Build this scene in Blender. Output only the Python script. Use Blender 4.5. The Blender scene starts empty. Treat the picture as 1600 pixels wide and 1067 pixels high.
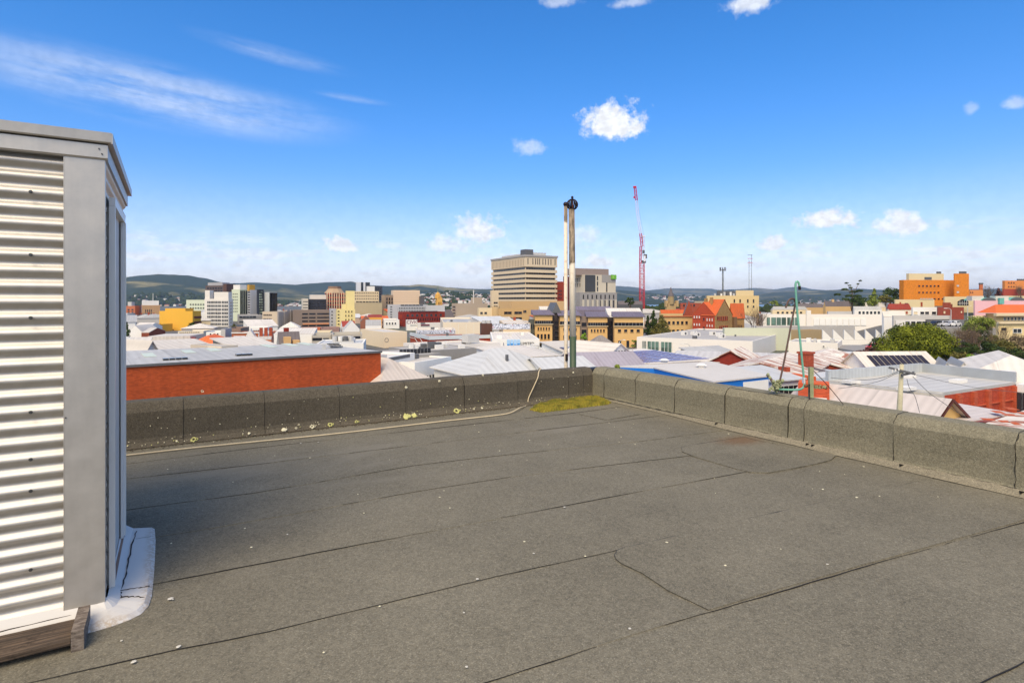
import bpy, math, random
from mathutils import Vector, Matrix, noise
R = random.Random(7)
rad = math.radians
SC = bpy.context.scene
COL = SC.collection
# ------------------------------------------------------------------ camera
F_PX, HOR, CAMZ = 896.0, 470.0, 1.6       # focal length in photo pixels, horizon row, eye height over the roof
cam_d = bpy.data.cameras.new('camera')
cam_d.sensor_width = 36.0
cam_d.lens = F_PX / 1600.0 * 36.0
cam_d.shift_y = -(533.5 - HOR) / 1600.0
cam_d.clip_start = 0.05
cam_d.clip_end = 60000.0
cam = bpy.data.objects.new('camera', cam_d)
COL.objects.link(cam)
cam.location = (0, 0, CAMZ)
cam.rotation_euler = (rad(90), 0, 0)
SC.camera = cam
# ------------------------------------------------------------------ light
SUN_EL = rad(50)
SUN_AZ = math.atan2(-0.24, -0.97)          # measured from +Y towards +X
S = Vector((math.sin(SUN_AZ) * math.cos(SUN_EL), math.cos(SUN_AZ) * math.cos(SUN_EL), math.sin(SUN_EL)))
sun_d = bpy.data.lights.new('sun', 'SUN')
sun_d.energy = 2.7
sun_d.angle = rad(42)          # sun through thin high cloud
sun_d.color = (1.0, 0.83, 0.60)
sun = bpy.data.objects.new('sun', sun_d)
COL.objects.link(sun)
sun.rotation_euler = S.to_track_quat('Z', 'Y').to_euler()
SC.view_settings.view_transform = 'Standard'
SC.view_settings.look = 'None'
SC.view_settings.exposure = 0.55
SC.view_settings.gamma = 1.0
SC.view_settings.use_curve_mapping = False
SC.render.engine = 'CYCLES'
SC.cycles.max_bounces = 6
SC.cycles.volume_bounces = 0
SC.cycles.transparent_max_bounces = 16

class NT:
    """small helper to write node graphs as expressions"""
    def __init__(s, tree):
        s.t = tree; s.n = tree.nodes; s.l = tree.links
    def put(s, sock, v):
        if isinstance(v, bpy.types.NodeSocket): s.l.new(v, sock)
        elif isinstance(v, (tuple, list)):
            sock.default_value = tuple(v) if len(v) == len(sock.default_value) else tuple(v) + (1.0,)
        else:
            sock.default_value = v
    def math(s, op, a, b=0.0, c=0.0, clamp=False):
        n = s.n.new('ShaderNodeMath'); n.operation = op; n.use_clamp = clamp
        s.put(n.inputs[0], a); s.put(n.inputs[1], b); s.put(n.inputs[2], c)
        return n.outputs[0]
    def add(s, a, b): return s.math('ADD', a, b)
    def sub(s, a, b): return s.math('SUBTRACT', a, b)
    def mul(s, a, b): return s.math('MULTIPLY', a, b)
    def mx(s, a, b): return s.math('MAXIMUM', a, b)
    def smooth(s, x, lo, hi, a=0.0, b=1.0):
        n = s.n.new('ShaderNodeMapRange'); n.interpolation_type = 'SMOOTHSTEP'
        s.put(n.inputs[0], x)
        for i, v in enumerate((lo, hi, a, b)): s.put(n.inputs[i + 1], v)
        return n.outputs[0]
    def lin(s, x, lo, hi, a=0.0, b=1.0):
        n = s.n.new('ShaderNodeMapRange'); s.put(n.inputs[0], x)
        for i, v in enumerate((lo, hi, a, b)): s.put(n.inputs[i + 1], v)
        return n.outputs[0]
    def sep(s, v):
        n = s.n.new('ShaderNodeSeparateXYZ'); s.put(n.inputs[0], v); return n.outputs
    def comb(s, x, y, z=0.0):
        n = s.n.new('ShaderNodeCombineXYZ')
        for i, v in enumerate((x, y, z)): s.put(n.inputs[i], v)
        return n.outputs[0]
    def noise(s, vec, scale, detail=3.0, rough=0.55, col=False, dist=0.0):
        n = s.n.new('ShaderNodeTexNoise'); s.put(n.inputs['Vector'], vec)
        n.inputs['Scale'].default_value = scale; n.inputs['Detail'].default_value = detail
        n.inputs['Roughness'].default_value = rough; n.inputs['Distortion'].default_value = dist
        return n.outputs[1 if col else 0]
    def mix(s, f, a, b, mode='MIX'):
        n = s.n.new('ShaderNodeMix'); n.data_type = 'RGBA'; n.blend_type = mode
        s.put(n.inputs[0], f); s.put(n.inputs[6], a); s.put(n.inputs[7], b)
        return n.outputs[2]

# ------------------------------------------------------------------ world: sky with clouds
W = bpy.data.worlds.new('World'); SC.world = W; W.use_nodes = True
t = NT(W.node_tree); t.n.clear()
sky = t.n.new('ShaderNodeTexSky'); sky.sky_type = 'NISHITA'; sky.sun_disc = False
sky.sun_elevation = SUN_EL
sky.sun_rotation = SUN_AZ
sky.altitude = 60; sky.air_density = 1.0; sky.dust_density = 0.4; sky.ozone_density = 2.2
tc = t.n.new('ShaderNodeTexCoord')
dx, dy, dz = t.sep(tc.outputs['Generated'])
az = t.math('ARCTAN2', dx, dy)                      # radians from +Y
el = t.math('ARCSINE', dz)
ae = t.comb(az, el, 0.0)
def azel(px, py):
    a = (px - 800) / F_PX; b = (HOR - py) / F_PX
    return math.atan(a), math.atan(b / math.sqrt(1 + a * a))
warp = t.noise(ae, 34.0, 5.0, 0.62)
warp2 = t.noise(ae, 90.0, 4.0, 0.6)
mask = None
def cumulus(px, py, wpx, hpx, dens=1.0, soft=0.9):
    """one cloud of the sky at a given bearing and elevation, with a noisy edge and a flatter foot"""
    global mask
    a, e = azel(px, py)
    k = 1.0 / F_PX / (1 + ((px - 800) / F_PX) ** 2)
    u = t.math('DIVIDE', t.sub(az, a), wpx * k * 0.5)
    v = t.math('DIVIDE', t.sub(el, e), hpx / F_PX * 0.5)
    vv = t.mx(v, t.mul(v, -1.45))
    d = t.math('SQRT', t.add(t.mul(u, u), t.mul(vv, vv)))
    d = t.add(d, t.mul(t.sub(warp, 0.5), -2.6))
    d = t.add(d, t.mul(t.sub(warp2, 0.5), -0.75))
    m = t.mul(t.smooth(d, 1.0 + soft * 0.35, 1.0 - soft * 0.65), dens)
    mask = m if mask is None else t.mx(mask, m)
for c in [(958, 194, 92, 60, 1.0, .8), (826, 232, 44, 26, .45, 1.2), (1298, 347, 96, 34, 1.0, .9), (1410, 353, 90, 38, .95, 1.0),
          (1476, 353, 34, 22, .5, 1.2), (1207, 381, 60, 26, .95, .9), (536, 386, 60, 28, .95, .9), (745, 362, 90, 54, .95, 1.1),
          (705, 385, 100, 40, .75, 1.3), (735, 421, 100, 28, .85, 1.2), (930, 411, 66, 26, .95, 1.1), (915, 370, 64, 40, .65, 1.3),
          (800, 385, 120, 26, .35, 1.5), (1175, 6, 74, 34, .8, 1.1), (985, 4, 60, 16, .45, 1.3), (872, 4, 56, 18, .45, 1.3),
          (1586, 162, 34, 16, .45, 1.2), (1517, 171, 20, 16, .3, 1.2), (240, 398, 44, 18, .5, 1.2), (960, 383, 90, 20, .4, 1.4),
          (1630, 420, 60, 20, .5, 1.3), (-500, 330, 200, 60, .8, .9), (2600, 300, 260, 80, .8, .9)]:
    cumulus(*c)
# faint broken bank low on the horizon, all the way round
bank = t.noise(t.comb(t.mul(az, 5.0), t.mul(el, 26.0), 3.0), 1.9, 6.0, 0.6)
bank = t.mul(t.smooth(bank, 0.42, 0.66), t.mul(t.smooth(el, 0.17, 0.03), 0.9))
veil = t.mul(t.smooth(el, 0.22, 0.0), 0.42)
# thin cirrus fans high on the left, running down to the right
def cirrus(px, py, lpx, wpx, ang, dens):
    global mask
    a, e = azel(px, py)
    k = 1.0 / F_PX
    du = t.sub(az, a); dv = t.sub(el, e)
    ca, sa = math.cos(ang), math.sin(ang)
    u = t.add(t.mul(du, ca), t.mul(dv, sa)); v = t.sub(t.mul(dv, ca), t.mul(du, sa))
    n = t.noise(t.comb(t.mul(u, 5.0), t.mul(v, 34.0), 9.0), 1.3, 6.0, 0.55)
    u = t.math('DIVIDE', u, lpx * k * .5); v = t.math('DIVIDE', v, wpx * k * .5)
    d = t.math('SQRT', t.add(t.mul(u, u), t.mul(v, v)))
    m = t.mul(t.smooth(d, 1.15, 0.1), t.mul(t.smooth(n, 0.28, 0.66), dens))
    mask = t.mx(mask, m)
cirrus(250, 150, 520, 84, rad(-3.5), .50)
cirrus(90, 128, 340, 40, rad(-1), .26)
cirrus(340, 180, 330, 42, rad(-3), .48)
cirrus(430, 86, 230, 26, rad(-6), .26)
cirrus(550, 154, 120, 12, rad(-4), .26)
cirrus(60, 330, 900, 100, rad(0), .10)
skc = t.n.new('ShaderNodeHueSaturation'); skc.inputs['Saturation'].default_value = 1.35
t.put(skc.inputs['Color'], sky.outputs[0])
# unseen broken cloud added round the sun, to brighten and neutralise the fill light
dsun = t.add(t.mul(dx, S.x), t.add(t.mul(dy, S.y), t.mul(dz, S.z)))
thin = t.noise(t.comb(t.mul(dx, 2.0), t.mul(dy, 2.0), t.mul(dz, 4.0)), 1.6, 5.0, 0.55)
fill_veil = t.mul(t.smooth(dsun, 0.25, 0.9), t.lin(thin, 0.25, 0.75, 0.45, 0.95))
m2 = t.mx(mask, t.mx(t.mx(bank, fill_veil), veil))
shade = t.smooth(t.noise(t.comb(az, t.mul(el, 1.3), 5.0), 60.0, 4.0), 0.36, 0.62, 0.82, 1.0)
cc = t.n.new('ShaderNodeVectorMath'); cc.operation = 'SCALE'
cc.inputs[0].default_value = (4.9, 5.05, 5.35); t.put(cc.inputs['Scale'], shade)
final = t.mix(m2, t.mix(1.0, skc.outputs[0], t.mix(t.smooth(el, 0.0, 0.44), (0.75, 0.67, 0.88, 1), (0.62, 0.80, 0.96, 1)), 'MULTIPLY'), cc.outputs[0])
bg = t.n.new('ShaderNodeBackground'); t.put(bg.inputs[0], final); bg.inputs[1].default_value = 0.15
wo = t.n.new('ShaderNodeOutputWorld'); t.l.new(bg.outputs[0], wo.inputs[0])

# ------------------------------------------------------------------ placing helpers
TH = math.atan2(896.0, 1500.0)                     # bearing of the street grid
D1 = Vector((math.cos(TH), math.sin(TH), 0)); D2 = Vector((-math.sin(TH), math.cos(TH), 0))
def P(px, py, Y):                                   # point of the photo at distance Y
    return Vector(((px - 800) / F_PX * Y, Y, CAMZ - (py - HOR) / F_PX * Y))
def FL(px, py, z=0.0):                              # point of the photo on a level plane
    Y = (CAMZ - z) * F_PX / (py - HOR)
    return Vector(((px - 800) / F_PX * Y, Y, z))
def sstep(a, b, x):
    x = min(1.0, max(0.0, (x - a) / (b - a))); return x * x * (3 - 2 * x)
def ground_z(x, y):
    z = -12.0 + 11.5 * sstep(90, 270, y) * sstep(0, 45, x - 0.56 * y + 10) * (1 - sstep(420, 800, y))
    r = math.hypot(x, y)
    return z - 12.0 * sstep(850, 1300, r)
def lin1(c):
    c /= 255.0
    return c / 12.92 if c <= 0.04045 else ((c + 0.055) / 1.055) ** 2.4
def C8(r, g, b, k=1.0):
    return (lin1(r) * k, lin1(g) * k, lin1(b) * k, 1.0)

# ------------------------------------------------------------------ materials
MATS = {}
def mat(name, rgb, rough=0.8, var=0.12, scale=1.0, kind='plain', metal=0.0, spec=0.4, k=0.95, p=None, p2=None):
    """rgb is an 8-bit paint colour; k brings it down to the surface's own reflectance"""
    if name in MATS: return MATS[name]
    m = bpy.data.materials.new(name); m.use_nodes = True; MATS[name] = m
    t = NT(m.node_tree); b = t.n['Principled BSDF']
    base = C8(*rgb, k)
    tc = t.n.new('ShaderNodeTexCoord'); o = tc.outputs['Object']
    x, y, z = t.sep(o)
    w = t.comb(t.add(x, y), z, t.sub(x, y))
    n1 = t.noise(o, 0.35 * scale, 4.0); n2 = t.noise(o, 4.0 * scale, 4.0)
    f = t.add(t.mul(t.sub(n1, 0.5), 2.2 * var), t.mul(t.sub(n2, 0.5), 1.4 * var))
    if kind in ('wall', 'brick'):                   # rain streaks that run down the wall
        st = t.noise(t.comb(t.mul(t.add(x, y), 3.0 * scale), t.mul(z, 0.25 * scale), 0.0), 1.0, 3.0)
        f = t.add(f, t.mul(t.sub(st, 0.5), 1.2 * var))
    col = t.mix(1.0, base, t.comb(t.add(f, 1.0), t.add(f, 1.0), t.add(f, 1.0)), 'MULTIPLY')
    if kind == 'brick':
        bt = t.n.new('ShaderNodeTexBrick'); t.put(bt.inputs['Vector'], w)
        bt.inputs['Color1'].default_value = (1.12, 1.08, 1.05, 1); bt.inputs['Color2'].default_value = (0.78, 0.74, 0.74, 1)
        bt.inputs['Mortar'].default_value = p2 or (0.9, 1.0, 1.1, 1)
        bt.inputs['Scale'].default_value = p or 4.0; bt.inputs['Mortar Size'].default_value = 0.018
        bt.inputs['Brick Width'].default_value = 0.95; bt.inputs['Row Height'].default_value = 0.34
        col = t.mix(1.0, col, bt.outputs[0], 'MULTIPLY')
    if kind in ('ribx', 'riby', 'ribz'):            # folded sheet: ribs along one axis, with sheet laps and rust
        axis = {'ribx': x, 'riby': y, 'ribz': z}[kind]
        s = t.math('SINE', t.mul(axis, 2 * math.pi / (p or 0.5)))
        lap = t.math('FRACT', t.mul(axis, 0.31))
        lapm = t.smooth(lap, 0.0, 0.06, 0.80, 1.0)
        sheet = t.noise(t.comb(t.math('FLOOR', t.mul(axis, 0.31)), 7.0, 0.0), 3.7, 0.0)
        rnd = t.n.new('ShaderNodeObjectInfo').outputs['Random']
        lapm = t.mul(lapm, t.lin(rnd, 0.0, 1.0, 0.84, 1.06))
        g = t.add(t.mul(s, 0.05), t.add(lapm, t.mul(t.sub(sheet, 0.5), 0.25)))
        col = t.mix(1.0, col, t.comb(g, g, g), 'MULTIPLY')
        oth = x if kind == 'riby' else y
        dn = t.noise(t.comb(t.mul(axis, 1.6), t.mul(oth, 0.22), 2.0), 1.0, 5.0, .62)
        col = t.mix(t.mul(t.smooth(dn, 0.52, 0.74), 0.5), col, t.mix(1.0, base, (0.62, 0.56, 0.50, 1), 'MULTIPLY'))
        if p2:
            rn = t.noise(t.comb(t.mul(axis, 1.3), t.mul(oth, 0.34), 4.0), 1.0, 4.0, 0.6)
            col = t.mix(t.mul(t.smooth(rn, 0.515, 0.565), 0.9), col, (0.33, 0.10, 0.045, 1))
    t.put(b.inputs['Base Color'], col)
    b.inputs['Roughness'].default_value = rough; b.inputs['Metallic'].default_value = metal
    b.inputs['Specular IOR Level'].default_value = spec
    return m
def mat_glass(name, rgb, rough=0.12, var=0.6, k=1.0, cell=1.3):
    if name in MATS: return MATS[name]
    m = bpy.data.materials.new(name); m.use_nodes = True; MATS[name] = m
    t = NT(m.node_tree); b = t.n['Principled BSDF']
    g = t.n.new('ShaderNodeNewGeometry')
    wn = t.n.new('ShaderNodeTexWhiteNoise'); wn.noise_dimensions = '3D'
    s = t.n.new('ShaderNodeVectorMath'); s.operation = 'SNAP'
    t.l.new(g.outputs['Position'], s.inputs[0]); s.inputs[1].default_value = (cell * 1.9, cell * 1.9, cell * 2.6)
    t.l.new(s.outputs[0], wn.inputs[0])
    v = t.lin(wn.outputs[0], 0, 1, 1 - var, 1 + var * 1.6)
    t.put(b.inputs['Base Color'], t.mix(1.0, C8(*rgb, k), t.comb(v, v, v), 'MULTIPLY'))
    b.inputs['Roughness'].default_value = rough; b.inputs['Specular IOR Level'].default_value = 0.7
    return m

# ------------------------------------------------------------------ meshes and objects
class G:
    def __init__(s): s.v = []; s.f = []; s.m = []
    def quad(s, a, b, c, d, mi=0):
        i = len(s.v); s.v += [tuple(a), tuple(b), tuple(c), tuple(d)]; s.f.append((i, i + 1, i + 2, i + 3)); s.m.append(mi)
    def tri(s, a, b, c, mi=0):
        i = len(s.v); s.v += [tuple(a), tuple(b), tuple(c)]; s.f.append((i, i + 1, i + 2)); s.m.append(mi)
    def box(s, x0, y0, z0, x1, y1, z1, mi=0, mtop=None):
        i = len(s.v)
        s.v += [(x0, y0, z0), (x1, y0, z0), (x1, y1, z0), (x0, y1, z0), (x0, y0, z1), (x1, y0, z1), (x1, y1, z1), (x0, y1, z1)]
        for k, f in enumerate(((0, 3, 2, 1), (4, 5, 6, 7), (0, 1, 5, 4), (1, 2, 6, 5), (2, 3, 7, 6), (3, 0, 4, 7))):
            s.f.append(tuple(i + j for j in f)); s.m.append(mtop if (k == 1 and mtop is not None) else mi)
        return s
    def obox(s, c, h, rot, mi=0):                   # box of half sizes h, turned by a matrix, about c
        i = len(s.v)
        for z in (-1, 1):
            for x, y in ((-1, -1), (1, -1), (1, 1), (-1, 1)):
                s.v.append(tuple(Vector(c) + rot @ Vector((x * h[0], y * h[1], z * h[2]))))
        for f in ((0, 3, 2, 1), (4, 5, 6, 7), (0, 1, 5, 4), (1, 2, 6, 5), (2, 3, 7, 6), (3, 0, 4, 7)):
            s.f.append(tuple(i + j for j in f)); s.m.append(mi)
    def prism(s, poly, z0, z1, mi=0, mtop=None):    # poly counter-clockwise seen from above; z may be per-vertex lists
        n = len(poly); i = len(s.v)
        za = z0 if isinstance(z0, (list, tuple)) else [z0] * n
        zb = z1 if isinstance(z1, (list, tuple)) else [z1] * n
        s.v += [(p[0], p[1], za[k]) for k, p in enumerate(poly)] + [(p[0], p[1], zb[k]) for k, p in enumerate(poly)]
        s.f.append(tuple(i + k for k in reversed(range(n)))); s.m.append(mi)
        s.f.append(tuple(i + n + k for k in range(n))); s.m.append(mi if mtop is None else mtop)
        for k in range(n):
            j = (k + 1) % n
            s.f.append((i + k, i + j, i + n + j, i + n + k)); s.m.append(mi)
        return s
    def extr_x(s, prof, x0, x1, mi=0):              # profile in (y,z), swept along x
        n = len(prof); i = len(s.v)
        s.v += [(x0, a, b) for a, b in prof] + [(x1, a, b) for a, b in prof]
        s.f.append(tuple(i + k for k in range(n))); s.m.append(mi)
        s.f.append(tuple(i + n + k for k in reversed(range(n)))); s.m.append(mi)
        for k in range(n):
            j = (k + 1) % n
            s.f.append((i + j, i + k, i + n + k, i + n + j)); s.m.append(mi)
        return s
    def tube(s, pts, r, n=8, mi=0, caps=True):
        pts = [Vector(p) for p in pts]; rr = r if isinstance(r, (list, tuple)) else [r] * len(pts)
        i0 = len(s.v); prev = None
        for k, p in enumerate(pts):
            d = (pts[min(k + 1, len(pts) - 1)] - pts[max(k - 1, 0)]).normalized()
            if prev is None:
                a = d.orthogonal().normalized()
            else:
                a = (prev - d * prev.dot(d)).normalized()
            prev = a; b = d.cross(a)
            for q in range(n):
                w = 2 * math.pi * q / n
                s.v.append(tuple(p + (a * math.cos(w) + b * math.sin(w)) * rr[k]))
        for k in range(len(pts) - 1):
            for q in range(n):
                j = (q + 1) % n
                s.f.append((i0 + k * n + q, i0 + k * n + j, i0 + (k + 1) * n + j, i0 + (k + 1) * n + q)); s.m.append(mi)
        if caps:
            s.f.append(tuple(i0 + q for q in reversed(range(n)))); s.m.append(mi)
            e = i0 + (len(pts) - 1) * n
            s.f.append(tuple(e + q for q in range(n))); s.m.append(mi)
        return s
    def ball(s, c, r, nu=8, nv=6, mi=0, sz=1.0):
        i0 = len(s.v); c = Vector(c)
        for a in range(nv + 1):
            ph = math.pi * a / nv
            for q in range(nu):
                w = 2 * math.pi * q / nu
                s.v.append((c.x + r * math.sin(ph) * math.cos(w), c.y + r * math.sin(ph) * math.sin(w), c.z + sz * r * math.cos(ph)))
        for a in range(nv):
            for q in range(nu):
                j = (q + 1) % nu
                s.f.append((i0 + a * nu + q, i0 + (a + 1) * nu + q, i0 + (a + 1) * nu + j, i0 + a * nu + j)); s.m.append(mi)
        return s
    def mesh(s, name, mats, smooth=False):
        me = bpy.data.meshes.new(name); me.from_pydata(s.v, [], s.f)
        for m in (mats if isinstance(mats, (list, tuple)) else [mats]): me.materials.append(m)
        if any(s.m): me.polygons.foreach_set('material_index', s.m)
        if smooth: me.polygons.foreach_set('use_smooth', [True] * len(s.f))
        me.update()
        return me
    def build(s, name, mats, parent=None, smooth=False, loc=None, rz=0.0):
        return link(name, s.mesh(name, mats, smooth), parent, loc, rz)
def link(name, me, parent=None, loc=None, rz=0.0, rot=None):
    o = bpy.data.objects.new(name, me); COL.objects.link(o)
    if parent: o.parent = parent
    if loc is not None: o.location = loc
    o.rotation_euler = rot if rot is not None else (0, 0, rz)
    return o
def tag(o, label=None, cat=None, group=None, kind=None):
    if label: o['label'] = label
    if cat: o['category'] = cat
    if group: o['group'] = group
    if kind: o['kind'] = kind
    return o
def thing(name, label, cat, loc, rz=0.0, group=None):
    o = bpy.data.objects.new(name, None); COL.objects.link(o)
    o.location = loc; o.rotation_euler = (0, 0, rz); o.empty_display_size = 0.3
    return tag(o, label, cat, group)
# ================================================================== terrain, water, hills
def land_material():
    m = bpy.data.materials.new('town_ground'); m.use_nodes = True
    t = NT(m.node_tree); b = t.n['Principled BSDF']
    o = t.n.new('ShaderNodeNewGeometry').outputs['Position']
    n = t.noise(o, 0.02, 4.0); n2 = t.noise(o, 0.4, 3.0)
    c = t.mix(t.smooth(n, 0.45, 0.6), (0.10, 0.10, 0.095, 1), (0.07, 0.085, 0.045, 1))
    c = t.mix(t.mul(n2, 0.5), c, (0.17, 0.16, 0.15, 1))
    t.put(b.inputs['Base Color'], c); b.inputs['Roughness'].default_value = 0.9
    return m
g = G()
rings = [0.5, 12, 25, 40, 55, 70, 85, 100, 115, 130, 150, 170, 190, 215, 240, 270, 300, 340, 390, 450, 520, 600, 700, 800, 850, 900, 950, 1000, 1050, 1100, 1150, 1200, 1250, 1300, 1600, 2500, 5000, 9000, 12500]
NS = 144
for r in rings:
    for k in range(NS):
        a = 2 * math.pi * k / NS; x, y = r * math.sin(a), r * math.cos(a)
        g.v.append((x, y, ground_z(x, y)))
for i in range(len(rings) - 1):
    for k in range(NS):
        j = (k + 1) % NS
        g.f.append((i * NS + j, i * NS + k, (i + 1) * NS + k, (i + 1) * NS + j)); g.m.append(0)
g.f.append(tuple(range(NS))); g.m.append(0)
tag(g.build('ground', land_material(), smooth=True), kind='structure')
# water of the river
wm = bpy.data.materials.new('river_water'); wm.use_nodes = True
t = NT(wm.node_tree); b = t.n['Principled BSDF']
b.inputs['Base Color'].default_value = (0.045, 0.10, 0.13, 1); b.inputs['Roughness'].default_value = 0.25
bp = t.n.new('ShaderNodeBump'); bp.inputs['Strength'].default_value = 0.5; bp.inputs['Distance'].default_value = 0.6
t.put(bp.inputs['Height'], t.noise(t.n.new('ShaderNodeNewGeometry').outputs['Position'], 0.25, 3.0))
t.l.new(bp.outputs[0], b.inputs['Normal'])
g = G()
for i in range(14):
    for j in range(8):
        x0 = 260 + i * 700; y0 = 1150 + j * 600
        g.quad((x0, y0, -22), (x0 + 700, y0, -22), (x0 + 700, y0 + 600, -22), (x0, y0 + 600, -22))
tag(g.build('river', wm), kind='structure')

def hill_material(name, dark, light, amount, s=1.0):
    m = bpy.data.materials.new(name); m.use_nodes = True
    t = NT(m.node_tree); b = t.n['Principled BSDF']
    o = t.n.new('ShaderNodeNewGeometry').outputs['Position']
    n = t.noise(o, 0.0016 * s, 5.0, 0.6); n2 = t.noise(o, 0.012 * s, 5.0, 0.7); n3 = t.noise(o, 0.05 * s, 2.0, 0.7)
    c = t.mix(t.mul(t.smooth(n, 0.50, 0.66), amount), dark, light)
    f = t.add(0.45, t.add(t.mul(n2, 0.7), t.mul(n3, 0.5)))
    c = t.mix(1.0, c, t.comb(f, f, f), 'MULTIPLY')
    t.put(b.inputs['Base Color'], c); b.inputs['Roughness'].default_value = 1.0; b.inputs['Specular IOR Level'].default_value = 0.0
    return m
def prof(pts, px):
    if px <= pts[0][0]: return pts[0][1]
    for (a, b), (c, d) in zip(pts, pts[1:]):
        if px <= c:
            w = (px - a) / (c - a); w = w * w * (3 - 2 * w) * 0.6 + w * 0.4; return b + (d - b) * w
    return pts[-1][1]
HILLS = []
def hill(name, crest, Y0, Y1, foot, px0, px1, m, seed, bumpy=1.0, power=1.15, nx=260, ny=26):
    """a range of hills: a height field from its foot at Y0 up to the crest line at Y1 and down behind"""
    g = G(); rows = [i / (ny - 1) for i in range(ny)] + [1.06, 1.13]
    def zat(px, w):
        Y = Y0 + (Y1 - Y0) * w
        zc = CAMZ + (HOR - prof(crest, px)) / F_PX * Y1
        X = (px - 800) / F_PX * Y
        q = min(w, 1.0)
        base = foot + (zc - foot) * (q ** power if w <= 1 else 1) * (1 if w <= 1 else max(0, 1 - (w - 1) * 1.6))
        n = noise.fractal(Vector((X * 0.0011 + seed, Y * 0.0011, seed)), 0.9, 2.1, 5)
        ridge = abs(noise.noise(Vector((X * 0.0021 + seed, Y * 0.0005, 3))))
        amp = (zc - foot) * 0.30 * bumpy * math.sin(math.pi * min(1, q)) if q < 1 else 0
        z = base + amp * (n * 0.6 - ridge * 1.2)
        z += noise.noise(Vector((X * 0.012, Y * 0.012, seed))) * 3.0 * bumpy * (q > 0.3)
        return X, Y, z
    n = 0
    for w in rows:
        for k in range(nx):
            g.v.append(zat(px0 + (px1 - px0) * k / (nx - 1), w))
    for i in range(len(rows) - 1):
        for k in range(nx - 1):
            a = i * nx + k; g.f.append((a, a + 1, a + nx + 1, a + nx)); g.m.append(0)
    o = g.build(name, m, smooth=True); tag(o, kind='structure')
    HILLS.append((zat, Y0, Y1))
    return o, zat
fm = hill_material('forest_hill', (0.030, 0.046, 0.026, 1), (0.30, 0.25, 0.11, 1), 0.85)
fm2 = hill_material('far_hill', (0.055, 0.07, 0.04, 1), (0.20, 0.18, 0.11, 1), 0.9)
fm3 = hill_material('suburb_hill', (0.05, 0.065, 0.04, 1), (0.12, 0.11, 0.08, 1), 0.5, 2.0)
near_l = [(-700, 452), (-200, 446), (60, 440), (195, 433), (215, 431), (250, 428.5), (290, 430), (320, 435), (345, 441), (372, 448), (420, 459), (520, 468)]
o, z1 = hill('hill', near_l, 2600, 4800, -24, -700, 560, fm, 1.0, 1.0)
mid_l = [(250, 452), (330, 444), (400, 441.5), (430, 443), (460, 445), (480, 443), (520, 441), (550, 440), (575, 446), (610, 447), (640, 446), (655, 444.5), (680, 446), (700, 449), (730, 451), (765, 452), (800, 452), (880, 454), (960, 453), (1000, 456), (1060, 462), (1120, 466), (1200, 469)]
o, z2 = hill('hill', mid_l, 3300, 6200, -24, 230, 1240, fm, 5.0, 1.0)
near_r = [(1040, 472), (1100, 468), (1150, 464), (1185, 460), (1210, 456.5), (1240, 455), (1290, 453.5), (1340, 451), (1375, 453), (1420, 455), (1500, 452), (1700, 448), (2200, 440), (2800, 446)]
o, z3 = hill('hill', near_r, 4300, 6800, -24, 1040, 2300, fm, 9.0, 0.8)
far_r = [(500, 456), (900, 450), (963, 447), (985, 448), (1000, 450), (1010, 454), (1025, 452.5), (1045, 450.5), (1075, 451), (1110, 451), (1122, 453), (1150, 452), (1180, 450), (1210, 452), (1235, 449), (1250, 448), (1270, 452), (1300, 454), (1500, 456), (2000, 452)]
o, z4 = hill('hill', far_r, 7500, 10500, -24, 500, 1700, fm2, 13.0, 0.8)
sub_c = [(520, 478), (560, 468), (600, 463), (660, 459), (700, 457), (760, 460), (820, 463), (900, 468), (960, 474), (1000, 479)]
o, z5 = hill('suburb_hill', sub_c, 1500, 2900, -24, 500, 1010, fm3, 17.0, 0.5, 0.9)

# houses of the far suburbs: nobody could count them
def far_houses(zat, n, pxa, pxb, wa, wb, size, seed, Y0, Y1, label, cluster=0.45):
    r = random.Random(seed); g = G(); k = 0; tries = 0
    while k < n and tries < n * 12:
        tries += 1
        px = r.uniform(pxa, pxb); w = r.uniform(wa, wb) ** 1.1 if wa == 0 else r.uniform(wa, wb)
        X, Y, z = zat(px, w)
        if noise.noise(Vector((X * 0.004, Y * 0.004, seed))) < cluster - 0.5 - 0.25: continue
        s = size * r.uniform(0.6, 1.5); h = r.uniform(4, 7) * (size / 14) * 0.8
        rot = Matrix.Rotation(r.uniform(0, 3.14), 3, 'Z')
        q = [rot @ Vector((a * s * .5, b * s * .32, 0)) + Vector((X, Y, z - 2)) for a, b in ((-1, -1), (1, -1), (1, 1), (-1, 1))]
        up = Vector((0, 0, h + 2)); wi = r.choice((0, 0, 1, 2)); ri = r.choice((3, 3, 4, 5, 0))
        top = [p + up for p in q]
        for a in range(4):
            b = (a + 1) % 4; g.quad(q[a], q[b], top[b], top[a], wi)
        ra = (top[0] + top[3]) / 2 + Vector((0, 0, h * .5)); rb = (top[1] + top[2]) / 2 + Vector((0, 0, h * .5))
        g.quad(top[0], top[1], rb, ra, ri); g.quad(top[2], top[3], ra, rb, ri)
        g.tri(top[3], top[0], ra, wi); g.tri(top[1], top[2], rb, wi)
        k += 1
    ms = [mat('far_wall_white', (225, 220, 210)), mat('far_wall_tan', (190, 165, 140)), mat('far_wall_brick', (150, 95, 75)),
          mat('far_roof_grey', (150, 150, 150)), mat('far_roof_brown', (115, 75, 65)), mat('far_roof_red', (150, 80, 60))]
    o = g.build('suburb_houses', ms); tag(o, label, 'houses', kind='stuff')
far_houses(z1, 420, 120, 470, 0.0, 0.24, 16, 3, 0, 0, 'scattered houses along the foot of the big forested hill')
far_houses(z2, 500, 330, 980, 0.0, 0.16, 16, 4, 0, 0, 'houses at the foot of the long forested ridge')
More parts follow.
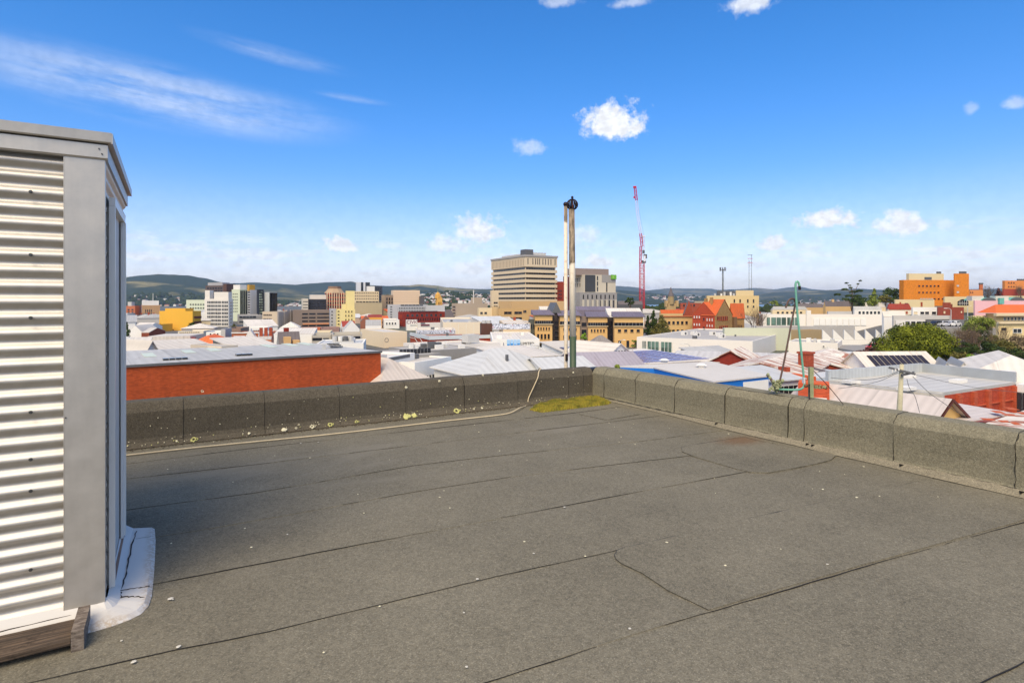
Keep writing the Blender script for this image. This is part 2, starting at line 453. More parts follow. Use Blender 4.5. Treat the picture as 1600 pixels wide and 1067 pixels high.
far_houses(z5, 1100, 530, 1000, 0.02, 0.98, 13, 5, 0, 0, 'dense suburb houses on the low slope behind the city centre', 0.3)
far_houses(z3, 900, 1130, 1600, 0.0, 0.34, 20, 6, 0, 0, 'suburb houses on the shore across the river, right of the lattice mast', 0.35)
zr = hill('suburb_hill', [(930, 474), (980, 466), (1010, 463.5), (1060, 463), (1110, 465), (1150, 468), (1200, 473)], 4200, 5200, -24, 930, 1210, fm3, 21.0, 0.4)[1]
far_houses(zr, 800, 960, 1190, 0.0, 0.95, 20, 8, 0, 0, 'bright suburb houses across the river behind the red mast', 0.3)
# tree belt on the near shore and between the far suburbs
def tree_mass(n, fn, size, seed, label, m):
    r = random.Random(seed); g = G()
    for k in range(n):
        X, Y, z = fn(r); s = size * r.uniform(.6, 1.5)
        for q in range(3):
            c = Vector((X + r.uniform(-.5, .5) * s, Y + r.uniform(-.5, .5) * s, z + s * r.uniform(.1, .5)))
            i0 = len(g.v); nu, nv = 6, 4
            for a in range(nv + 1):
                ph = math.pi * a / nv
                for b in range(nu):
                    w = 6.283 * b / nu; rr = s * .5 * r.uniform(.75, 1.15)
                    g.v.append((c.x + rr * math.sin(ph) * math.cos(w), c.y + rr * math.sin(ph) * math.sin(w), c.z + rr * .85 * math.cos(ph)))
            for a in range(nv):
                for b in range(nu):
                    j = (b + 1) % nu; g.f.append((i0 + a * nu + b, i0 + (a + 1) * nu + b, i0 + (a + 1) * nu + j, i0 + a * nu + j)); g.m.append(0)
    tag(g.build('tree_belt', m), label, 'trees', kind='stuff')
leafdark = mat('far_foliage', (62, 74, 40), 1.0, 0.5, 0.3, k=0.8, spec=0.05)
def on(zat, a, b, wa, wb):
    return lambda r: zat(r.uniform(a, b), r.uniform(wa, wb))
tree_mass(500, on(z5, 530, 1000, 0, 1), 13, 1, 'tree clumps among the dense suburb behind the city centre', leafdark)
tree_mass(260, on(z1, 100, 480, 0, .3), 22, 2, 'trees among the houses under the big forested hill', leafdark)
tree_mass(260, on(z3, 1100, 1600, 0, .4), 26, 3, 'trees among the houses across the river on the right', leafdark)
tree_mass(200, on(zr, 960, 1190, 0, 1), 22, 4, 'trees among the bright houses behind the red mast', leafdark)
def shore(r):
    px = r.uniform(960, 1500); Y = r.uniform(560, 900); X = (px - 800) / F_PX * Y
    return X, Y, ground_z(X, Y)
tree_mass(160, shore, 9, 6, 'belt of trees along the near bank of the river', leafdark)
# air: everything inside, sky outside
g = G().box(-13000, -13000, -26, 13000, 13000, 285)
hz = bpy.data.materials.new('air_haze'); hz.use_nodes = True
t = NT(hz.node_tree); t.n.clear()
pv = t.n.new('ShaderNodeVolumePrincipled'); pv.inputs['Color'].default_value = (0.60, 0.78, 1.0, 1)
pv.inputs['Density'].default_value = 0.000062; pv.inputs['Anisotropy'].default_value = 0.2
ou = t.n.new('ShaderNodeOutputMaterial'); t.l.new(pv.outputs[0], ou.inputs['Volume'])
tag(g.build('haze', hz), kind='stuff')
# ================================================================== the rooftop we stand on
CR = FL(926, 621)                                   # inner foot of the parapet corner
def RL(u, v, z=0.0):                                # u along the left parapet, v along the right one
    return CR - D1 * u - D2 * v + Vector((0, 0, z))
def px_uv(px, py, z=0.0):
    d = FL(px, py, z) - CR
    return -d.dot(D1), -d.dot(D2)

def felt_material(name, tone=(118, 112, 97), k=1.0, marks=True, contrast=1.0):
    m = bpy.data.materials.new(name); m.use_nodes = True
    t = NT(m.node_tree); b = t.n['Principled BSDF']
    o = t.n.new('ShaderNodeTexCoord').outputs['Object']
    x, y, z = t.sep(o)
    vo = t.n.new('ShaderNodeTexVoronoi'); vo.inputs['Scale'].default_value = 190; t.l.new(o, vo.inputs['Vector'])
    gr = t.sep(vo.outputs['Color'])[0]
    vo2 = t.n.new('ShaderNodeTexVoronoi'); vo2.inputs['Scale'].default_value = 62; t.l.new(o, vo2.inputs['Vector'])
    gr2 = t.sep(vo2.outputs['Color'])[1]
    n1 = t.noise(o, 0.55, 5.0, 0.6); n2 = t.noise(o, 3.0, 4.0, 0.6); n3 = t.noise(o, 22.0, 3.0, 0.7)
    f = t.add(t.mul(t.sub(gr, 0.5), 0.50 * contrast), t.mul(t.sub(gr2, 0.5), 0.26 * contrast))
    f = t.add(f, t.mul(t.smooth(gr, 0.9, 1.0), 0.3 * contrast))
    f = t.add(f, t.add(t.mul(t.sub(n1, 0.5), 0.75), t.add(t.mul(t.sub(n2, 0.5), 0.28), t.mul(t.sub(n3, 0.5), 0.25))))
    f = t.add(f, 1.0)
    c = t.mix(1.0, C8(*tone, k), t.comb(f, f, f), 'MULTIPLY')
    hue = t.sep(vo.outputs['Color'])[2]
    c = t.mix(t.mul(hue, 0.28), c, t.mix(1.0, c, (1.12, 0.96, 0.84, 1), 'MULTIPLY'))
    if marks:                                       # pale dried-up ponding marks, rust by the outlet, a faintly darker patch by the shed
        pn = t.noise(t.comb(t.mul(x, 0.55), t.mul(y, 1.5), 0.0), 1.1, 5.0, 0.62, dist=0.6)
        pond = t.mul(t.smooth(pn, 0.53, 0.70), t.smooth(y, -5.2, -2.2))
        c = t.mix(t.mul(pond, 0.55), c, C8(172, 164, 144, k))
        rim = t.mul(t.smooth(t.math('ABSOLUTE', t.sub(pn, 0.55)), 0.012, 0.0), t.smooth(y, -4.0, -1.5))
        c = t.mix(t.mul(rim, 0.4), c, C8(170, 160, 138, k))
        du = t.add(x, 0.42); dv = t.add(y, 3.18)
        rr = t.math('SQRT', t.add(t.mul(t.mul(du, du), 1.2), t.mul(t.mul(dv, dv), 3.0)))
        rn = t.add(rr, t.mul(t.sub(n3, 0.5), 0.35))
        c = t.mix(t.mul(t.smooth(rn, 0.52, 0.05), 0.55), c, C8(142, 92, 46, k))
        ddx = t.add(x, 6.0); ddy = t.add(y, 3.6)
        dr = t.add(t.math('SQRT', t.add(t.mul(ddx, ddx), t.mul(t.mul(ddy, ddy), 0.35))), t.mul(t.sub(n2, 0.5), 1.1))
        c = t.mix(t.mul(t.smooth(dr, 1.25, 0.2), 0.12), c, C8(62, 56, 48, k))
    t.put(b.inputs['Base Color'], c); b.inputs['Roughness'].default_value = 0.92; b.inputs['Specular IOR Level'].default_value = 0.25
    bp = t.n.new('ShaderNodeBump'); bp.inputs['Strength'].default_value = 0.55; bp.inputs['Distance'].default_value = 0.003
    t.put(bp.inputs['Height'], t.add(t.mul(gr, 0.6), t.add(t.mul(gr2, 0.5), t.mul(n3, 1.2))))
    t.l.new(bp.outputs[0], b.inputs['Normal'])
    return m
felt = felt_material('mineral_felt', (150, 144, 124), 0.55)
felt_l = felt_material('mineral_felt_shaded', (112, 105, 90), 0.62, False)  # left wall's grazing-light shade is put into this darker tone
felt_r = felt_material('mineral_felt_lit', (150, 144, 120), 0.72, False, .9)  # same felt, tone raised to paint in the right wall's fuller light
cantm = felt_material('mineral_felt_pale', (158, 150, 128), 0.68, False)
bitumen = mat('black_bitumen', (34, 31, 27), 0.55, 0.3, 8.0, k=1.0)

# host building under the roof
hb = thing('building', 'building under our feet, its felt roof ringed by a low parapet', 'building', CR, TH)
wallb = mat('host_wall_render', (150, 145, 135), 0.9, 0.1, 1.0, 'wall')
G().box(-16, -14, -12.2, 0.26, 0.26, -0.03).build('wall', wallb, hb)
deck = G().box(-15.6, -13.6, -0.028, -0.01, -0.01, -0.014).build('roof_deck', bitumen, loc=CR, rz=TH)
tag(deck, kind='structure')

# seams of the felt: rows of points read off the roof, run on past the frame
def seam_line(pts):
    q = [px_uv(*p) for p in pts]
    q.sort()
    (u0, v0), (u1, v1) = q[0], q[-1]
    sl = (v1 - v0) / (u1 - u0) if abs(u1 - u0) > .5 else -0.07
    def f(u):
        if u <= u0: return v0 + sl * (u - u0)
        if u >= u1: return v1 + max(-.1, min(0, sl)) * (u - u1)
        for (a, b), (c, d) in zip(q, q[1:]):
            if u <= c: return b + (d - b) * (u - a) / max(1e-6, c - a)
        return v1
    return f
seams = [lambda u: -0.02,
         seam_line([(198, 725), (400, 700), (900, 645), (960, 637)]),
         seam_line([(198, 748), (400, 726), (760, 682)]),
         seam_line([(400, 770), (650, 727), (800, 710), (1000, 690)]),
         seam_line([(330, 826), (640, 770), (800, 745), (1080, 712)]),
         seam_line([(245, 912), (400, 882), (700, 825), (1000, 768), (1180, 735)]),
         seam_line([(280, 1014), (400, 992), (760, 904), (956, 862), (1200, 803), (1400, 760)]),
         seam_line([(760, 1067), (1000, 988), (1104, 958), (1376, 878), (1600, 816)]),
         seam_line([(1530, 1067), (1600, 1035)])]
last = seams[-1]
for k in range(1, 8): seams.append(lambda u, k=k: last(u) + 0.95 * k)
def felt_slab(fa, fb, u0, u1, name, za=0.0, zb=0.0030, nu=90, nv=5, parent=deck, m=None, round_near=None):
    g = G()
    for i in range(nu + 1):
        u = u0 + (u1 - u0) * i / nu
        a, b = fa(u), fb(u)
        for j in range(nv + 1):
            w = j / nv; v = a + (b - a) * w
            v += 0.006 * noise.noise(Vector((u * 3.1, v * 9, 1))) * (j in (0, nv))
            z = za + (zb - za) * w + 0.0035 * noise.noise(Vector((u * 1.1, v * 2.3, 4)))
            if j == nv: z += 0.0045 * max(0, noise.noise(Vector((u * 1.7, v * 3, 11))))
            g.v.append((-u, -v, z))
        g.v.append((-u, -fb(u) - 0.002, -0.012))
    st = nv + 2
    for i in range(nu):
        for j in range(nv + 1):
            a = i * st + j; g.f.append((a, a + st, a + st + 1, a + 1)); g.m.append(0)
    o = g.build(name, [m or felt, bitumen], parent)
    return o
for i in range(len(seams) - 1):
    f0 = seams[i]
    felt_slab(lambda u, f0=f0: f0(u) - 0.05, seams[i + 1], -0.005, 15.6, 'felt_sheet', nu=110)
# bitumen squeezed out along the laps, in broken runs
def bead(pts, name='seam', r0=0.0045, seed=1, parent=deck, gap=0.15):
    """pts in roof u,v,z; a flattened bead that thickens, thins and breaks off"""
    g = G(); run = []
    L = [Vector((-p[0], -p[1], p[2] if len(p) > 2 else 0.006)) for p in pts]
    out = []
    for a, b in zip(L, L[1:]):
        n = max(1, int((b - a).length / 0.04))
        out += [a.lerp(b, k / n) for k in range(n)]
    out.append(L[-1])
    def flush(run):
        if len(run) > 2: g.tube([q[0] for q in run], [q[1] for q in run], 5)
    for k, p in enumerate(out):
        w = noise.noise(Vector((p.x * 0.9 + seed * 7.3, p.y * 0.9, seed))) + 0.35 * noise.noise(Vector((p.x * 6, p.y * 6, seed)))
        r = 0.62 * r0 * (0.4 + 1.2 * max(0, w + 0.3))
        q = p + Vector((0, 0.006 * noise.noise(Vector((p.x * 5, p.y * 5, seed))), 0))
        if w < -gap - 0.15: flush(run); run = []
        else: run.append((q, r))
    flush(run)
    if g.v: return g.build(name, bitumen, parent)
for i, f in enumerate(seams[1:10]):
    bead([(u * 0.2 - 0.0, f(u * 0.2) + 0.004, 0.005) for u in range(1, 60)], r0=(0.003, 0.002, 0.0025, 0.0025, 0.003, 0.003, 0.004, 0.0055, 0.008)[i], seed=i + 1, gap=(0.1, -.05, .05, .0, .25, .15, .3, .5, .5)[i])
# patches let in over the sheets
def patch(poly_uv, z, name='felt_patch', m=None, seed=1, rb=0.005, skip=0):
    g = G(); q = [Vector((-u, -v)) for u, v in poly_uv]
    if sum(a.x * b.y - b.x * a.y for a, b in zip(q, q[1:] + q[:1])) < 0: q.reverse()
    g.prism(q, -0.01, z, 0); o = g.build(name, [m or felt, bitumen], deck)
    bead([(u, v, z - 0.002) for u, v in poly_uv[:len(poly_uv) - skip]] + ([] if skip else [(poly_uv[0][0], poly_uv[0][1], z - .002)]), 'seam', rb, seed, gap=0.35)
    return o
def arc(c, r, a0, a1, n=7):
    return [(c[0] + r * math.cos(a0 + (a1 - a0) * k / n), c[1] + r * math.sin(a0 + (a1 - a0) * k / n)) for k in range(n + 1)]
s6, s7 = seams[6], seams[7]
pl = [(3.63, s7(3.63) - .01), (3.66, 5.2), (3.64, 4.98), (3.66, 4.82)] + [(3.65, 4.76), (3.62, 4.71), (3.56, 4.67), (3.48, 4.66)] + [(u, s6(u) + .012) for u in (3.0, 2.4, 1.8, 1.2, .6, .15)] + [(0.12, s7(.12) - .05)] + [(u, s7(u) - .012) for u in (.8, 1.6, 2.4, 3.1)]
patch(pl, 0.0105, seed=31, skip=5, rb=0.0055)
dr = [px_uv(*p) for p in [(1065, 700), (1066, 707), (1084, 714), (1120, 725), (1150, 734), (1172, 739), (1200, 740), (1240, 733), (1275, 726), (1298, 720), (1306, 713), (1296, 709), (1230, 699), (1175, 688), (1163, 684), (1110, 692), (1078, 697)]]
patch(dr, 0.012, m=felt, seed=33, rb=0.0045)
tr = [px_uv(*p) for p in [(905, 648), (968, 638), (1000, 648), (948, 657)]]
patch(tr, 0.0105, seed=35, rb=0.002)

# ---------------- parapets, panel by panel
def parapet_mesh(length, seed, pr, nl, lift=0.0):
    """felt dressed up and over a wall: outline pr in (outward, z) swept with slight waviness; local x along the wall"""
    g = G(); npnt = len(pr)
    for i in range(nl + 1):
        s = length * i / nl
        for j, (o, z) in enumerate(pr):
            wv = 0.006 * noise.noise(Vector((s * 1.6 + seed * 5, z * 4, seed))) + 0.012 * noise.noise(Vector((s * 0.7 + seed, z * 1.5, seed + 9)))
            e = lift * max(0, 1 - (length - s) / 0.10) ** 2 if lift else 0
            g.v.append((s, o + wv * (0.3 if z < .07 else 1) - (0.006 + e), z + (wv * .5 if z > .3 else 0) + 0.003))
    for i in range(nl):
        for j in range(npnt - 1):
            a = i * npnt + j; g.f.append((a, a + npnt, a + npnt + 1, a + 1)); g.m.append(0)
    # edge returns so each panel has thickness
    for i in (0, nl):
        b0 = len(g.v)
        for j in range(npnt): 
            x, y, z = g.v[i * npnt + j]; g.v.append((x, y + 0.012, z - (0.012 if j > 6 else 0)))
        for j in range(npnt - 1):
            g.f.append((i * npnt + j, i * npnt + j + 1, b0 + j + 1, b0 + j)); g.m.append(1)
    return g
profile_l = [(-0.085, 0.006), (-0.05, 0.02), (-0.015, 0.05), (0.0, 0.09), (0.002, 0.2), (0.0, 0.30), (0.0, 0.375), (0.010, 0.392), (0.034, 0.435), (0.058, 0.470), (0.08, 0.483), (0.14, 0.488), (0.22, 0.49), (0.285, 0.48), (0.30, 0.44), (0.302, 0.36)]
profile_r = [(-0.012, 0.047), (-0.004, 0.07), (0.0, 0.12), (0.003, 0.2), (0.0, 0.30), (0.0, 0.405), (0.010, 0.422), (0.040, 0.462), (0.066, 0.486), (0.088, 0.496), (0.2, 0.501), (0.285, 0.498), (0.300, 0.488), (0.305, 0.43), (0.305, 0.36)]
core_p = [(0.008, 0), (0.012, .37), (0.06, .455), (0.10, .47), (0.29, .465), (0.29, -0.4), (0.008, -0.4)]
# left wall: panels run along +x (local) towards the corner; outward is +y
pw = thing('parapet_wall', 'dark felt-covered parapet along the left edge of the roof, a cream cord lying at its foot', 'parapet', CR, TH)
edges_l = [15.5, 13.2, 11.2, 9.2, 7.6, 6.72, 5.88, 5.03, 4.14, 3.25, 2.36, 1.46, 0.50, 0.20, -0.006]
g = G().extr_x([(o, z) for o, z in core_p], -15.6, 0.29); g.build('core', bitumen, pw)
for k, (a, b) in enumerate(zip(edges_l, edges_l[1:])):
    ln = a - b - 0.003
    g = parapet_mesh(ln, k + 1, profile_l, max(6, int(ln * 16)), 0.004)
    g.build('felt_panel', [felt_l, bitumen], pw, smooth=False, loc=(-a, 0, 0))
pr = thing('parapet_wall', 'grey speckled felt parapet along the right edge of the roof, running towards us', 'parapet', CR, TH)
edges_r = [0.0, 0.30, 1.02, 1.80, 2.64, 3.50, 3.69, 4.60, 5.53, 6.5, 7.5, 8.5, 9.6, 11, 12.4, 13.6]
# right wall runs along -y; outward is +x
g = G(); i0 = 0
n = len(core_p)
for yy in (0.0, -13.6):
    g.v += [(o, yy, z) for o, z in core_p]
for q in range(n):
    j = (q + 1) % n; g.f.append((q, j, n + j, n + q)); g.m.append(0)
g.f.append(tuple(range(n))); g.f.append(tuple(n + q for q in reversed(range(n)))); g.m += [0, 0]
g.build('core', bitumen, pr)
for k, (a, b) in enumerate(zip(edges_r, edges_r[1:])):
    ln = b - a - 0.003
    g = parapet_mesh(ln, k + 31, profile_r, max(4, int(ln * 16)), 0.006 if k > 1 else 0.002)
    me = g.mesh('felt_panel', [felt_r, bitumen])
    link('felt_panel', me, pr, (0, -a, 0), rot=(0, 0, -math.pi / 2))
# cant strip of pale felt at the foot of the right wall, torn here and there
g = G(); n = 150
for i in range(n + 1):
    v = 13.4 * i / n
    w = 0.012 * noise.noise(Vector((v * 2.1, 3, 3)))
    q = 0.25 + 0.75 * sstep(1.4, 2.8, v)
    for o, z in ((-0.105 * q + w * q, 0.003), (-0.065 * q, 0.018), (-0.03 * q, 0.042), (0.004, 0.06)): g.v.append((o, -v, z + 0.005))
for i in range(n):
    for j in range(3):
        a = i * 4 + j; g.f.append((a, a + 1, a + 5, a + 4)); g.m.append(0)
g.build('cant_strip', cantm, pr)
bl = [(0.016 + 0.004 * math.sin(v * 3), v * 0.1, 0.052) for v in range(1, 134)]
ob = bead(bl, 'seam', 0.0065, 41, parent=pr, gap=0.8)
for k, (px, py) in enumerate([(1110, 668), (1258, 700), (1266, 702), (1401, 735), (1590, 779)]):
    u, v = px_uv(px, py)
    g = G(); g.tri((-0.012 + .006, -v + .035, 0.055), (-0.012 + .006, -v - .035, .055), (-0.075, -v, 0.030)); g.tri((-0.006, -v + .035, 0.055), (-0.075, -v, 0.030), (-0.006, -v - .035, .055))
    g.build('torn_flap', bitumen, pr)
# dark lap lines up the panels
for k, u in enumerate(edges_l[5:-1]):
    pts = [Vector((-u, -(-(o) + 0.010), z + 0.004)) for o, z in profile_l[1:12]]
    g = G().tube(pts, [0.0008 + 0.0014 * R.random() for _ in pts], 5); g.build('lap_line', bitumen, pw)
for k, v in enumerate(edges_r[1:-3]):
    pts = [Vector((o - 0.012 + .006 * R.random(), -v + 0.01 * R.uniform(-1, 1), z + 0.004)) for o, z in profile_r[0:11]]
    g = G().tube(pts, [0.001 + 0.0022 * R.random() for _ in pts], 5); g.build('lap_line', bitumen, pr)
# crack along the top of the third and fourth panels
pts = [Vector((0.075 + 0.02 * R.random(), -(2.66 + 0.85 * q / 12), 0.495 + .004 * R.random())) for q in range(13)]
G().tube(pts, 0.005, 5).build('crack', bitumen, pr)
pts = [Vector((0.03 + 0.06 * math.sin(q / 12 * 3.1), -(3.45 + 0.3 * q / 12), 0.45 + 0.05 * math.sin(q / 12 * 3.1))) for q in range(13)]
G().tube(pts, 0.004, 5).build('crack', bitumen, pr)

# ---------------- lichen, moss, droppings
lich = mat('lichen_cream', (222, 214, 180), 0.95, 0.35, 30.0, k=1.0)
lichy = mat('lichen_yellow', (196, 192, 122), 0.95, 0.35, 30.0, k=0.95)
def rosette(g, c, n, r, seed, h=0.004, ring=False, mi=0):
    """a crusty growth on the surface with normal n: a fringed dome, hollow in the middle when it is old"""
    rr = random.Random(seed); n = n.normalized(); a = n.orthogonal().normalized(); b = n.cross(a)
    N = 14; i0 = len(g.v); rs = [rr.uniform(.68, 1.15) for _ in range(N)]
    for w, hh in ((1.0, 0.0), (0.82, h), (0.45, h * (.2 if ring else 1.2))):
        for q in range(N):
            an = 6.283 * q / N; g.v.append(tuple(c + (a * math.cos(an) + b * math.sin(an)) * r * w * rs[q] + n * (hh + .0015)))
    for l in range(2):
        for q in range(N):
            j = (q + 1) % N; g.f.append((i0 + l * N + q, i0 + l * N + j, i0 + (l + 1) * N + j, i0 + (l + 1) * N + q)); g.m.append(mi)
    if not ring:
        g.f.append(tuple(i0 + 2 * N + q for q in range(N))); g.m.append(mi)
NI = -D2                                            # inward normal of the left wall
def wall_pt(px, py):                                # point on the inner face of the left wall
    d = Vector(((px - 800) / F_PX, 1, -(py - HOR) / F_PX))
    o = Vector((0, 0, CAMZ)); tt = (CR - o).dot(NI) / d.dot(NI)
    return o + d * tt
big = [(302, 692, .035, 1, 'y', 'yellow ringed lichen low on the left parapet, nearest the shed'), (276, 693, .014, 0, 'c', None),
       (388, 682, .018, 0, 'c', None), (442, 676, .03, 0, 'c', 'cream lichen blob at the foot of the parapet, left of its dark neighbour'),
       (461, 669, .016, 1, 'c', None), (486, 671, .03, 1, 'c', 'round cream lichen beside a small black hole in the parapet foot'),
       (514, 670, .034, 1, 'y', 'greenish ringed lichen low on the parapet under the third seam'), (555, 663, .026, 1, 'y', 'small ringed lichen standing alone between two big growths'),
       (632, 657, .05, 0, 'y', 'widest yellow lichen crust at the parapet foot, middle of the row'), (645, 655, .04, 0, 'y', None),
       (710, 648, .045, 1, 'y', 'triangular yellow lichen on the parapet foot, farthest big one from the shed'), (737, 646, .016, 1, 'c', None), (750, 646, .018, 0, 'c', None),
       (634, 605, .022, 0, 'c', None), (711, 608, .02, 0, 'c', None), (686, 595, .018, 0, 'c', None), (754, 586, .018, 0, 'c', None), (316, 611, .016, 1, 'c', None),
       (466, 643, .014, 1, 'c', None), (895, 582, .016, 0, 'c', None)]
gs = G()
rr = random.Random(5)
for px, py, r, ring, ty, lab in big:
    c = wall_pt(px, py)
    if py > 640: c = Vector((c.x, c.y, max(.036, min(c.z + .012, .07)))); c += NI * (.085 - (c.z - .012) * .85)
    else: c += NI * .012
    n = (NI + Vector((0, 0, 0.9 if py > 640 else 0))).normalized()
    if lab:
        g = G(); rosette(g, Vector((0, 0, 0)), n, r, int(px), 0.006, ring)
        rosette(g, Vector(D1) * r * .9, n, r * .55, int(px) + 1, 0.005, ring)
        o = g.build('lichen', lichy if ty == 'y' else lich, loc=c); tag(o, lab, 'lichen', 'lichen growths at the foot of the left parapet')
    else:
        rosette(gs, c, n, r, int(px), 0.005, ring, 1 if ty == 'y' else 0)
for k in range(190):
    u = rr.uniform(0.1, 6.6) if k % 3 else rr.choice((5.9, 4.3, 3.4, 3.1, 2.5, 2.2)) + rr.gauss(0, .25)
    z = abs(rr.gauss(0, .05)) + .01 if k % 4 else rr.uniform(.05, .48)
    if z < .09: c = RL(u, 0.085 - z * .9, z + .012); n = (NI + Vector((0, 0, 1))).normalized()
    elif z > .4: c = RL(u, -0.0 - (z - .38) * .9, z + .012); n = (NI + Vector((0, 0, 1))).normalized()
    else: c = RL(u, 0.012, z); n = NI
    rosette(gs, c, n, rr.uniform(.003, .0075), k, 0.002, False, rr.choice((0, 0, 1)))
for k in range(60):
    u, v = rr.uniform(0.2, 6.2), rr.uniform(0.1, 5.5) ** 1.0
    rosette(gs, RL(u, v, .009), Vector((0, 0, 1)), rr.uniform(.003, .010), k, 0.002, False, 0)
tag(gs.build('lichen_specks', [lich, lichy]), 'tiny cream lichen specks dotted over the left parapet and the felt', 'lichen', kind='stuff')
white = mat('dropping_white', (222, 216, 200), 0.9, 0.25, 40, k=.8)
for px, py, r, lab in [(266, 938, .019, 'pale splash on the felt just right of the white kerb tray'), (279, 1013, .015, 'pale splash on the felt seam, nearest the bottom left corner'),
                       (209, 1037, .016, 'pale double splash near the bottom left seam'), (190, 1004, .007, 'tiny pale fleck right of the timber block'),
                       (746, 907, .012, 'white fleck on the seam near the middle of the roof'), (882, 794, .012, 'white fleck on the felt below the pale ponding marks'),
                       (984, 985, .010, 'white fleck just left of the curved patch seam'), (729, 1045, .009, 'white fleck at the bottom edge of the frame, middle'),
                       (725, 960, .008, 'white fleck on bare felt left of the centre line'), (1293, 884, .010, 'white fleck on the felt under the long right seam'),
                       (449, 837, .010, 'white fleck on the felt, well right of the white kerb tray'), (834, 867, .009, 'white fleck just above the middle seam'),
                       (470, 694, .014, 'pale splash beside the cord, nearest the left parapet'), (497, 692, .012, 'second pale splash beside the cord')]:
    g = G(); r *= .78; rosette(g, Vector((0, 0, 0)), Vector((0, 0, 1)), r, px, 0.0012)
    if r > .013: rosette(g, Vector((r * 1.2, -r * .5, 0)), Vector((0, 0, 1)), r * .35, px + 9, 0.001)
    o = g.build('dropping', white, loc=FL(px, py) + Vector((0, 0, .010))); tag(o, lab, 'dropping', 'pale droppings on the felt roof')
# moss in the corner
def moss_material():
    m = bpy.data.materials.new('corner_moss'); m.use_nodes = True
    t = NT(m.node_tree); b = t.n['Principled BSDF']; o = t.n.new('ShaderNodeTexCoord').outputs['Object']
    a = t.noise(o, 7.0, 4.0); c = t.noise(o, 60.0, 2.0)
    col = t.mix(t.smooth(a, .40, .58), (0.36, 0.31, 0.03, 1), (0.17, 0.18, 0.02, 1))
    col = t.mix(t.smooth(c, .50, .66), col, (0.22, 0.12, 0.03, 1))
    t.put(b.inputs['Base Color'], col); b.inputs['Roughness'].default_value = 0.9
    b.inputs['Subsurface Weight'].default_value = 0.0
    return m
g = G(); rr = random.Random(3)
A = [px_uv(*p) for p in [(828, 641), (846, 645), (880, 645), (915, 641), (940, 636), (955, 630), (926, 621), (880, 626), (850, 631)]]
def inside(p, poly):
    c = False
    for (x1, y1), (x2, y2) in zip(poly, poly[1:] + poly[:1]):
        if (y1 > p[1]) != (y2 > p[1]) and p[0] < (x2 - x1) * (p[1] - y1) / (y2 - y1) + x1: c = not c
    return c
def edged(p, poly):
    return min(math.hypot(p[0] - x, p[1] - y) for x, y in poly)
nn = 0
while nn < 11000:
    p = (rr.uniform(-0.1, 1.6), rr.uniform(-.05, .65))
    if not inside(p, A): continue
    nn += 1
    hh = 0.018 + 0.036 * min(1, edged(p, A) / .15) * rr.uniform(.4, 1.2) + 0.02 * max(0, noise.noise(Vector((p[0] * 7, p[1] * 7, 0))))
    c = Vector((-p[0], -p[1], 0.004)); s = rr.uniform(.005, .010)
    a = rr.uniform(0, 6.28); e = Vector((math.cos(a), math.sin(a), 0)) * s; f = Vector((-math.sin(a), math.cos(a), 0)) * s
    tip = c + Vector((rr.uniform(-1, 1) * .012, rr.uniform(-1, 1) * .012, hh))
    g.tri(c + e, c - e * .5 + f, tip); g.tri(c - e * .5 + f, c - e * .5 - f, tip); g.tri(c - e * .5 - f, c + e, tip)
tag(g.build('moss', moss_material(), loc=CR, rz=TH), 'yellow-green moss cushion growing in the corner between the two parapets', 'moss', kind='stuff')
# dirt line and grit at the foot of the left wall
g = G(); rr = random.Random(11)
for k in range(1500):
    u = rr.uniform(0.1, 7.2); v = 0.08 + abs(rr.gauss(0, .05)); s = rr.uniform(.002, .006)
    c = Vector((-u, -v, .008 + s * .4))
    g.obox(c, (s, s * .8, s * .5), Matrix.Rotation(rr.uniform(0, 3), 3, 'Z'))
tag(g.build('grit', mat('grit_brown', (92, 80, 62), 0.95, 0.5, 40), loc=CR, rz=TH), 'loose grit gathered along the foot of the left parapet', 'grit', kind='stuff')
# cord that runs along the foot of the wall and over it
cp = [px_uv(*p) for p in [(120, 722), (198, 713.5), (300, 702), (400, 692), (520, 680), (640, 666), (700, 659), (750, 653.5), (780, 650)]]
pts = [Vector((-u, -v, .016)) for u, v in cp]
def wl(px, py, off=0.02):
    p = wall_pt(px, py) - CR; return Vector((p.dot(D1), -off, p.z))
def fl2(px, py, z):
    u, v = px_uv(px, py); return Vector((-u, -v, z))
pts += [fl2(798, 647, .022), fl2(812, 641.5, .04), wl(820, 632, .055), wl(825, 621, .02), wl(830, 610, .02), wl(836, 597, .02), wl(840, 589, .01)]
pts += [Vector((pts[-1].x + .05, .05, .465)), Vector((pts[-1].x + .10, .10, .498)), Vector((pts[-1].x + .2, .2, .508)), Vector((pts[-1].x + .22, .31, .47)), Vector((pts[-1].x + .24, .33, .1))]
def smoothpath(pts, n=6):
    out = []
    for i in range(len(pts) - 1):
        p0 = pts[max(0, i - 1)]; p1 = pts[i]; p2 = pts[i + 1]; p3 = pts[min(len(pts) - 1, i + 2)]
        for k in range(n):
            w = k / n
            out.append(0.5 * ((2 * p1) + (p2 - p0) * w + (2 * p0 - 5 * p1 + 4 * p2 - p3) * w * w + (3 * p1 - p0 - 3 * p2 + p3) * w ** 3))
    out.append(pts[-1]); return out
cord = G().tube(smoothpath(pts, 7), 0.0085, 7).build('cord', mat('cord_cream', (214, 196, 160), 0.7, 0.2, 20, k=.9), loc=CR, rz=TH, smooth=True)
tag(cord, 'cream cord lying along the parapet foot and climbing over its top', 'cord')

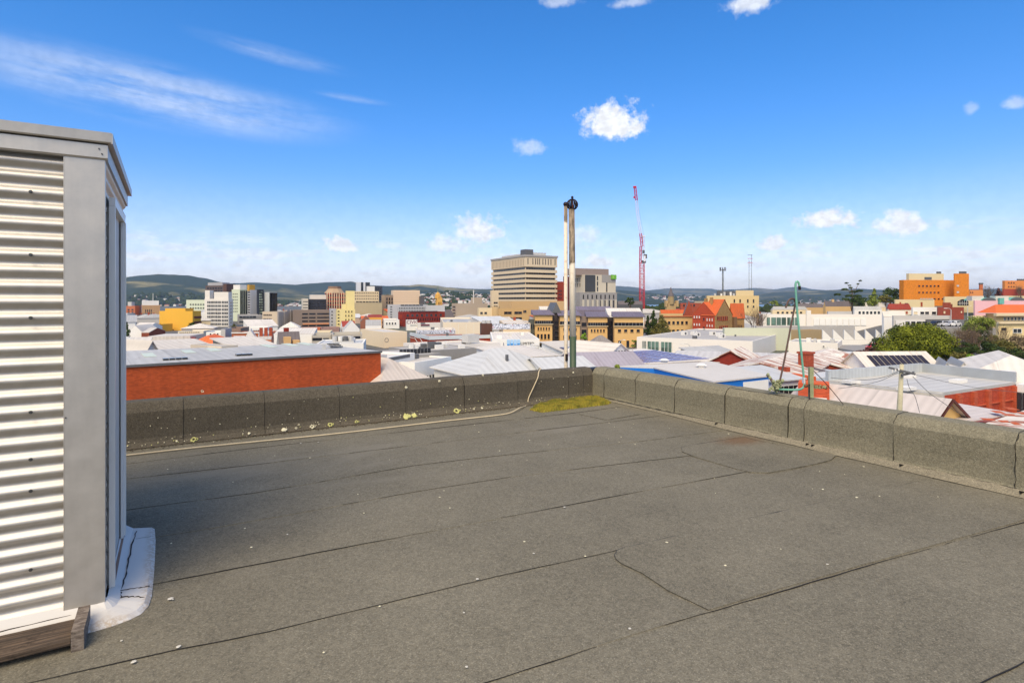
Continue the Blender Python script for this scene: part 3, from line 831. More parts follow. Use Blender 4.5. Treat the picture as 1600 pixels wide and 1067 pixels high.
# ---------------- the sheet-metal rooftop shed
zinc = None
def zinc_material():
    m = bpy.data.materials.new('zincalume'); m.use_nodes = True
    t = NT(m.node_tree); b = t.n['Principled BSDF']; o = t.n.new('ShaderNodeTexCoord').outputs['Object']
    x, y, z = t.sep(o)
    n = t.noise(o, 9.0, 5.0, 0.65); n2 = t.noise(t.comb(t.mul(t.add(x, y), 14.0), t.mul(z, 1.3), 0.0), 1.0, 3.0)
    f = t.add(0.60, t.add(t.mul(t.sub(n, .5), .22), t.mul(t.sub(n2, .5), .14)))
    t.put(b.inputs['Base Color'], t.mix(1.0, C8(240, 233, 220), t.comb(f, f, f), 'MULTIPLY'))
    b.inputs['Metallic'].default_value = 0.65
    t.put(b.inputs['Roughness'], t.add(.34, t.mul(n, .22)))
    return m
zinc = zinc_material()
whitep = mat('white_frame_paint', (232, 228, 218), 0.35, 0.05, 4, k=0.95)
SHC = FL(165, 950); SHC = Vector((-2.105, 2.95, 0))
sh = thing('shed', 'silver corrugated sheet-metal shed with a white framed opening on its side', 'shed', SHC, TH)
ZB, ZT = 0.045, 2.33
# front sheet: real corrugations, waves run along x
def corr_sheet(axis, a0, a1, z0, z1, pitch, amp, off, n_per=10, phase=0.0):
    g = G(); n = int((z1 - z0) / pitch * n_per); prev = None
    for k in range(n + 1):
        z = z0 + (z1 - z0) * k / n
        s = math.sin(2 * math.pi * (z - z0) / pitch + phase); d = amp * (abs(s) ** 0.75) * (1 if s > 0 else -1)
        for a in (a0, a1):
            g.v.append((a, off - d, z) if axis == 'x' else (off + d, a, z))
    for k in range(n):
        i = 2 * k; g.f.append((i, i + 1, i + 3, i + 2)); g.m.append(0)
    return g
G().box(-2.6, 0.03, 0.02, -0.035, 1.60, 2.36).build('body', mat('shed_inner_dark', (34, 34, 36), .8, .1, 1, k=1), sh)
corr_sheet('x', -2.6, -0.145, ZB + .0, ZT, 0.0765, 0.0110, -0.002).build('wall_sheet', zinc, sh, smooth=True)
corr_sheet('y', 0.030, 1.62, ZB + .03, ZT, 0.0765, 0.0105, 0.0).build('wall_sheet', zinc, sh, smooth=True)
g = G()                                              # corner flashing, folded
g.box(-0.153, -0.030, ZB - .008, 0.012, -0.026, 2.345); g.box(0.008, -0.026, ZB - .008, 0.012, 0.022, 2.345)
g.build('corner_flashing', zinc, sh)
g = G(); g.box(-0.157, -0.030, ZB, -0.152, -0.012, 2.34); g.build('flashing_edge', zinc, sh)
g = G()
g.extr_x([(-0.034, 2.318), (-0.040, 2.326), (-0.040, 2.392), (-0.02, 2.400), (0.0, 2.40), (0.0, 2.318)], -2.6, 0.024)
g.box(0.0, 0.0, 2.318, 0.022, 1.64, 2.392)
g.build('lower_fascia', zinc, sh)
g = G()
g.extr_x([(-0.050, 2.400), (-0.056, 2.406), (-0.060, 2.452), (-0.040, 2.458), (1.66, 2.44), (1.66, 2.40)], -2.64, 0.040)
g.build('roof_cap', zinc, sh)
G().box(0.0405, -0.058, 2.398, 0.046, 1.66, 2.450).build('cap_end', zinc, sh)
scr = mat('screw_head', (92, 92, 90), 0.4, .2, 5, metal=0.6)
for kk, zz in enumerate((2.10, 1.81, 1.49, 1.07, 0.85, 0.64, 0.33)):
    k = round((zz - ZB) / 0.0765 - 0.25); z = ZB + (k + .25) * 0.0765
    for xx in (-0.285, -1.2):
        g = G(); c = [Vector((xx, -0.0185, z)), Vector((xx, -0.0205, z)), Vector((xx, -0.0265, z))]
        g.tube([c[0], c[1]], 0.0085, 8); g.tube([c[1], c[2]], 0.0052, 6)
        g.build('screw', scr, sh)
for xx, zz in ((-0.012, 2.37), (0.0, 2.345)):
    G().tube([(xx, -0.040, zz), (xx, -0.045, zz)], 0.004, 6).build('rivet', scr, sh)
G().tube([(-0.148, -0.030, 1.02), (-0.148, -0.034, 1.02)], 0.004, 6).build('rivet', scr, sh)
# framed opening on the side
fr = G()
y0, y1, zt, zb = 0.105, 0.88, 2.105, 0.075
fr.box(0.018, y0, zb, 0.045, y0 + .035, zt); fr.box(0.0, y1, zb, 0.050, y1 + .05, zt); fr.box(0.018, y0, zt + .001, 0.046, y1 + .045, zt + .045)
fr.box(0.026, y1 - .045, zb, 0.040, y1 - .002, zt - .001)
fo = fr.build('door_frame', whitep, sh)
G().box(-0.02, y0 + .037, zb, 0.0175, y1 - .002, zt - .002).build('door_panel', mat('door_beige', (206, 202, 194), .5, .06, 3, k=.9), sh)
G().box(0.0, y0 + .04, zb - .022, 0.040, y1 + .03, zb - .003).build('sill', mat('rusty_sill', (150, 120, 100), .8, .4, 20), sh)
# white membrane kerb round the foot
wmem = bpy.data.materials.new('white_membrane'); wmem.use_nodes = True
t = NT(wmem.node_tree); b = t.n['Principled BSDF']; o = t.n.new('ShaderNodeTexCoord').outputs['Object']
x, y, z = t.sep(o)
n = t.noise(o, 6, 5, .65); n2 = t.noise(o, 45, 3, .7)
edge = t.smooth(t.add(x, t.mul(t.sub(n, .5), .07)), .14, .205)
edge2 = t.smooth(t.add(t.mul(y, -1.0), t.mul(t.sub(n, .5), .07)), .10, .19)
dirt = t.mul(t.mx(edge, edge2), t.smooth(n2, .35, .6))
c = t.mix(t.mul(dirt, .75), C8(222, 218, 210, .80), C8(168, 148, 120))
c = t.mix(t.mul(t.smooth(n, .58, .72), .35), c, C8(176, 168, 156))
t.put(b.inputs['Base Color'], c); b.inputs['Roughness'].default_value = 0.6
def kerb():
    out = [(0.205, 1.12), (0.215, 0.9), (0.218, 0.4), (0.212, 0.05), (0.200, -0.06), (0.17, -0.125), (0.12, -0.165), (0.05, -0.19), (-0.05, -0.20), (-0.6, -0.19), (-2.6, -0.19)]
    mid = [(0.205 - .02, 1.11), (0.19, 0.9), (0.195, 0.4), (0.19, 0.05), (0.18, -0.05), (0.15, -0.11), (0.11, -0.145), (0.045, -0.17), (-0.05, -0.18), (-0.6, -0.17), (-2.6, -0.17)]
    inn = [(0.08, 1.12), (0.075, 0.9), (0.075, 0.4), (0.075, 0.08), (0.07, 0.02), (0.06, -0.02), (0.045, -0.045), (0.02, -0.06), (-0.05, -0.07), (-0.6, -0.07), (-2.6, -0.07)]
    up = [(0.02, 1.12), (0.02, 0.9), (0.02, 0.4), (0.02, 0.06), (0.02, 0.0), (0.018, -0.008), (0.01, -0.012), (0.0, -0.014), (-0.05, -0.014), (-0.6, -0.014), (-2.6, -0.014)]
    g = G()
    for row, z in ((out, 0.004), (mid, 0.022), (inn, 0.034), (up, 0.078)):
        for k, (x, y) in enumerate(row): g.v.append((x, y, z + .002 * math.sin(k * 2.1)))
    n = len(out)
    for a in range(3):
        for k in range(n - 1):
            g.f.append((a * n + k, (a + 1) * n + k, (a + 1) * n + k + 1, a * n + k + 1)); g.m.append(0)
    # skirt and far end
    for k in range(n): g.v.append((out[k][0], out[k][1], -0.008))
    for k in range(n - 1): g.f.append((3 * n + n + k, k, k + 1, 4 * n + k + 1)); g.m.append(0)
    return g
kb = kerb().build('kerb_membrane', wmem, sh)
def crack(pts, name='crack', r=0.0022):
    q = []
    for a, b in zip(pts, pts[1:]):
        for k in range(6):
            p = Vector(a).lerp(Vector(b), k / 6); q.append(p + Vector((R.uniform(-1, 1) * .004, R.uniform(-1, 1) * .004, 0)))
    q.append(Vector(pts[-1]))
    return G().tube(q, [r * R.uniform(.4, 1.6) for _ in q], 5).build(name, mat('crack_dark', (58, 50, 44), .9, .2, 9, k=1), kb)
crack([(0.10, 1.05, .034), (0.085, .75, .035), (.082, .4, .035), (.07, .12, .036), (.075, .04, .035)], r=.0032)
crack([(.06, .13, .04), (.14, .14, .029), (.2, .145, .022)])
crack([(.075, .05, .036), (.13, .035, .031), (.18, .01, .023)], r=.0028)
crack([(.085, .9, .034), (.19, .93, .023)], r=.0015)
crack([(-.06, -.05, .045), (-.5, -.06, .042), (-1.2, -.05, .046)], r=.0025)
# weathered timber lying against it
def timber_material(name, a, b_, sc=1.0):
    m = bpy.data.materials.new(name); m.use_nodes = True
    t = NT(m.node_tree); b = t.n['Principled BSDF']; o = t.n.new('ShaderNodeTexCoord').outputs['Object']
    x, y, z = t.sep(o)
    n = t.noise(t.comb(t.mul(x, 3.0 * sc), t.mul(y, 60.0), t.mul(z, 60.0)), 1.0, 4.0, .6); n2 = t.noise(o, 14.0, 5.0, .7)
    c = t.mix(t.smooth(n, .35, .65), C8(*a), C8(*b_)); c = t.mix(t.mul(t.smooth(n2, .5, .7), .75), c, C8(40, 30, 22))
    t.put(b.inputs['Base Color'], c); b.inputs['Roughness'].default_value = .9
    bp = t.n.new('ShaderNodeBump'); bp.inputs['Distance'].default_value = .004; t.put(bp.inputs['Height'], t.add(n, n2)); t.l.new(bp.outputs[0], b.inputs['Normal'])
    return m
tim = timber_material('weathered_timber', (106, 88, 70), (60, 50, 40))
g = G()
n = 14
for k in range(n):
    xa = -2.5 + (2.38) * k / n; xb = -2.5 + 2.38 * (k + 1) / n
    dz = .004 * math.sin(k * 1.7)
g.extr_x([(-0.345, 0.036), (-0.350, 0.060), (-0.340, 0.066), (-0.175, 0.076), (-0.170, 0.070), (-0.175, 0.044)], -2.5, -0.092)
pk = g.build('timber_plank', tim, loc=SHC, rz=TH); tag(pk, 'long weathered timber plank lying in front of the silver shed', 'timber')
g = G().box(-0.090, -0.350, 0.002, -0.042, -0.100, 0.096)
bk = g.build('timber_block', timber_material('grey_timber', (136, 124, 110), (92, 80, 70), 8.0), loc=SHC, rz=TH); tag(bk, 'short grey timber block set on edge at the end of the long plank', 'timber')

# ---------------- tall timber posts outside the parapet corner
def post_material(name, paint, bare, zlo, zhi):
    m = bpy.data.materials.new(name); m.use_nodes = True
    t = NT(m.node_tree); b = t.n['Principled BSDF']; o = t.n.new('ShaderNodeTexCoord').outputs['Object']
    x, y, z = t.sep(o)
    n = t.noise(t.comb(t.mul(x, 30), t.mul(y, 30), t.mul(z, 5)), 1, 5, .65); n2 = t.noise(o, 9, 4, .6)
    c = t.mix(t.mul(t.smooth(n2, .55, .7), .5), C8(*paint), C8(*bare))
    wear = t.mul(t.smooth(t.add(z, t.mul(t.sub(n2, .5), .3)), zlo - .04, zlo + .04), t.smooth(t.add(z, t.mul(t.sub(n2, .5), .3)), zhi + .04, zhi - .04))
    c = t.mix(wear, c, t.mix(t.smooth(n, .3, .7), C8(74, 64, 54), C8(168, 150, 124)))
    f = t.add(.86, t.mul(n, .36)); c = t.mix(1.0, c, t.comb(f, f, f), 'MULTIPLY')
    t.put(b.inputs['Base Color'], c); b.inputs['Roughness'].default_value = .8
    return m
iron = mat('dark_iron', (48, 36, 36), .5, .3, 10, metal=.4, k=1)
YP = 10.3
pb = P(889.0, 575, YP); top = P(889, 316, YP).z
def zpx(py, Y): return CAMZ - (py - HOR) / F_PX * Y
po = thing('flagpole', 'slim cream painted pole with a small dark ball on top, left of the thicker post', 'pole', (P(884.6, 575, YP + .3).x, YP + .3, -6))
zt = zpx(318, YP) + 6
pts = [Vector((P(890, 0, YP).x - P(887, 0, YP).x, 0, 0)), Vector((0.0, 0, 4)), Vector((P(884.6, 0, YP).x - P(887, 0, YP).x, 0, zt))]
G().tube([(.0, 0, 0), (-.002, 0, 5.2), (-.004, 0, 7), (-.008, 0, zt)], [.038, .037, .036, .034], 14).build('shaft', post_material('cream_paint_slim', (232, 216, 190), (176, 146, 108), zt - .28, zt + .2), po, smooth=True)
G().ball((-.010, 0, zt + .035), .045, 12, 8).build('ball_cap', iron, po, smooth=True)
G().box(-.02, -.06, zpx(566, YP) + 6, .03, -.04, zpx(555, YP) + 6).build('bracket', iron, po)
po2 = thing('flagpole', 'thick peeling cream post with a green foot and an iron cage ball on top', 'pole', (P(895.3, 575, YP).x, YP + .02, -6))
zt = zpx(327, YP) + 6; zg = zpx(526, YP) + 6
x1 = (892 - 894) / F_PX * YP
G().tube([(.0, 0, zg), (x1 * .6, 0, 8.3), (x1, 0, zt)], [.057, .056, .055], 16).build('shaft', post_material('cream_paint_thick', (246, 232, 206), (214, 194, 164), zpx(414, YP) + 6, zt + .5), po2, smooth=True)
G().tube([(.012, 0, 0), (.006, 0, 5), (.0, 0, zg - .001)], [.062, .061, .060], 16).build('green_base', mat('green_paint', (62, 78, 54), .5, .25, 4, k=1), po2, smooth=True)
g = G(); cc = Vector((x1 + .012, 0, zt + .085)); rb = .098
for k in range(7):
    a = math.pi * k / 7
    pts = [cc + Vector((math.cos(a) * math.sin(p) * rb, math.sin(a) * math.sin(p) * rb, math.cos(p) * rb * .98)) for p in [6.2832 * q / 20 for q in range(21)]]
    g.tube(pts, .0095, 5, caps=False)
g.build('cage_ball', iron, po2, smooth=True)
G().ball(cc + Vector((0, 0, rb + .03)), .024, 8, 6, sz=1.2).build('finial', iron, po2, smooth=True)
G().tube([cc + Vector((0, 0, -.12)), cc + Vector((0, 0, .09))], [.028, .014], 8).build('cage_core', mat('rust_core', (110, 60, 45), .8, .3, 10), po2)

# ---------------- bent pipes and short post outside the right parapet
copper = mat('verdigris_pipe', (122, 186, 160), .55, .25, 12, k=.85)
brown = mat('brown_pipe', (104, 82, 72), .6, .25, 12, k=.9)
lichp = mat('lichen_grey_green', (150, 154, 116), .95, .4, 30)
YG = 6.75
def PP(l, Y=YG): return smoothpath([P(px, py, Y) for px, py in l], 5)
def local(pts, o): return [p - o for p in pts]
o0 = P(1213, 612, YG)
pt = thing('vent_pipe', 'green swan-neck pipe rising above the right parapet', 'pipe', o0)
G().tube(local(PP([(1249.5, 452), (1249, 446), (1247.5, 441.5), (1245.5, 440), (1243.5, 442), (1243, 448), (1243.8, 462), (1246, 490), (1250, 530), (1253.5, 565), (1256, 590), (1257, 598), (1255, 605), (1249, 608.5), (1235, 609), (1213, 608)]), o0), .0125, 8).build('pipe', copper, pt, smooth=True)
G().tube(local(PP([(1249.6, 453), (1249, 447)]), o0), .016, 8).build('nozzle', iron, pt)
o1 = P(1215, 611, YG + .05)
pt = thing('vent_pipe', 'brown swan-neck pipe leaning beside the green one', 'pipe', o1)
G().tube(local(PP([(1227.5, 481), (1229.5, 476), (1232, 470), (1235.5, 467.3), (1239.5, 467), (1242, 469), (1242.7, 473), (1241, 483), (1236, 508), (1229, 545), (1222, 580), (1217.5, 600), (1217, 611)], YG + .05), o1), .0115, 8).build('pipe', brown, pt, smooth=True)
g = G(); rr = random.Random(4)
for k in range(46):
    px = rr.gauss(1213, 5); py = rr.gauss(602, 5)
    g.ball(P(px, py, YG + rr.uniform(-.05, .05)), rr.uniform(.008, .022), 6, 4)
for px, py in ((1206, 606), (1208, 598), (1203, 590), (1200, 585)):
    g.ball(P(px, py, YG), .02, 6, 4)
tag(g.build('lichen_clump', lichp), 'grey-green lichen clump crusting the pipe joints on the right parapet', 'lichen', kind='stuff')
G2 = G().tube(smoothpath([P(1198, 585, YG + .1), P(1203, 590, YG + .08), P(1208, 598, YG + .05), P(1212, 606, YG + .03)], 4), .016, 7)
tag(G2.build('stub_pipe', brown, smooth=True), 'short dark elbow pipe left of the two swan-neck pipes', 'pipe')
o2 = P(1267, 620, YG - .3)
pt = thing('post', 'short lichen-covered post with a crossbar beside the green pipe', 'post', o2)
Yq = YG - .3
a = P(1264, 574, Yq) - o2; b_ = P(1270, 621, Yq) - o2
G().box(a.x, -.02, b_.z, b_.x, .02, a.z).build('upright', lichp, pt)
G().tube(local(PP([(1257, 603), (1270, 603), (1284, 604.5), (1292, 606)], Yq + .06), o2), [.014 + .006 * R.random() for _ in range(16)], 7).build('crossbar', mat('rusty_iron', (122, 84, 58), .9, .5, 20), pt, smooth=True)
g = G()
for k in range(26):
    g.ball(P(rr.uniform(1270, 1290), rr.gauss(605, 1.4), Yq + .05) - o2, rr.uniform(.006, .014), 6, 4)
g.build('lichen', lichp, pt)
G().tube(local([P(1264.5, 600, Yq - .03), P(1264.5, 613, Yq - .03), P(1265, 624, Yq - .05)], o2), .008, 6).build('strap', iron, pt)
G().box(*(P(1258, 599, Yq + .1) - o2)[:2], (P(1258, 599, Yq + .1) - o2).z, (P(1263, 592, Yq) - o2).x, .14, (P(1263, 592, Yq) - o2).z).build('white_box', mat('plastic_white', (226, 224, 220)), pt)
w = G().tube([P(1271, 579, Yq), P(1285, 593, Yq - .15), P(1300, 610, Yq - .3), P(1318, 632, Yq - .42)], .0045, 5)
tag(w.build('guy_wire', iron), 'thin black wire running down from the short post to the parapet', 'wire')
# ================================================================== the town: helpers
FOOT = []                                            # footprints already built on: (x, y, radius)
glassd = mat_glass('window_glass_dark', (58, 62, 66), .15, .5, .8)
glassb = mat_glass('window_glass_black', (38, 40, 46), .12, .5, .7)
glassg = mat_glass('window_glass_green', (92, 116, 104), .12, .6, .8)
trimw = mat('trim_white', (232, 228, 218), .7, .06, 2)
trimc = mat('trim_cream', (226, 206, 168), .7, .06, 2)
conc = mat('concrete_grey', (150, 146, 140), .9, .12, .6, 'wall')
roofg = mat('roof_membrane_grey', (176, 172, 166), .9, .2, .3)
roofw = mat('roof_sheet_white', (238, 229, 214), .7, .16, .25, 'ribx', p=.75, k=.78)
roofwy = mat('roof_sheet_white_cross', (238, 229, 214), .7, .16, .25, 'riby', p=.75, k=.78)
roofb = mat('roof_sheet_bluish', (204, 204, 200), .6, .14, .25, 'ribx', p=.75)
roofl = mat('roof_sheet_grey', (184, 182, 176), .6, .18, .25, 'ribx', p=.75)
rooflw = mat('roof_sheet_grey_cross', (178, 176, 170), .6, .18, .25, 'riby', p=.75)
rooft = mat('roof_tile_terracotta', (214, 104, 52), .85, .22, 1.0, 'ribx', p=.5)
roofty = mat('roof_tile_terracotta_cross', (214, 104, 52), .85, .22, 1.0, 'riby', p=.5)
roofred = mat('roof_sheet_red', (160, 66, 50), .8, .2, .5, 'ribx', p=.8)
roofs = mat('roof_slate', (112, 104, 104), .8, .2, .5, 'ribx', p=.6)
rust = mat('roof_rusty', (232, 222, 206), .8, .2, .5, 'ribx', p=.8, p2=.75)
rusty = mat('roof_rusty_cross', (232, 222, 206), .8, .2, .5, 'riby', p=.8, p2=.75)
plant = mat('plant_metal', (196, 194, 188), .6, .15, 2)
plantd = mat('plant_dark', (98, 98, 98), .6, .15, 2)
WHITE = mat('wall_white', (240, 236, 226), .85, .07, .5, 'wall')
CREAM = mat('wall_cream', (236, 214, 172), .85, .08, .5, 'wall')
TAN = mat('wall_tan', (214, 178, 122), .85, .10, .5, 'wall')
BRICK = mat('wall_brick', (168, 78, 50), .9, .2, .5, 'brick', p=3.0)
RED = mat('wall_red_brick', (140, 48, 34), .9, .2, .5, 'brick', p=3.0)

VIEW = []
def note_view(s):
    xs = []
    for p in (0, 1):
        for q in (0, 1):
            v = s.c + s.b * s.W * p + s.a * s.D * q
            if v.y > 1: xs.append(800 + v.x / v.y * F_PX)
    top_ = HOR + (CAMZ - s.zt) / s.c.y * F_PX; base_ = HOR + (CAMZ - s.zb - .4) / s.c.y * F_PX
    VIEW.append((min(xs), max(xs), top_, base_, s.c.y))
def Y_OF(s): return s.c.y
class Bd:
    """a building whose near corner stands at the origin: x runs along its right-hand wall, y along its left-hand wall"""
    def __init__(s, label, cat, xl, xc, xr, yt, Y, yaw, m, D=12.0, W=12.0, roof='flat', mroof=None, rise=2.0, base=None, par=0.7, group=None, over=0.0, name='building'):
        s.yaw = rad(yaw); s.Y = Y; s.m = m
        s.b = Vector((math.cos(s.yaw), math.sin(s.yaw), 0)); s.a = Vector((-math.sin(s.yaw), math.cos(s.yaw), 0))
        s.c = Vector(((xc - 800) / F_PX * Y, Y, 0))
        s.W = s.solve('r', xr) if xr is not None and xr != xc else W
        s.D = s.solve('l', xl) if xl is not None and xl != xc else D
        if not 0.3 < s.D < 90: s.D = 12.0
        if not 0.3 < s.W < 120: print('bad W', label); s.W = W
        s.zt = CAMZ - (yt - HOR) / F_PX * Y
        gz = min(ground_z(*(s.c + s.b * p * s.W + s.a * q * s.D)[:2]) for p in (0, 1) for q in (0, 1))
        s.zb = (gz if base is None else base) - 0.4
        s.H = s.zt - s.zb
        s.o = thing(name, label, cat, (s.c.x, s.c.y, s.zb), s.yaw, group)
        s.roof(roof, mroof, rise, par, over)
        mid = s.c + s.b * s.W / 2 + s.a * s.D / 2
        FOOT.append((s.c, s.b, s.a, s.W, s.D)); note_view(s)
    def solve(s, face, px):
        d = s.b if face == 'r' else s.a
        u = (px - 800) / F_PX
        den = d.x - u * d.y
        t_ = (u * s.c.y - s.c.x) / den if abs(den) > 1e-6 else 12
        return t_
    def z(s, py): return CAMZ - (py - HOR) / F_PX * s.Y - s.zb
    def part(s, g, name, m, smooth=False, parent=None): return g.build(name, m, parent or s.o, smooth)
    def box(s, name, x0, y0, z0, x1, y1, z1, m): return s.part(G().box(x0, y0, z0, x1, y1, z1), name, m)
    def roof(s, kind, mr, rise, par, over):
        W, D, H = s.W, s.D, s.H; mr = mr or roofg
        if kind == 'flat':
            s.box('wall', 0, 0, 0, W, D, H - par, s.m)
            s.box('roof', .02, .02, H - par + .001, W - .02, D - .02, H - par + .05, mr)
            if par > .05:
                t_ = min(.3, W * .1, D * .1); g = G()
                g.box(0, 0, H - par + .001, W, t_, H); g.box(0, D - t_, H - par + .001, W, D, H)
                g.box(0, t_, H - par + .001, t_, D - t_, H); g.box(W - t_, t_, H - par + .001, W, D - t_, H)
                s.part(g, 'parapet', s.m)
                if W > 9 and D > 7 and Y_OF(s) < 240:
                    rq = random.Random(int(W * 100 + D * 10))
                    for _ in range(4):
                        x, y, w_ = rq.uniform(1, W - 2.5), rq.uniform(1.2, D - 2.2), rq.uniform(.5, 1.3)
                        s.box('roof_vent', x, y, H - par + .05, x + w_, y + w_ * .7, H - par + rq.uniform(.5, 1.1), rq.choice((plant, trimw, plantd)))
            return
        o = over; g = G(); r = G(); e = .12
        if kind == 'hip':
            s.box('wall', 0, 0, 0, W, D, H, s.m)
            k = min(W, D) / 2
            A = [(-o, -o, H), (W + o, -o, H), (W + o, D + o, H), (-o, D + o, H)]
            if W >= D: r1, r2 = (k, D / 2, H + rise), (W - k, D / 2, H + rise)
            else: r1, r2 = (W / 2, k, H + rise), (W / 2, D - k, H + rise)
            if W >= D: F = [(A[0], A[1], r2, r1), (A[2], A[3], r1, r2), (A[3], A[0], r1), (A[1], A[2], r2)]
            else: F = [(A[1], A[2], r2, r1), (A[3], A[0], r1, r2), (A[0], A[1], r1), (A[2], A[3], r2)]
            for f in F:
                i = len(r.v); r.v += [tuple(p) for p in f]; r.f.append(tuple(range(i, i + len(f)))); r.m.append(0)
            i = len(r.v); r.v += [(p[0], p[1], H - e) for p in A]; r.f.append((i + 3, i + 2, i + 1, i)); r.m.append(0)
            for q in range(4):
                a, b_ = A[q], A[(q + 1) % 4]; r.quad((a[0], a[1], H - e), (b_[0], b_[1], H - e), b_, a, 1)
            s.part(r, 'roof', [mr, trimw])
        elif kind in ('gablex', 'gabley'):            # ridge along x / along y
            if kind == 'gablex':
                g.prism([(0, 0), (W, 0), (W, D), (0, D)], 0, H)
                for x in (0, W):
                    g.tri((x, 0, H), (x, D, H), (x, D / 2, H + rise)) if x == W else g.tri((x, D, H), (x, 0, H), (x, D / 2, H + rise))
                dz = rise / (D / 2) * o
                pr_ = [(-o, H - dz), (-o, H - dz + e), (D / 2, H + rise + e), (D + o, H - dz + e), (D + o, H - dz), (D / 2, H + rise)]
                r.extr_x(pr_, -o, W + o)
            else:
                g.prism([(0, 0), (W, 0), (W, D), (0, D)], 0, H)
                g.tri((0, 0, H), (W, 0, H), (W / 2, 0, H + rise)); g.tri((W, D, H), (0, D, H), (W / 2, D, H + rise))
                dz = rise / (W / 2) * o
                pr_ = [(-o, H - dz), (-o, H - dz + e), (W / 2, H + rise + e), (W + o, H - dz + e), (W + o, H - dz), (W / 2, H + rise)]
                n = len(pr_); i = 0
                r.v += [(a, -o, b_) for a, b_ in pr_] + [(a, D + o, b_) for a, b_ in pr_]
                r.f.append(tuple(reversed(range(n)))); r.f.append(tuple(n + q for q in range(n))); r.m += [0, 0]
                for q in range(n):
                    j = (q + 1) % n; r.f.append((q, j, n + j, n + q)); r.m.append(0)
            s.part(g, 'wall', s.m); s.part(r, 'roof', mr)
        elif kind == 'skil':                          # one plane rising to the back
            g.prism([(0, 0), (W, 0), (W, D), (0, D)], 0, [H, H, H + rise, H + rise]); s.part(g, 'wall', s.m)
            r.prism([(-o, -o), (W + o, -o), (W + o, D + o), (-o, D + o)], [H + .01, H + .01, H + rise + .01, H + rise + .01], [H + e, H + e, H + rise + e, H + rise + e])
            s.part(r, 'roof', mr)
    def win(s, face, pa, pb, cols, rows, m=None, wf=.6, name='window', trim=None, d=.05, fr=.10, arch=False):
        """windows in a regular set between two columns of the photo; rows are (top, bottom) pixel rows at the near corner"""
        m = m or glassd; trim = trim or s.m
        ta, tb = sorted((s.solve(face, pa), s.solve(face, pb))); st = (tb - ta) / cols
        cache = {}
        for (ra, rb_) in rows:
            z1, z0 = s.z(ra), s.z(rb_); w = st * wf; h = z1 - z0
            key = round(h, 2)
            if key not in cache:
                g = G(); f = min(fr, w * .2, h * .2)
                g.box(0, -d, 0, w, -.001, h, 0)
                g.box(-f, -d - .12, -f, w + f, -.001, -.001, 1); g.box(-f, -d - .06, h + .001, w + f, -.001, h + f, 1)
                g.box(-f, -d - .06, 0, -.001, -.001, h, 1); g.box(w + .001, -d - .06, 0, w + f, -.001, h, 1)
                if w > 1.6 and w > h * .9:
                    g.box(w / 2 - .04, -d - .03, 0, w / 2 + .04, -d - .001, h, 1)
                cache[key] = g.mesh(name, [m, trim])
            for c in range(cols):
                t_ = ta + st * (c + .5)
                if face == 'r': link(name, cache[key], s.o, (t_ - w / 2, 0, z0))
                else: link(name, cache[key], s.o, (0, t_ + w / 2, z0), rot=(0, 0, -math.pi / 2))
        return s
    def band(s, face, pa, pb, py0, py1, m, name='window_band', d=.06, mull=0, trim=None):
        ta, tb = sorted((s.solve(face, pa), s.solve(face, pb))) if pa is not None else (0, s.W if face == 'r' else s.D)
        z1, z0 = s.z(py0), s.z(py1)
        g = G()
        if face == 'r': g.box(ta, -d, z0, tb, -.001, z1)
        else: g.box(-d, ta, z0, -.001, tb, z1)
        if mull:
            for k in range(1, mull):
                t_ = ta + (tb - ta) * k / mull
                if face == 'r': g.box(t_ - .09, -d - .10, z0, t_ + .09, -d - .001, z1, 1)
                else: g.box(-d - .10, t_ - .09, z0, -d - .001, t_ + .09, z1, 1)
        s.part(g, name, [m, trim or s.m])
        return s
    def top(s, name, x0, y0, x1, y1, h, m, z=None):
        """something standing on the roof, in fractions of the plan"""
        z = s.H - .6 if z is None else z
        return s.box(name, s.W * x0, s.D * y0, z, s.W * x1, s.D * y1, s.H + h, m)

def R2(label, cat, A, B, z, D, m, roof='flat', mroof=None, rise=1.5, par=.4, over=.3, group=None, name='building', zr=None):
    """a building given by the two ends of its front roof edge (photo points on the level z) and its depth"""
    a = FL(A[0], A[1], z); b = FL(B[0], B[1], z)
    d = b - a; yaw = math.degrees(math.atan2(d.y, d.x))
    o = Bd.__new__(Bd)
    o.yaw = rad(yaw); o.Y = a.y; o.m = m; o.b = d.normalized(); o.a = Vector((-o.b.y, o.b.x, 0)); o.c = Vector((a.x, a.y, 0))
    o.W = d.length; o.D = D; o.zt = z
    gz = min(ground_z(*(o.c + o.b * p * o.W + o.a * q * D)[:2]) for p in (0, 1) for q in (0, 1)); o.zb = min(gz, z - 2) - .4; o.H = z - o.zb
    o.o = thing(name, label, cat, (a.x, a.y, o.zb), o.yaw, group)
    o.roof(roof, mroof, rise, par, over)
    FOOT.append((o.c, o.b, o.a, o.W, o.D)); note_view(o)
    return o
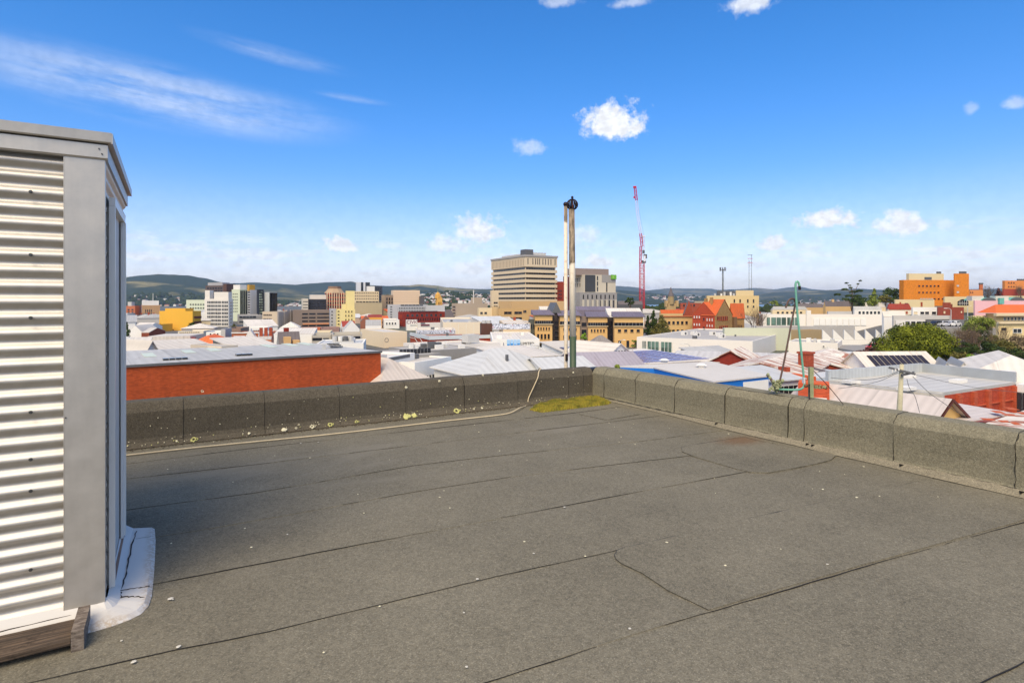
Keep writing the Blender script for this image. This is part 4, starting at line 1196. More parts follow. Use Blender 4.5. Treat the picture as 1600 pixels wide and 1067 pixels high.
def PB(label, cat, pts, z, m, mroof, th=.25, group=None, name='building', walls=None, inset=.15):
    """a building with a roof outline given as photo points on the level z"""
    q = [FL(p[0], p[1], p[2] if len(p) > 2 else z) for p in pts]
    c0 = q[0].copy(); loc = Vector((c0.x, c0.y, min(ground_z(p.x, p.y) for p in q) - .4))
    d = (q[1] - q[0]); yaw = math.atan2(d.y, d.x); inv = Matrix.Rotation(-yaw, 3, 'Z')
    l = [inv @ (p - Vector((c0.x, c0.y, 0))) for p in q]
    o = thing(name, label, cat, loc, yaw, group)
    if sum(a.x * b.y - b.x * a.y for a, b in zip(l, l[1:] + l[:1])) < 0: l.reverse()
    cen = sum(l, Vector()) / len(l)
    li = [p + (cen - p).normalized() * inset for p in l]
    G().prism(li, 0, [p.z - loc.z - th for p in li]).build('wall', m, o)
    G().prism(l, [p.z - loc.z - th + .001 for p in l], [p.z - loc.z for p in l]).build('roof', mroof, o)
    FOOT.append((Vector((c0.x, c0.y, 0)), Vector((math.cos(yaw), math.sin(yaw), 0)), Vector((-math.sin(yaw), math.cos(yaw), 0)), max(p.x for p in l), max(p.y for p in l)))
    o['_'] = 0; del o['_']
    return o, loc, yaw, l
def text_on(parent, body, size, loc, rot, m, name='lettering', depth=.03, sx=1.0):
    c = bpy.data.curves.new(name, 'FONT'); c.body = body; c.size = size; c.extrude = depth; c.align_x = 'CENTER'; c.align_y = 'CENTER'
    tmp = bpy.data.objects.new('tmp', c); COL.objects.link(tmp)
    dg = bpy.context.evaluated_depsgraph_get(); me = bpy.data.meshes.new_from_object(tmp.evaluated_get(dg))
    bpy.data.objects.remove(tmp); me.materials.clear(); me.materials.append(m)
    o = link(name, me, parent, loc, rot=rot); o.scale = (sx, 1, 1)
    return o
def rows(y0, y1, n, f=.6):
    st = (y1 - y0) / n; return [(y0 + st * (k + .5 - f / 2), y0 + st * (k + .5 + f / 2)) for k in range(n)]

# ================================================================== the city centre, left to right
lbl = 'building'
b = Bd('small orange-brown office block at the far left, just clear of the shed', lbl, 188, 196, 211, 478, 430, 14, mat('w_orangebrown', (196, 118, 82), .9, .1, .5, 'wall'))
b.win('r', 198, 210, 2, rows(482, 503, 5), glassd, .5); b.top('plant', .1, .2, .5, .7, 3, plant)
b = Bd('tan brick office with a tall strip of narrow windows, behind the yellow block', lbl, 210, 223, 250, 477, 430, 36, mat('w_tanbrick', (196, 158, 116), .9, .1, .5, 'brick', p=3))
b.win('r', 226, 238, 4, rows(483, 504, 4, .8), glassd, .45); b.top('plant_room', .0, .2, .95, .8, 3.5, trimw); b.win('l', 211, 222, 1, [], None)
b.box('mast', b.W * .6, b.D * .3, b.H, b.W * .6 + .3, b.D * .3 + .3, b.H + 9, trimw)
YEL = mat('w_yellow', (232, 178, 62), .85, .05, .5, 'wall')
b = Bd('bright yellow windowless slab block', lbl, 249, 301, 314, 486, 262, 84, YEL, name='building')
b.box('parapet_step', .1, b.D * .22, b.H + .001, b.W - .1, b.D * .83, b.H + 1.2, YEL)
b.win('l', 262, 272, 1, [(514.5, 517)], glassb, .9)
for r_ in rows(492, 516, 3, .42): b.band('r', 303, 314, r_[0], r_[1], mat('balcony_dark', (104, 62, 48), .8, .2, 1), 'balcony', .3)
b = Bd('low yellow wing with three strips of dark windows, left of the yellow slab', lbl, 231, 250, None, 506.5, 252, 84, YEL, W=8)
for ra in ((509.5, 513), (516.5, 520.5), (524, 527)): b.band('l', 233, 248, ra[0], ra[1], glassb, 'window_band', .1, 3)
b = Bd('pale green long office behind the yellow slab', lbl, 291, 321, 330, 468.5, 520, 80, mat('w_palegreen', (212, 218, 190), .85, .06, .5, 'wall'))
b.win('l', 296, 320, 6, rows(473, 490, 3, .4), glassd, .6)
b = Bd('dark brown glazed tower with a sloping pale top, at the back', lbl, 321, 349, 363, 446, 560, 70, mat('w_darkbrown', (98, 84, 80), .7, .1, .5, 'wall'))
b.box('crown', b.W * .1, b.D * .1, b.H, b.W * .9, b.D * .92, b.H + 3, mat('w_greylight', (170, 168, 168), .7, .1, .5, 'wall'))
b.win('l', 323, 348, 6, rows(448, 466, 4, .6), glassb, .7); b.box('stair_tower', 0, -4, 0, b.W, -.01, b.H + 1.5, mat('w_brown', (96, 70, 60), .9, .1, .5, 'wall'))
WT = mat('w_offwhite', (226, 220, 208), .85, .05, .5, 'wall')
b = Bd('white office tower faced with a white grid of dark windows', lbl, 319.5, 357, 364, 467, 300, 84, WT)
for cc_ in ((324, 334), (335, 345), (346.5, 356)):
    for r_ in rows(469.5, 515, 8, .62): b.band('l', cc_[0], cc_[1], r_[0], r_[1], glassd, 'window_band', .08, 4)
b.win('r', 358.5, 363, 2, rows(470, 512, 8, .35), glassd, .5)
b.box('upper_block', .4, .3, b.H + .001, b.W - .4, b.D * .62, b.H + 3.6, WT); b.box('plant_room', .4, b.D * .8, b.H, b.W - .4, b.D, b.H + 4.5, WT)
b = Bd('pale green tower with rows of tiny windows, beside the dark glass tower', lbl, 362, 375, 388, 452, 380, 62, mat('w_green2', (206, 212, 184), .8, .05, .5, 'wall'))
b.win('l', 363, 372, 3, rows(457, 489, 7, .4), glassd, .5); b.band('r', 375.3, 386, 454, 491, glassb, 'glass_front', .1, 4)
b.top('plant_room', .1, .1, .9, .9, 3, trimw)
b = Bd('tower with a plain pale grey slab front and a dark glass edge', lbl, 387, 391, 402, 453, 378, 60, mat('w_slabgrey', (196, 194, 192), .8, .05, .5, 'wall'))
b.win('l', 387, 391, 1, rows(455, 490, 9, .6), glassb, .9)
b.top('ochre_crown', -.1, .1, .7, .9, 3.4, mat('w_ochre', (196, 150, 60), .8, .1, .5, 'wall'))
b = Bd('slim dark glazed tower with bright panes, right of the pale slab tower', lbl, 401, 404, 412, 452.5, 376, 60, mat('w_black', (40, 42, 50), .5, .1, .5, 'wall'))
b.win('r', 404.5, 410.5, 2, rows(454, 490, 9, .6), mat_glass('glass_bright', (130, 140, 120), .1, .9, .8), .8)
b = Bd('pale concrete tower with a curved dark glass side', lbl, 411.5, 421, 433, 456.5, 378, 62, mat('w_tower3', (190, 192, 188), .8, .05, .5, 'wall'))
for k in range(5): b.box('glass_fin', b.W * (.0 + k * .2) + .05, -.5 - 1.2 * math.sin(k / 4 * 3.14), 0, b.W * (.2 + k * .2) - .25, -.02, b.H - .4, glassb)
b = Bd('grey concrete podium under the slim glass towers', lbl, 371, 372, 411, 493.5, 330, 26, conc)
b.band('r', 374, 400, 494, 497, glassd, d=.15, mull=5); b.band('r', 374, 408, 502, 504, glassd, d=.15, mull=5)
cp = mat('w_carparkbeige', (206, 188, 162), .9, .06, .5, 'wall')
b = Bd('beige car park with slanting rows of dark slots', lbl, 410, 433, 457, 487, 300, 75, cp)
for k, r_ in enumerate(rows(489, 514, 4, .32)): b.win('l', 411.5, 425, 5, [r_], glassb, .75)
cps = mat('w_ribgrey', (176, 168, 160), .9, .06, .5, 'wall')
for k in range(5): b.box('ribbed_panel', b.W * k / 5 + .15, -.6 + (k % 2) * .3, 0, b.W * (k + 1) / 5 - .1, -.02, b.H + (0 if k < 3 else .9), cps)
b = Bd('long dark brown-grey car park with wide open decks and parked white vans', lbl, 456, 458, 517, 485.5, 300, 22, mat('w_carparkdark', (136, 120, 108), .9, .07, .5, 'wall'), D=30)
for q, (ya, yb) in enumerate(((489.5, 491.7), (495.5, 497.5), (501, 503.2), (508, 510.3))):
    for xa, xb_ in ((472, 481), (483, 493), (495.5, 515)): b.band('r', xa, xb_, ya, yb, glassb, 'deck_opening', .12)
b.box('orange_band', b.W * .25, -.5, b.z(507.4), b.W * .98, -.13, b.z(505.6), mat('w_peach', (220, 150, 106), .9, .1, .5, 'wall'))
b = Bd('grey-white stair block at the right end of the dark car park', lbl, 514, 516, 526, 482.5, 296, 20, mat('w_bluegrey', (176, 176, 180), .85, .06, .5, 'wall'))
b.win('r', 517.5, 520, 1, rows(484, 510, 5, .35), glassb, .8)
AD = mat('w_artdeco', (238, 218, 150), .85, .06, .5, 'wall')
b = Bd('cream art deco block with small paired windows', lbl, 525, 527, 555, 483, 290, 22, AD)
b.win('r', 527, 531, 1, rows(484, 509, 5, .35), glassb, .7); b.win('r', 538, 552, 3, rows(484, 503, 3, .45), glassb, .35)
b.box('stepped_tower', b.W * .52, b.D * .2, b.H - .7, b.W * .98, b.D * .8, b.H + 9.3, AD); b.box('upper_step', b.W * .3, b.D * .25, b.H - .7, b.W * .51, b.D * .7, b.H + 2.5, AD)
DR = mat('w_redstripe', (184, 76, 50), .85, .1, .5, 'wall')
b = Bd('round-topped orange-red tower with cream ribs and a dark conical crown', lbl, 508, 511, 541, 458, 430, 24, DR)
b.win('r', 511, 541, 8, rows(459, 482, 4, .5), glassb, .45)
for k in range(9): b.box('rib', b.W * k / 8 - .3, -.6, 0, b.W * k / 8 + .3, -.01, b.H + .3, trimc)
g = G(); cx, cy = b.W * .45, b.D * .5; n = 10; rr_ = b.W * .56
ring = [(cx + rr_ * math.cos(2 * math.pi * k / n), cy + rr_ * math.sin(2 * math.pi * k / n)) for k in range(n)]
ring2 = [(cx + rr_ * .62 * math.cos(2 * math.pi * k / n), cy + rr_ * .62 * math.sin(2 * math.pi * k / n)) for k in range(n)]
for k in range(n):
    j = (k + 1) % n; g.quad((*ring[k], b.H + .05), (*ring[j], b.H + .05), (*ring2[j], b.H + 3.4), (*ring2[k], b.H + 3.4))
g.f.append(tuple(len(g.v) + k for k in range(n))); g.v += [(*p, b.H + 3.4) for p in ring2]; g.m.append(0)
b.part(g, 'crown', mat('w_crown', (176, 150, 120), .85, .1, .5, 'wall'))
G().prism(ring2, b.H + 3.4, b.H + 5.2).build('crown_lantern', mat('w_crown2', (146, 118, 96), .85, .1, .5, 'wall'), b.o)
b = Bd('dark glass office cube left of the round-topped tower', lbl, 480, 482, 510, 467.5, 410, 24, mat('w_darkglass', (52, 48, 52), .5, .1, .5, 'wall'))
for r_ in rows(469, 484, 4, .5): b.band('r', 483, 508, r_[0], r_[1], glassb, d=.08, mull=8)
b.box('upper_storey', b.W * .12, b.D * .2, b.H, b.W, b.D, b.H + 3.2, mat('w_creamgrey', (222, 212, 196), .85, .05, .5, 'wall'))
b = Bd('small cream block left of the dark glass cube', lbl, 471, 473, 481.5, 466.5, 405, 24, mat('w_creamgrey2', (214, 204, 184), .85, .05, .5, 'wall'))
for r_ in rows(469, 483, 3, .25): b.band('r', 473.5, 481, r_[0], r_[1], glassd, d=.08)
HC = mat('w_hotelcream', (214, 194, 156), .85, .05, .5, 'wall')
b = Bd('cream block with three rows of square dots above a blank tan wall', lbl, 550, 553, 592, 455, 400, 24, HC, D=26)
b.win('r', 554, 591, 13, [(457, 458.6), (461.6, 463.2), (466, 467.8)], glassb, .45)
b.box('plant_room', b.W * .55, b.D * .2, b.H - .6, b.W * .85, b.D * .6, b.H + 3.6, trimw)
b = Bd('blank tan-grey wall block under the dotted cream one', lbl, 549, 555, 597, 473, 385, 24, mat('w_khaki', (186, 168, 132), .9, .06, .5, 'wall'))
b.win('r', 556, 596, 8, [(470.8, 472.6)], glassb, .8)
b = Bd('black and white striped twin tower at the back, behind the dotted cream block', lbl, 556, 557.5, 578, 441, 560, 24, mat('w_stripewhite', (222, 222, 222), .8, .05, .5, 'wall'))
b.band('r', 564, 567.5, 441, 456, glassb, 'dark_stripe', .2); b.band('r', 571, 578, 441, 456, glassb, 'dark_stripe', .2)
b = Bd('dark slate-coloured tower at the back, right of the twin tower', lbl, 577, 583, 597.5, 447, 540, 40, mat('w_slate', (74, 76, 84), .7, .1, .5, 'wall'))
b.win('r', 584, 596, 4, rows(449, 492, 10, .5), glassb, .6)
b = Bd('brown-beige office with tall dark windows, left of the big plain cream slab', lbl, 596, 601.5, 615, 461, 420, 45, mat('w_brownbeige', (170, 148, 122), .9, .06, .5, 'wall'))
b.win('r', 602.5, 614.5, 3, rows(464.5, 492, 5, .72), glassb, .55)
b = Bd('big plain pinkish cream slab block', lbl, 611, 614.5, 656, 453.5, 425, 22, mat('w_pinkcream', (226, 202, 172), .85, .04, .5, 'wall'))
for r_ in rows(456, 473, 5, .12): b.band('r', 615, 655.5, r_[0], r_[1], mat('w_joint', (196, 172, 146), .9, .05), 'joint', .05)
b = Bd('dark narrow office at the right end of the plain cream slab', lbl, 654, 656, 663, 463, 430, 22, mat('w_darkgrey2', (92, 90, 92), .8, .08, .5, 'wall'))
OG = mat('w_officegrey', (198, 196, 192), .85, .05, .5, 'wall')
b = Bd('grey-white office with two rows of dark windows behind the red brick warehouse', lbl, 605.5, 621, 666, 476, 345, 34, OG)
b.win('l', 609.5, 613.5, 1, rows(477.5, 502, 6, .35), glassb, .8); b.win('r', 623, 666, 17, [(480.5, 482.8), (485, 487.2)], glassd, .5); b.band('r', 626, 661, 476.2, 478, glassd, 'clerestory', .1, 6)
b = Bd('plain grey gabled end of the grey-white office', lbl, 664.5, 666, 695, 477, 350, 26, OG)
b = Bd('red brick warehouse with arched windows and a bright ribbed end wall', lbl, 622, 630, 695, 487.5, 300, 30, RED)
b.win('l', 623.5, 629, 3, rows(490, 510, 2, .7), mat('w_brightbrick', (196, 78, 50), .9, .1), .35)
b.win('r', 633, 692, 8, [(491, 495)], glassd, .5, trim=mat('w_arch', (168, 72, 56), .9, .1)); b.win('r', 633, 692, 16, [(497.5, 501.5)], glassb, .45); b.win('r', 633, 692, 16, [(505, 508)], glassb, .4)
b.band('r', 640, 683, 486.2, 487.2, plantd, 'roof_vent', .4)
SG = mat('w_sign', (240, 234, 224), .7, .03)
b = Bd('white box sign block with purple lettering in front of the red brick warehouse', 'building', 634, 635.5, 652, 500, 262, 18, SG, D=5, par=.1)
text_on(b.o, 'CIVIC', 2.2, (b.W * .55, -.06, b.z(503.6)), (math.pi / 2, 0, 0), mat('sign_purple', (110, 40, 80), .6, .05), sx=1.0)
b.band('r', 641, 651, 507, 509.5, plant, 'shop_window', .1)
b = Bd('low shop with faded red and white signs beside the box sign', lbl, 651, 652.5, 690, 504.5, 262, 18, mat('w_shopwhite', (226, 220, 212), .8, .08, .5, 'wall'))
b.band('r', 657, 664, 504.3, 505.6, plantd, 'sign_board', .3); b.band('r', 657.5, 671, 506.8, 509, mat('sign_maroon', (120, 70, 80), .7, .3, 9), 'sign_board', .3)
# church
b = Bd('golden sandstone church tower with a thin green spire', 'church', 680.5, 683, 691, 466, 420, 24, mat('w_gold', (222, 174, 90), .85, .08, .5, 'wall'))
cx, cy = b.W * .3, b.D * .5
g = G(); g.tube([(cx, cy, b.H), (cx, cy, b.H + 2.6), (cx, cy, b.H + 4.6)], [2.4, 2.0, .4], 8); b.part(g, 'dome', mat('w_gold2', (206, 158, 74), .85, .08))
G().tube([(cx, cy, b.H + 4.4), (cx, cy, b.H + 9.5)], [.5, .05], 6).build('spire', mat('spire_green', (110, 130, 110), .8, .1), b.o)
for k in range(3): b.box('turret', b.W * (.5 + .2 * k), 0.02, b.H, b.W * (.58 + .2 * k), b.D * .2, b.H + 2.6 - k * .8, mat('w_gold'.replace('w_gold', 'w_gold3'), (226, 186, 120), .85, .08, .5, 'wall'))
b.win('r', 684, 690, 3, rows(470, 480, 1, .6), glassb, .4)
KB = mat('w_beigegrey', (182, 164, 142), .9, .06, .5, 'wall')
b = Bd('broad beige-grey hall with stepped balconies at its left end', lbl, 706, 713, 762, 474, 385, 30, KB, D=24)
b.win('l', 707, 712, 1, rows(477, 497, 4, .45), glassd, .9)
b.box('raised_block', b.W * .55, 0.02, b.H - .5, b.W * .82, b.D * .6, b.H + 4.0, KB); b.top('tank', .12, .3, .24, .5, 2.0, trimw); b.top('duct', .3, .3, .36, .5, 1.5, trimw); b.box('mast', b.W * .54, .2, b.H, b.W * .56, .6, b.H + 9, trimw)
b = Bd('cream low building with a round stair drum left of the tall tower', lbl, 746, 748, 779, 481, 330, 20, CREAM)
b.win('r', 749, 762, 2, [(487.5, 491), (497, 500)], glassd, .6); g = G()
g.tube([(b.W * .86, -.2, 0), (b.W * .86, -.2, b.H + .6)], 2.3, 14); b.part(g, 'stair_drum', mat('w_drum', (206, 176, 128), .85, .05, .5, 'wall'))
b = Bd('pyramid-roofed small sandstone hall in front of the beige-grey hall', lbl, 692, 694, 710, 497, 330, 20, CREAM, D=8, roof='hip', mroof=roofs, rise=5, over=.3)
b = Bd('long low cream hall with a row of square windows', lbl, 692, 693.5, 740, 500, 300, 16, CREAM, D=18)
b.win('r', 700, 712, 4, [(501.5, 504)], glassb, .55)
# the tall tower
TW = mat('w_towercream', (222, 202, 168), .85, .04, .3, 'wall')
b = Bd('tall banded office tower with cream floors and dark window strips', lbl, 770, 821, 868, 406, 400, 29, TW, par=.3)
W_, D_ = b.W, b.D
b.o.children[0]
for k in range(8):
    ya = 420.5 + 7.75 * k - 2.7
    b.band('r', 821.8, 866.5, ya, ya + 3.2, glassb, 'window_strip', .25, 12, plantd); b.band('l', 772, 820.2, ya, ya + 3.2, glassb, 'window_strip', .25, 12, plantd)
    g = G(); zc = b.z(ya + 3.2)
    g.box(-.9, -.9, zc - 2.1, W_ + .9, -.02, zc - .02); g.box(-.9, -.0, zc - 2.1, -.02, D_ + .9, zc - .02); b.part(g, 'spandrel', TW)
g = G(); g.box(-.9, -.9, b.z(416.6), W_ + .9, -.02, b.z(401)); g.box(-.9, -.019, b.z(416.6), -.02, D_ + .9, b.z(401)); b.part(g, 'top_storey', TW)
b.H0 = b.z(401)
for k in range(22):                                    # tall narrow slots under the cornice
    t_ = D_ * (k + .5) / 22
    b.box('slot_window', -.96, t_ - .30, b.z(415), -.9, t_ + .30, b.z(404.5), mat('slot_tan', (150, 130, 104), .8, .1))
for f_ in (.06, .22, .31, .38, .44, .55, .64, .73, .82, .96):
    b.box('slot_window', W_ * f_ - .3, -.96, b.z(413), W_ * f_ + .3, -.9, b.z(403.5), glassb)
b.box('cornice', -1.4, -1.4, b.z(401) + .01, W_ + 1.4, D_ + 1.2, b.z(398.2), mat('cornice_grey', (168, 164, 158), .8, .08, .5))
hz_ = b.z(398.2)
b.box('roof_plant', W_ * .1, D_ * .1, hz_, W_ * .8, D_ * .8, hz_ + 1.6, plant); b.box('roof_plant', W_ * .02, D_ * .02, hz_, W_ * .28, D_ * .16, hz_ + 4.0, plantd)
for k in range(6): b.box('vent', W_ * (.3 + k * .1), D_ * .12, hz_ + 1.6, W_ * (.34 + k * .1), D_ * .2, hz_ + 2.6, plant)
b = Bd('narrow cream wing clinging to the left side of the tall tower', lbl, 766, 768, 779, 454, 402, 25, TW); b.win('r', 771, 778, 1, rows(470, 488, 3, .4), glassb, .9)
PD = mat('w_podium', (214, 176, 122), .85, .06, .4, 'wall')
b = Bd('tan podium block under the tall tower', lbl, 779, 799, 882, 470.5, 340, 28, PD, D=20)
b = Bd('lower tan podium with wide dark windows', lbl, 777.5, 779, 835, 482, 322, 20, mat('w_podium2', (206, 168, 112), .85, .06, .4, 'wall'), D=16)
b.win('r', 787, 800, 1, [(487, 491), (496, 500)], glassb, .9); b.win('r', 803, 816, 1, [(487, 491), (496, 500)], glassb, .9); b.win('r', 817, 823, 1, [(485, 489)], glassb, .8)
b = Bd('red-orange block glimpsed between the tall tower and the poles', lbl, 868, 871, 882, 440, 430, 24, mat('w_redblock', (176, 70, 44), .85, .1, .5, 'wall')); b.win('r', 872, 878, 2, rows(452, 468, 3, .5), glassb, .6)
b = Bd('darker maroon block right behind the two poles', lbl, 880, 882, 900, 432, 432, 24, mat('w_maroon', (104, 40, 34), .85, .1, .5, 'wall'))
# hotel
HG = mat('w_hotelgrey', (156, 152, 146), .85, .05, .5, 'wall'); HL = mat('w_hotellight', (204, 194, 172), .85, .05, .5, 'wall')
b = Bd('modern grey and cream hotel with vertical slit windows and a green box sign', 'hotel', 896, 913, 962, 429, 380, 24, HL, D=16)
b.box('grey_top', b.W * .55, -.12, b.z(441), b.W, -.001, b.H + .05, HG)
b.box('dark_panel', b.W * .02, -.3, b.z(456), b.W * .34, -.001, b.H - .2, mat('w_charcoal', (66, 68, 70), .7, .08, .5, 'wall'))
b.win('r', 914, 917, 1, rows(432, 456, 3, .6), trimc, .5); b.win('r', 927, 930, 1, rows(432, 456, 3, .6), trimc, .5)
b.win('r', 931.5, 935.5, 1, rows(430, 456, 3, .8), glassb, .5); b.win('r', 946, 950, 1, [(432, 456)], glassb, .5)
b.box('roof_screen', -b.W * .25, b.D * .2, b.H - .3, b.W * .85, b.D * .9, b.H + 4.2, mat('w_screen', (150, 134, 124), .85, .1, .5, 'wall'))
b.win('l', 898, 908, 3, [(434, 440), (442, 448)], glassb, .4)
GRN = mat('sign_green', (112, 176, 52), .5, .05, k=1)
b.box('sign', b.W * .84, -1.0, b.z(435.5), b.W * 1.0, -.2, b.z(428.5), GRN)
text_on(b.o, 'h', 2.2, (b.W * .90, -1.03, b.z(432)), (math.pi / 2, 0, 0), mat('sign_pale_green', (200, 230, 130), .5, .05, k=1))
b = Bd('lower wing of the hotel with two rows of tall slit windows', 'hotel', 894, 906, 964, 457, 368, 24, HG, D=12)
b.win('r', 908, 962, 8, [(460.5, 467)], glassb, .28, fr=.05); b.win('r', 908, 962, 8, [(469.5, 481)], glassb, .28, fr=.05)
for k in range(8): b.box('cream_panel', b.W * (k / 8 + .062), -.1, b.z(484), b.W * (k / 8 + .118), -.002, b.z(468.5), HL)
b = Bd('low dark grey hall at the foot of the crane', lbl, 964, 966, 1004, 476, 330, 18, mat('w_darkgrey3', (92, 92, 92), .9, .08, .5, 'wall'), D=14, roof='gablex', mroof=roofs, rise=2)

# tan office complex in front of the hotel
TN = mat('w_tanoffice', (222, 180, 116), .85, .05, .5, 'wall'); PUR = mat('roof_purple', (122, 112, 124), .7, .12, .5, 'ribx', p=.8)
DKR = mat('w_recess', (70, 62, 62), .8, .08, .5, 'wall')
def tanwing(label, xl, xc, xr, yt, Y, yaw, nlow, kg=8, base_dark=True):
    b = Bd(label, lbl, xl, xc, xr, yt, Y, yaw, TN, D=16, par=.2, mroof=PUR)
    b.band('r', xc, xr, yt + 8.5, yt + 13.5, glassb, 'window_band', .12, kg, plantd)
    b.box('ledge', -.25, -.45, b.z(yt + 14.6), b.W + .2, -.14, b.z(yt + 13.7), trimc)
    if nlow: b.win('r', xc + 3, xr - 3, nlow, [(yt + 19, yt + 23.5)], glassb, .5)
    g = G()
    g.prism([(-.6, -.6), (b.W + .6, -.6), (b.W + .3, 7), (-.3, 7)], [b.H + .02] * 4, [b.H + .2, b.H + .2, b.H + 1.5, b.H + 1.5]); b.part(g, 'roof_slope', PUR)
    return b
Yt = 172
b = tanwing('tan office wing at the left end of the complex, five small windows across', 833, 836, 863, 492.5, Yt, 6, 5)
b.win('r', 838, 860, 4, [(522, 530)], glassb, .6); b.box('arcade_roof', -.5, -3, b.z(535), b.W, -.02, b.z(533.5), conc)
b = Bd('dark recessed entrance block between the first two tan wings', lbl, 862.5, 864, 875, 489, Yt + 3, 4, DKR, D=18); b.win('r', 866, 874, 1, rows(500, 540, 5, .5), glassb, .8)
g = G(); g.tri((-.4, -.4, b.H), (b.W + .4, -.4, b.H), (b.W / 2, -.4, b.H + 3.2)); g.quad((-.4, -.4, b.H), (b.W / 2, -.4, b.H + 3.2), (b.W / 2, 14, b.H + 3.2), (-.4, 14, b.H)); g.quad((b.W + .4, -.4, b.H), (b.W + .4, 14, b.H), (b.W / 2, 14, b.H + 3.2), (b.W / 2, -.4, b.H + 3.2)); b.part(g, 'gable', plantd)
b = tanwing('tan office wing behind the two poles', 873, 875, 906, 493.5, Yt, 4, 3); b.win('r', 878, 903, 3, [(524, 530)], glassb, .5)
b = Bd('grey stair bay between the second and third tan wings', lbl, 905, 906, 918.5, 494.5, Yt + 1, 2, mat('w_staircase', (142, 124, 108), .85, .06, .5, 'wall'), D=14); b.win('r', 908, 917, 1, [(504, 510), (515, 522)], glassb, .85)
b = tanwing('tan office wing with five small windows right of the poles', 917.5, 919, 949, 495.5, Yt, -1, 5)
b = Bd('narrow dark gap block between the third and last tan wings', lbl, 948, 949.5, 959, 496, Yt + 3, -2, DKR, D=12); b.win('r', 951, 957, 1, rows(500, 545, 4, .7), glassb, .9)
b = tanwing('tan office wing at the right end of the complex', 958, 960, 1005, 495.5, Yt - 4, -5, 4); b.win('r', 962, 1000, 3, [(532, 545)], glassb, .35)
b = Bd('dark grey glazed link at the left end of the tan complex', lbl, 825.5, 827, 836.5, 499, Yt + 1, 5, mat('w_greenish', (92, 94, 86), .85, .08, .5, 'wall'), D=12); b.win('r', 828.5, 836, 2, [(507, 513), (521, 530)], glassb, .5)
b = Bd('white skylit roof gable on top of the tan complex, left end', lbl, 842, 846, 868, 490, 186, 8, WHITE, D=14, roof='skil', mroof=roofw, rise=2.2, base=-6); b.box('skylight', 1, 3, b.H + .6, 4, 4.4, b.H + .9, plantd)
b = Bd('long slate-purple upper roof across the tan complex', lbl, 889, 892, 958, 485, 196, 2, PUR, D=14, roof='skil', mroof=PUR, rise=1.2, base=-6)
b = Bd('white roof gable with a long skylight above the last tan wing', lbl, 946, 950, 1006, 493.5, 180, -4, WHITE, D=12, roof='skil', mroof=roofw, rise=2.2, base=-6)
for k in (1, 3): b.box('skylight', b.W * .18 * k, 3, b.H + .7, b.W * (.18 * k + .3), 4.6, b.H + 1.0, plantd)
# right of the crane
b = Bd('tan three-storey office with five square windows behind the conifers', lbl, 1036, 1038, 1083, 495, 215, 8, mat('w_tan3', (214, 178, 118), .85, .05, .5, 'wall'), D=14, mroof=roofs)
b.win('r', 1042, 1076, 5, [(502, 507), (515, 520)], glassb, .55); b.box('eave', -.3, -.5, b.H, b.W + .3, 1, b.H + .3, mat('eave_orange', (196, 110, 60), .8, .1))
b = Bd('low terracotta-roofed hall in front of the little spired church', lbl, 1030, 1033, 1072, 490, 262, 14, TAN, D=10, roof='gablex', mroof=rooft, rise=1.6)
b = Bd('small sandstone church with a square tower and slate spire', 'church', 1039, 1042, 1056, 474, 330, 18, mat('w_sandchurch', (196, 166, 116), .9, .1, .5, 'wall'), D=8)
cx, cy = b.W * .55, b.D * .5
G().tube([(cx, cy, b.H - .5), (cx, cy, b.H + 4), (cx, cy, b.H + 4.1)], [2.0, 1.7, 1.9], 8).build('belfry', mat('w_sandchurch2', (160, 140, 100), .9, .1, .5, 'wall'), b.o)
G().tube([(cx, cy, b.H + 4.1), (cx, cy, b.H + 9.5)], [1.8, .05], 8).build('spire', roofs, b.o)
for k in (-.1, 1.05): b.box('turret', b.W * k, 0, b.H - 2, b.W * k + 1.6, 1.6, b.H + 1.6, mat('w_sandchurch', (0, 0, 0)))
b = Bd('red brick block with a flat roof left of the orange-tiled school', lbl, 1062, 1064, 1096, 473.5, 320, 12, mat('w_brick5', (176, 88, 64), .9, .1, .5, 'brick', p=3), D=12); b.win('r', 1066, 1087, 4, [(475.5, 479)], glassd, .5)
b = Bd('low white-capped wing of the red brick block', lbl, 1084, 1086, 1120, 470.5, 326, 8, mat('w_greycap', (178, 170, 152), .9, .08, .5, 'wall'), D=10)
b = Bd('dark slate-roofed house between the church and the orange-tiled school', lbl, 1067, 1069, 1084, 491, 232, 14, BRICK, D=10, roof='gabley', mroof=roofs, rise=5.5)
OB = mat('w_schoolbrick', (186, 78, 48), .9, .12, .5, 'brick', p=3); ST = mat('w_schoolstone', (172, 136, 84), .9, .12, .5, 'brick', p=1.6)
b = Bd('old school with a bright orange tiled roof, red brick side and stone gable', 'school', 1082, 1117, 1143, 492.5, 205, 40, OB, roof='gablex', mroof=roofty, rise=4.6, over=.1)
b.win('l', 1083, 1095, 3, [(494, 498), (506, 510)], trimw, .5); b.win('l', 1097, 1103, 1, [(497, 501), (511, 515)], glassb, .4); b.win('l', 1103, 1115, 3, [(497.5, 502), (507, 511)], trimw, .4)
g = G(); g.box(-.05, -.3, 0, b.W + .05, -.01, b.H); g.tri((0, -.3, b.H), (b.W, -.3, b.H), (b.W * .5, -.3, b.H + 5.4)); g.quad((0, -.3, b.H), (b.W * .5, -.3, b.H + 5.4), (b.W * .5, b.D * .5, b.H + 5.4), (0, b.D * .5, b.H)); g.quad((b.W, -.3, b.H), (b.W, b.D * .5, b.H), (b.W * .5, b.D * .5, b.H + 5.4), (b.W * .5, -.3, b.H + 5.4))
b.part(g, 'stone_gable', ST)
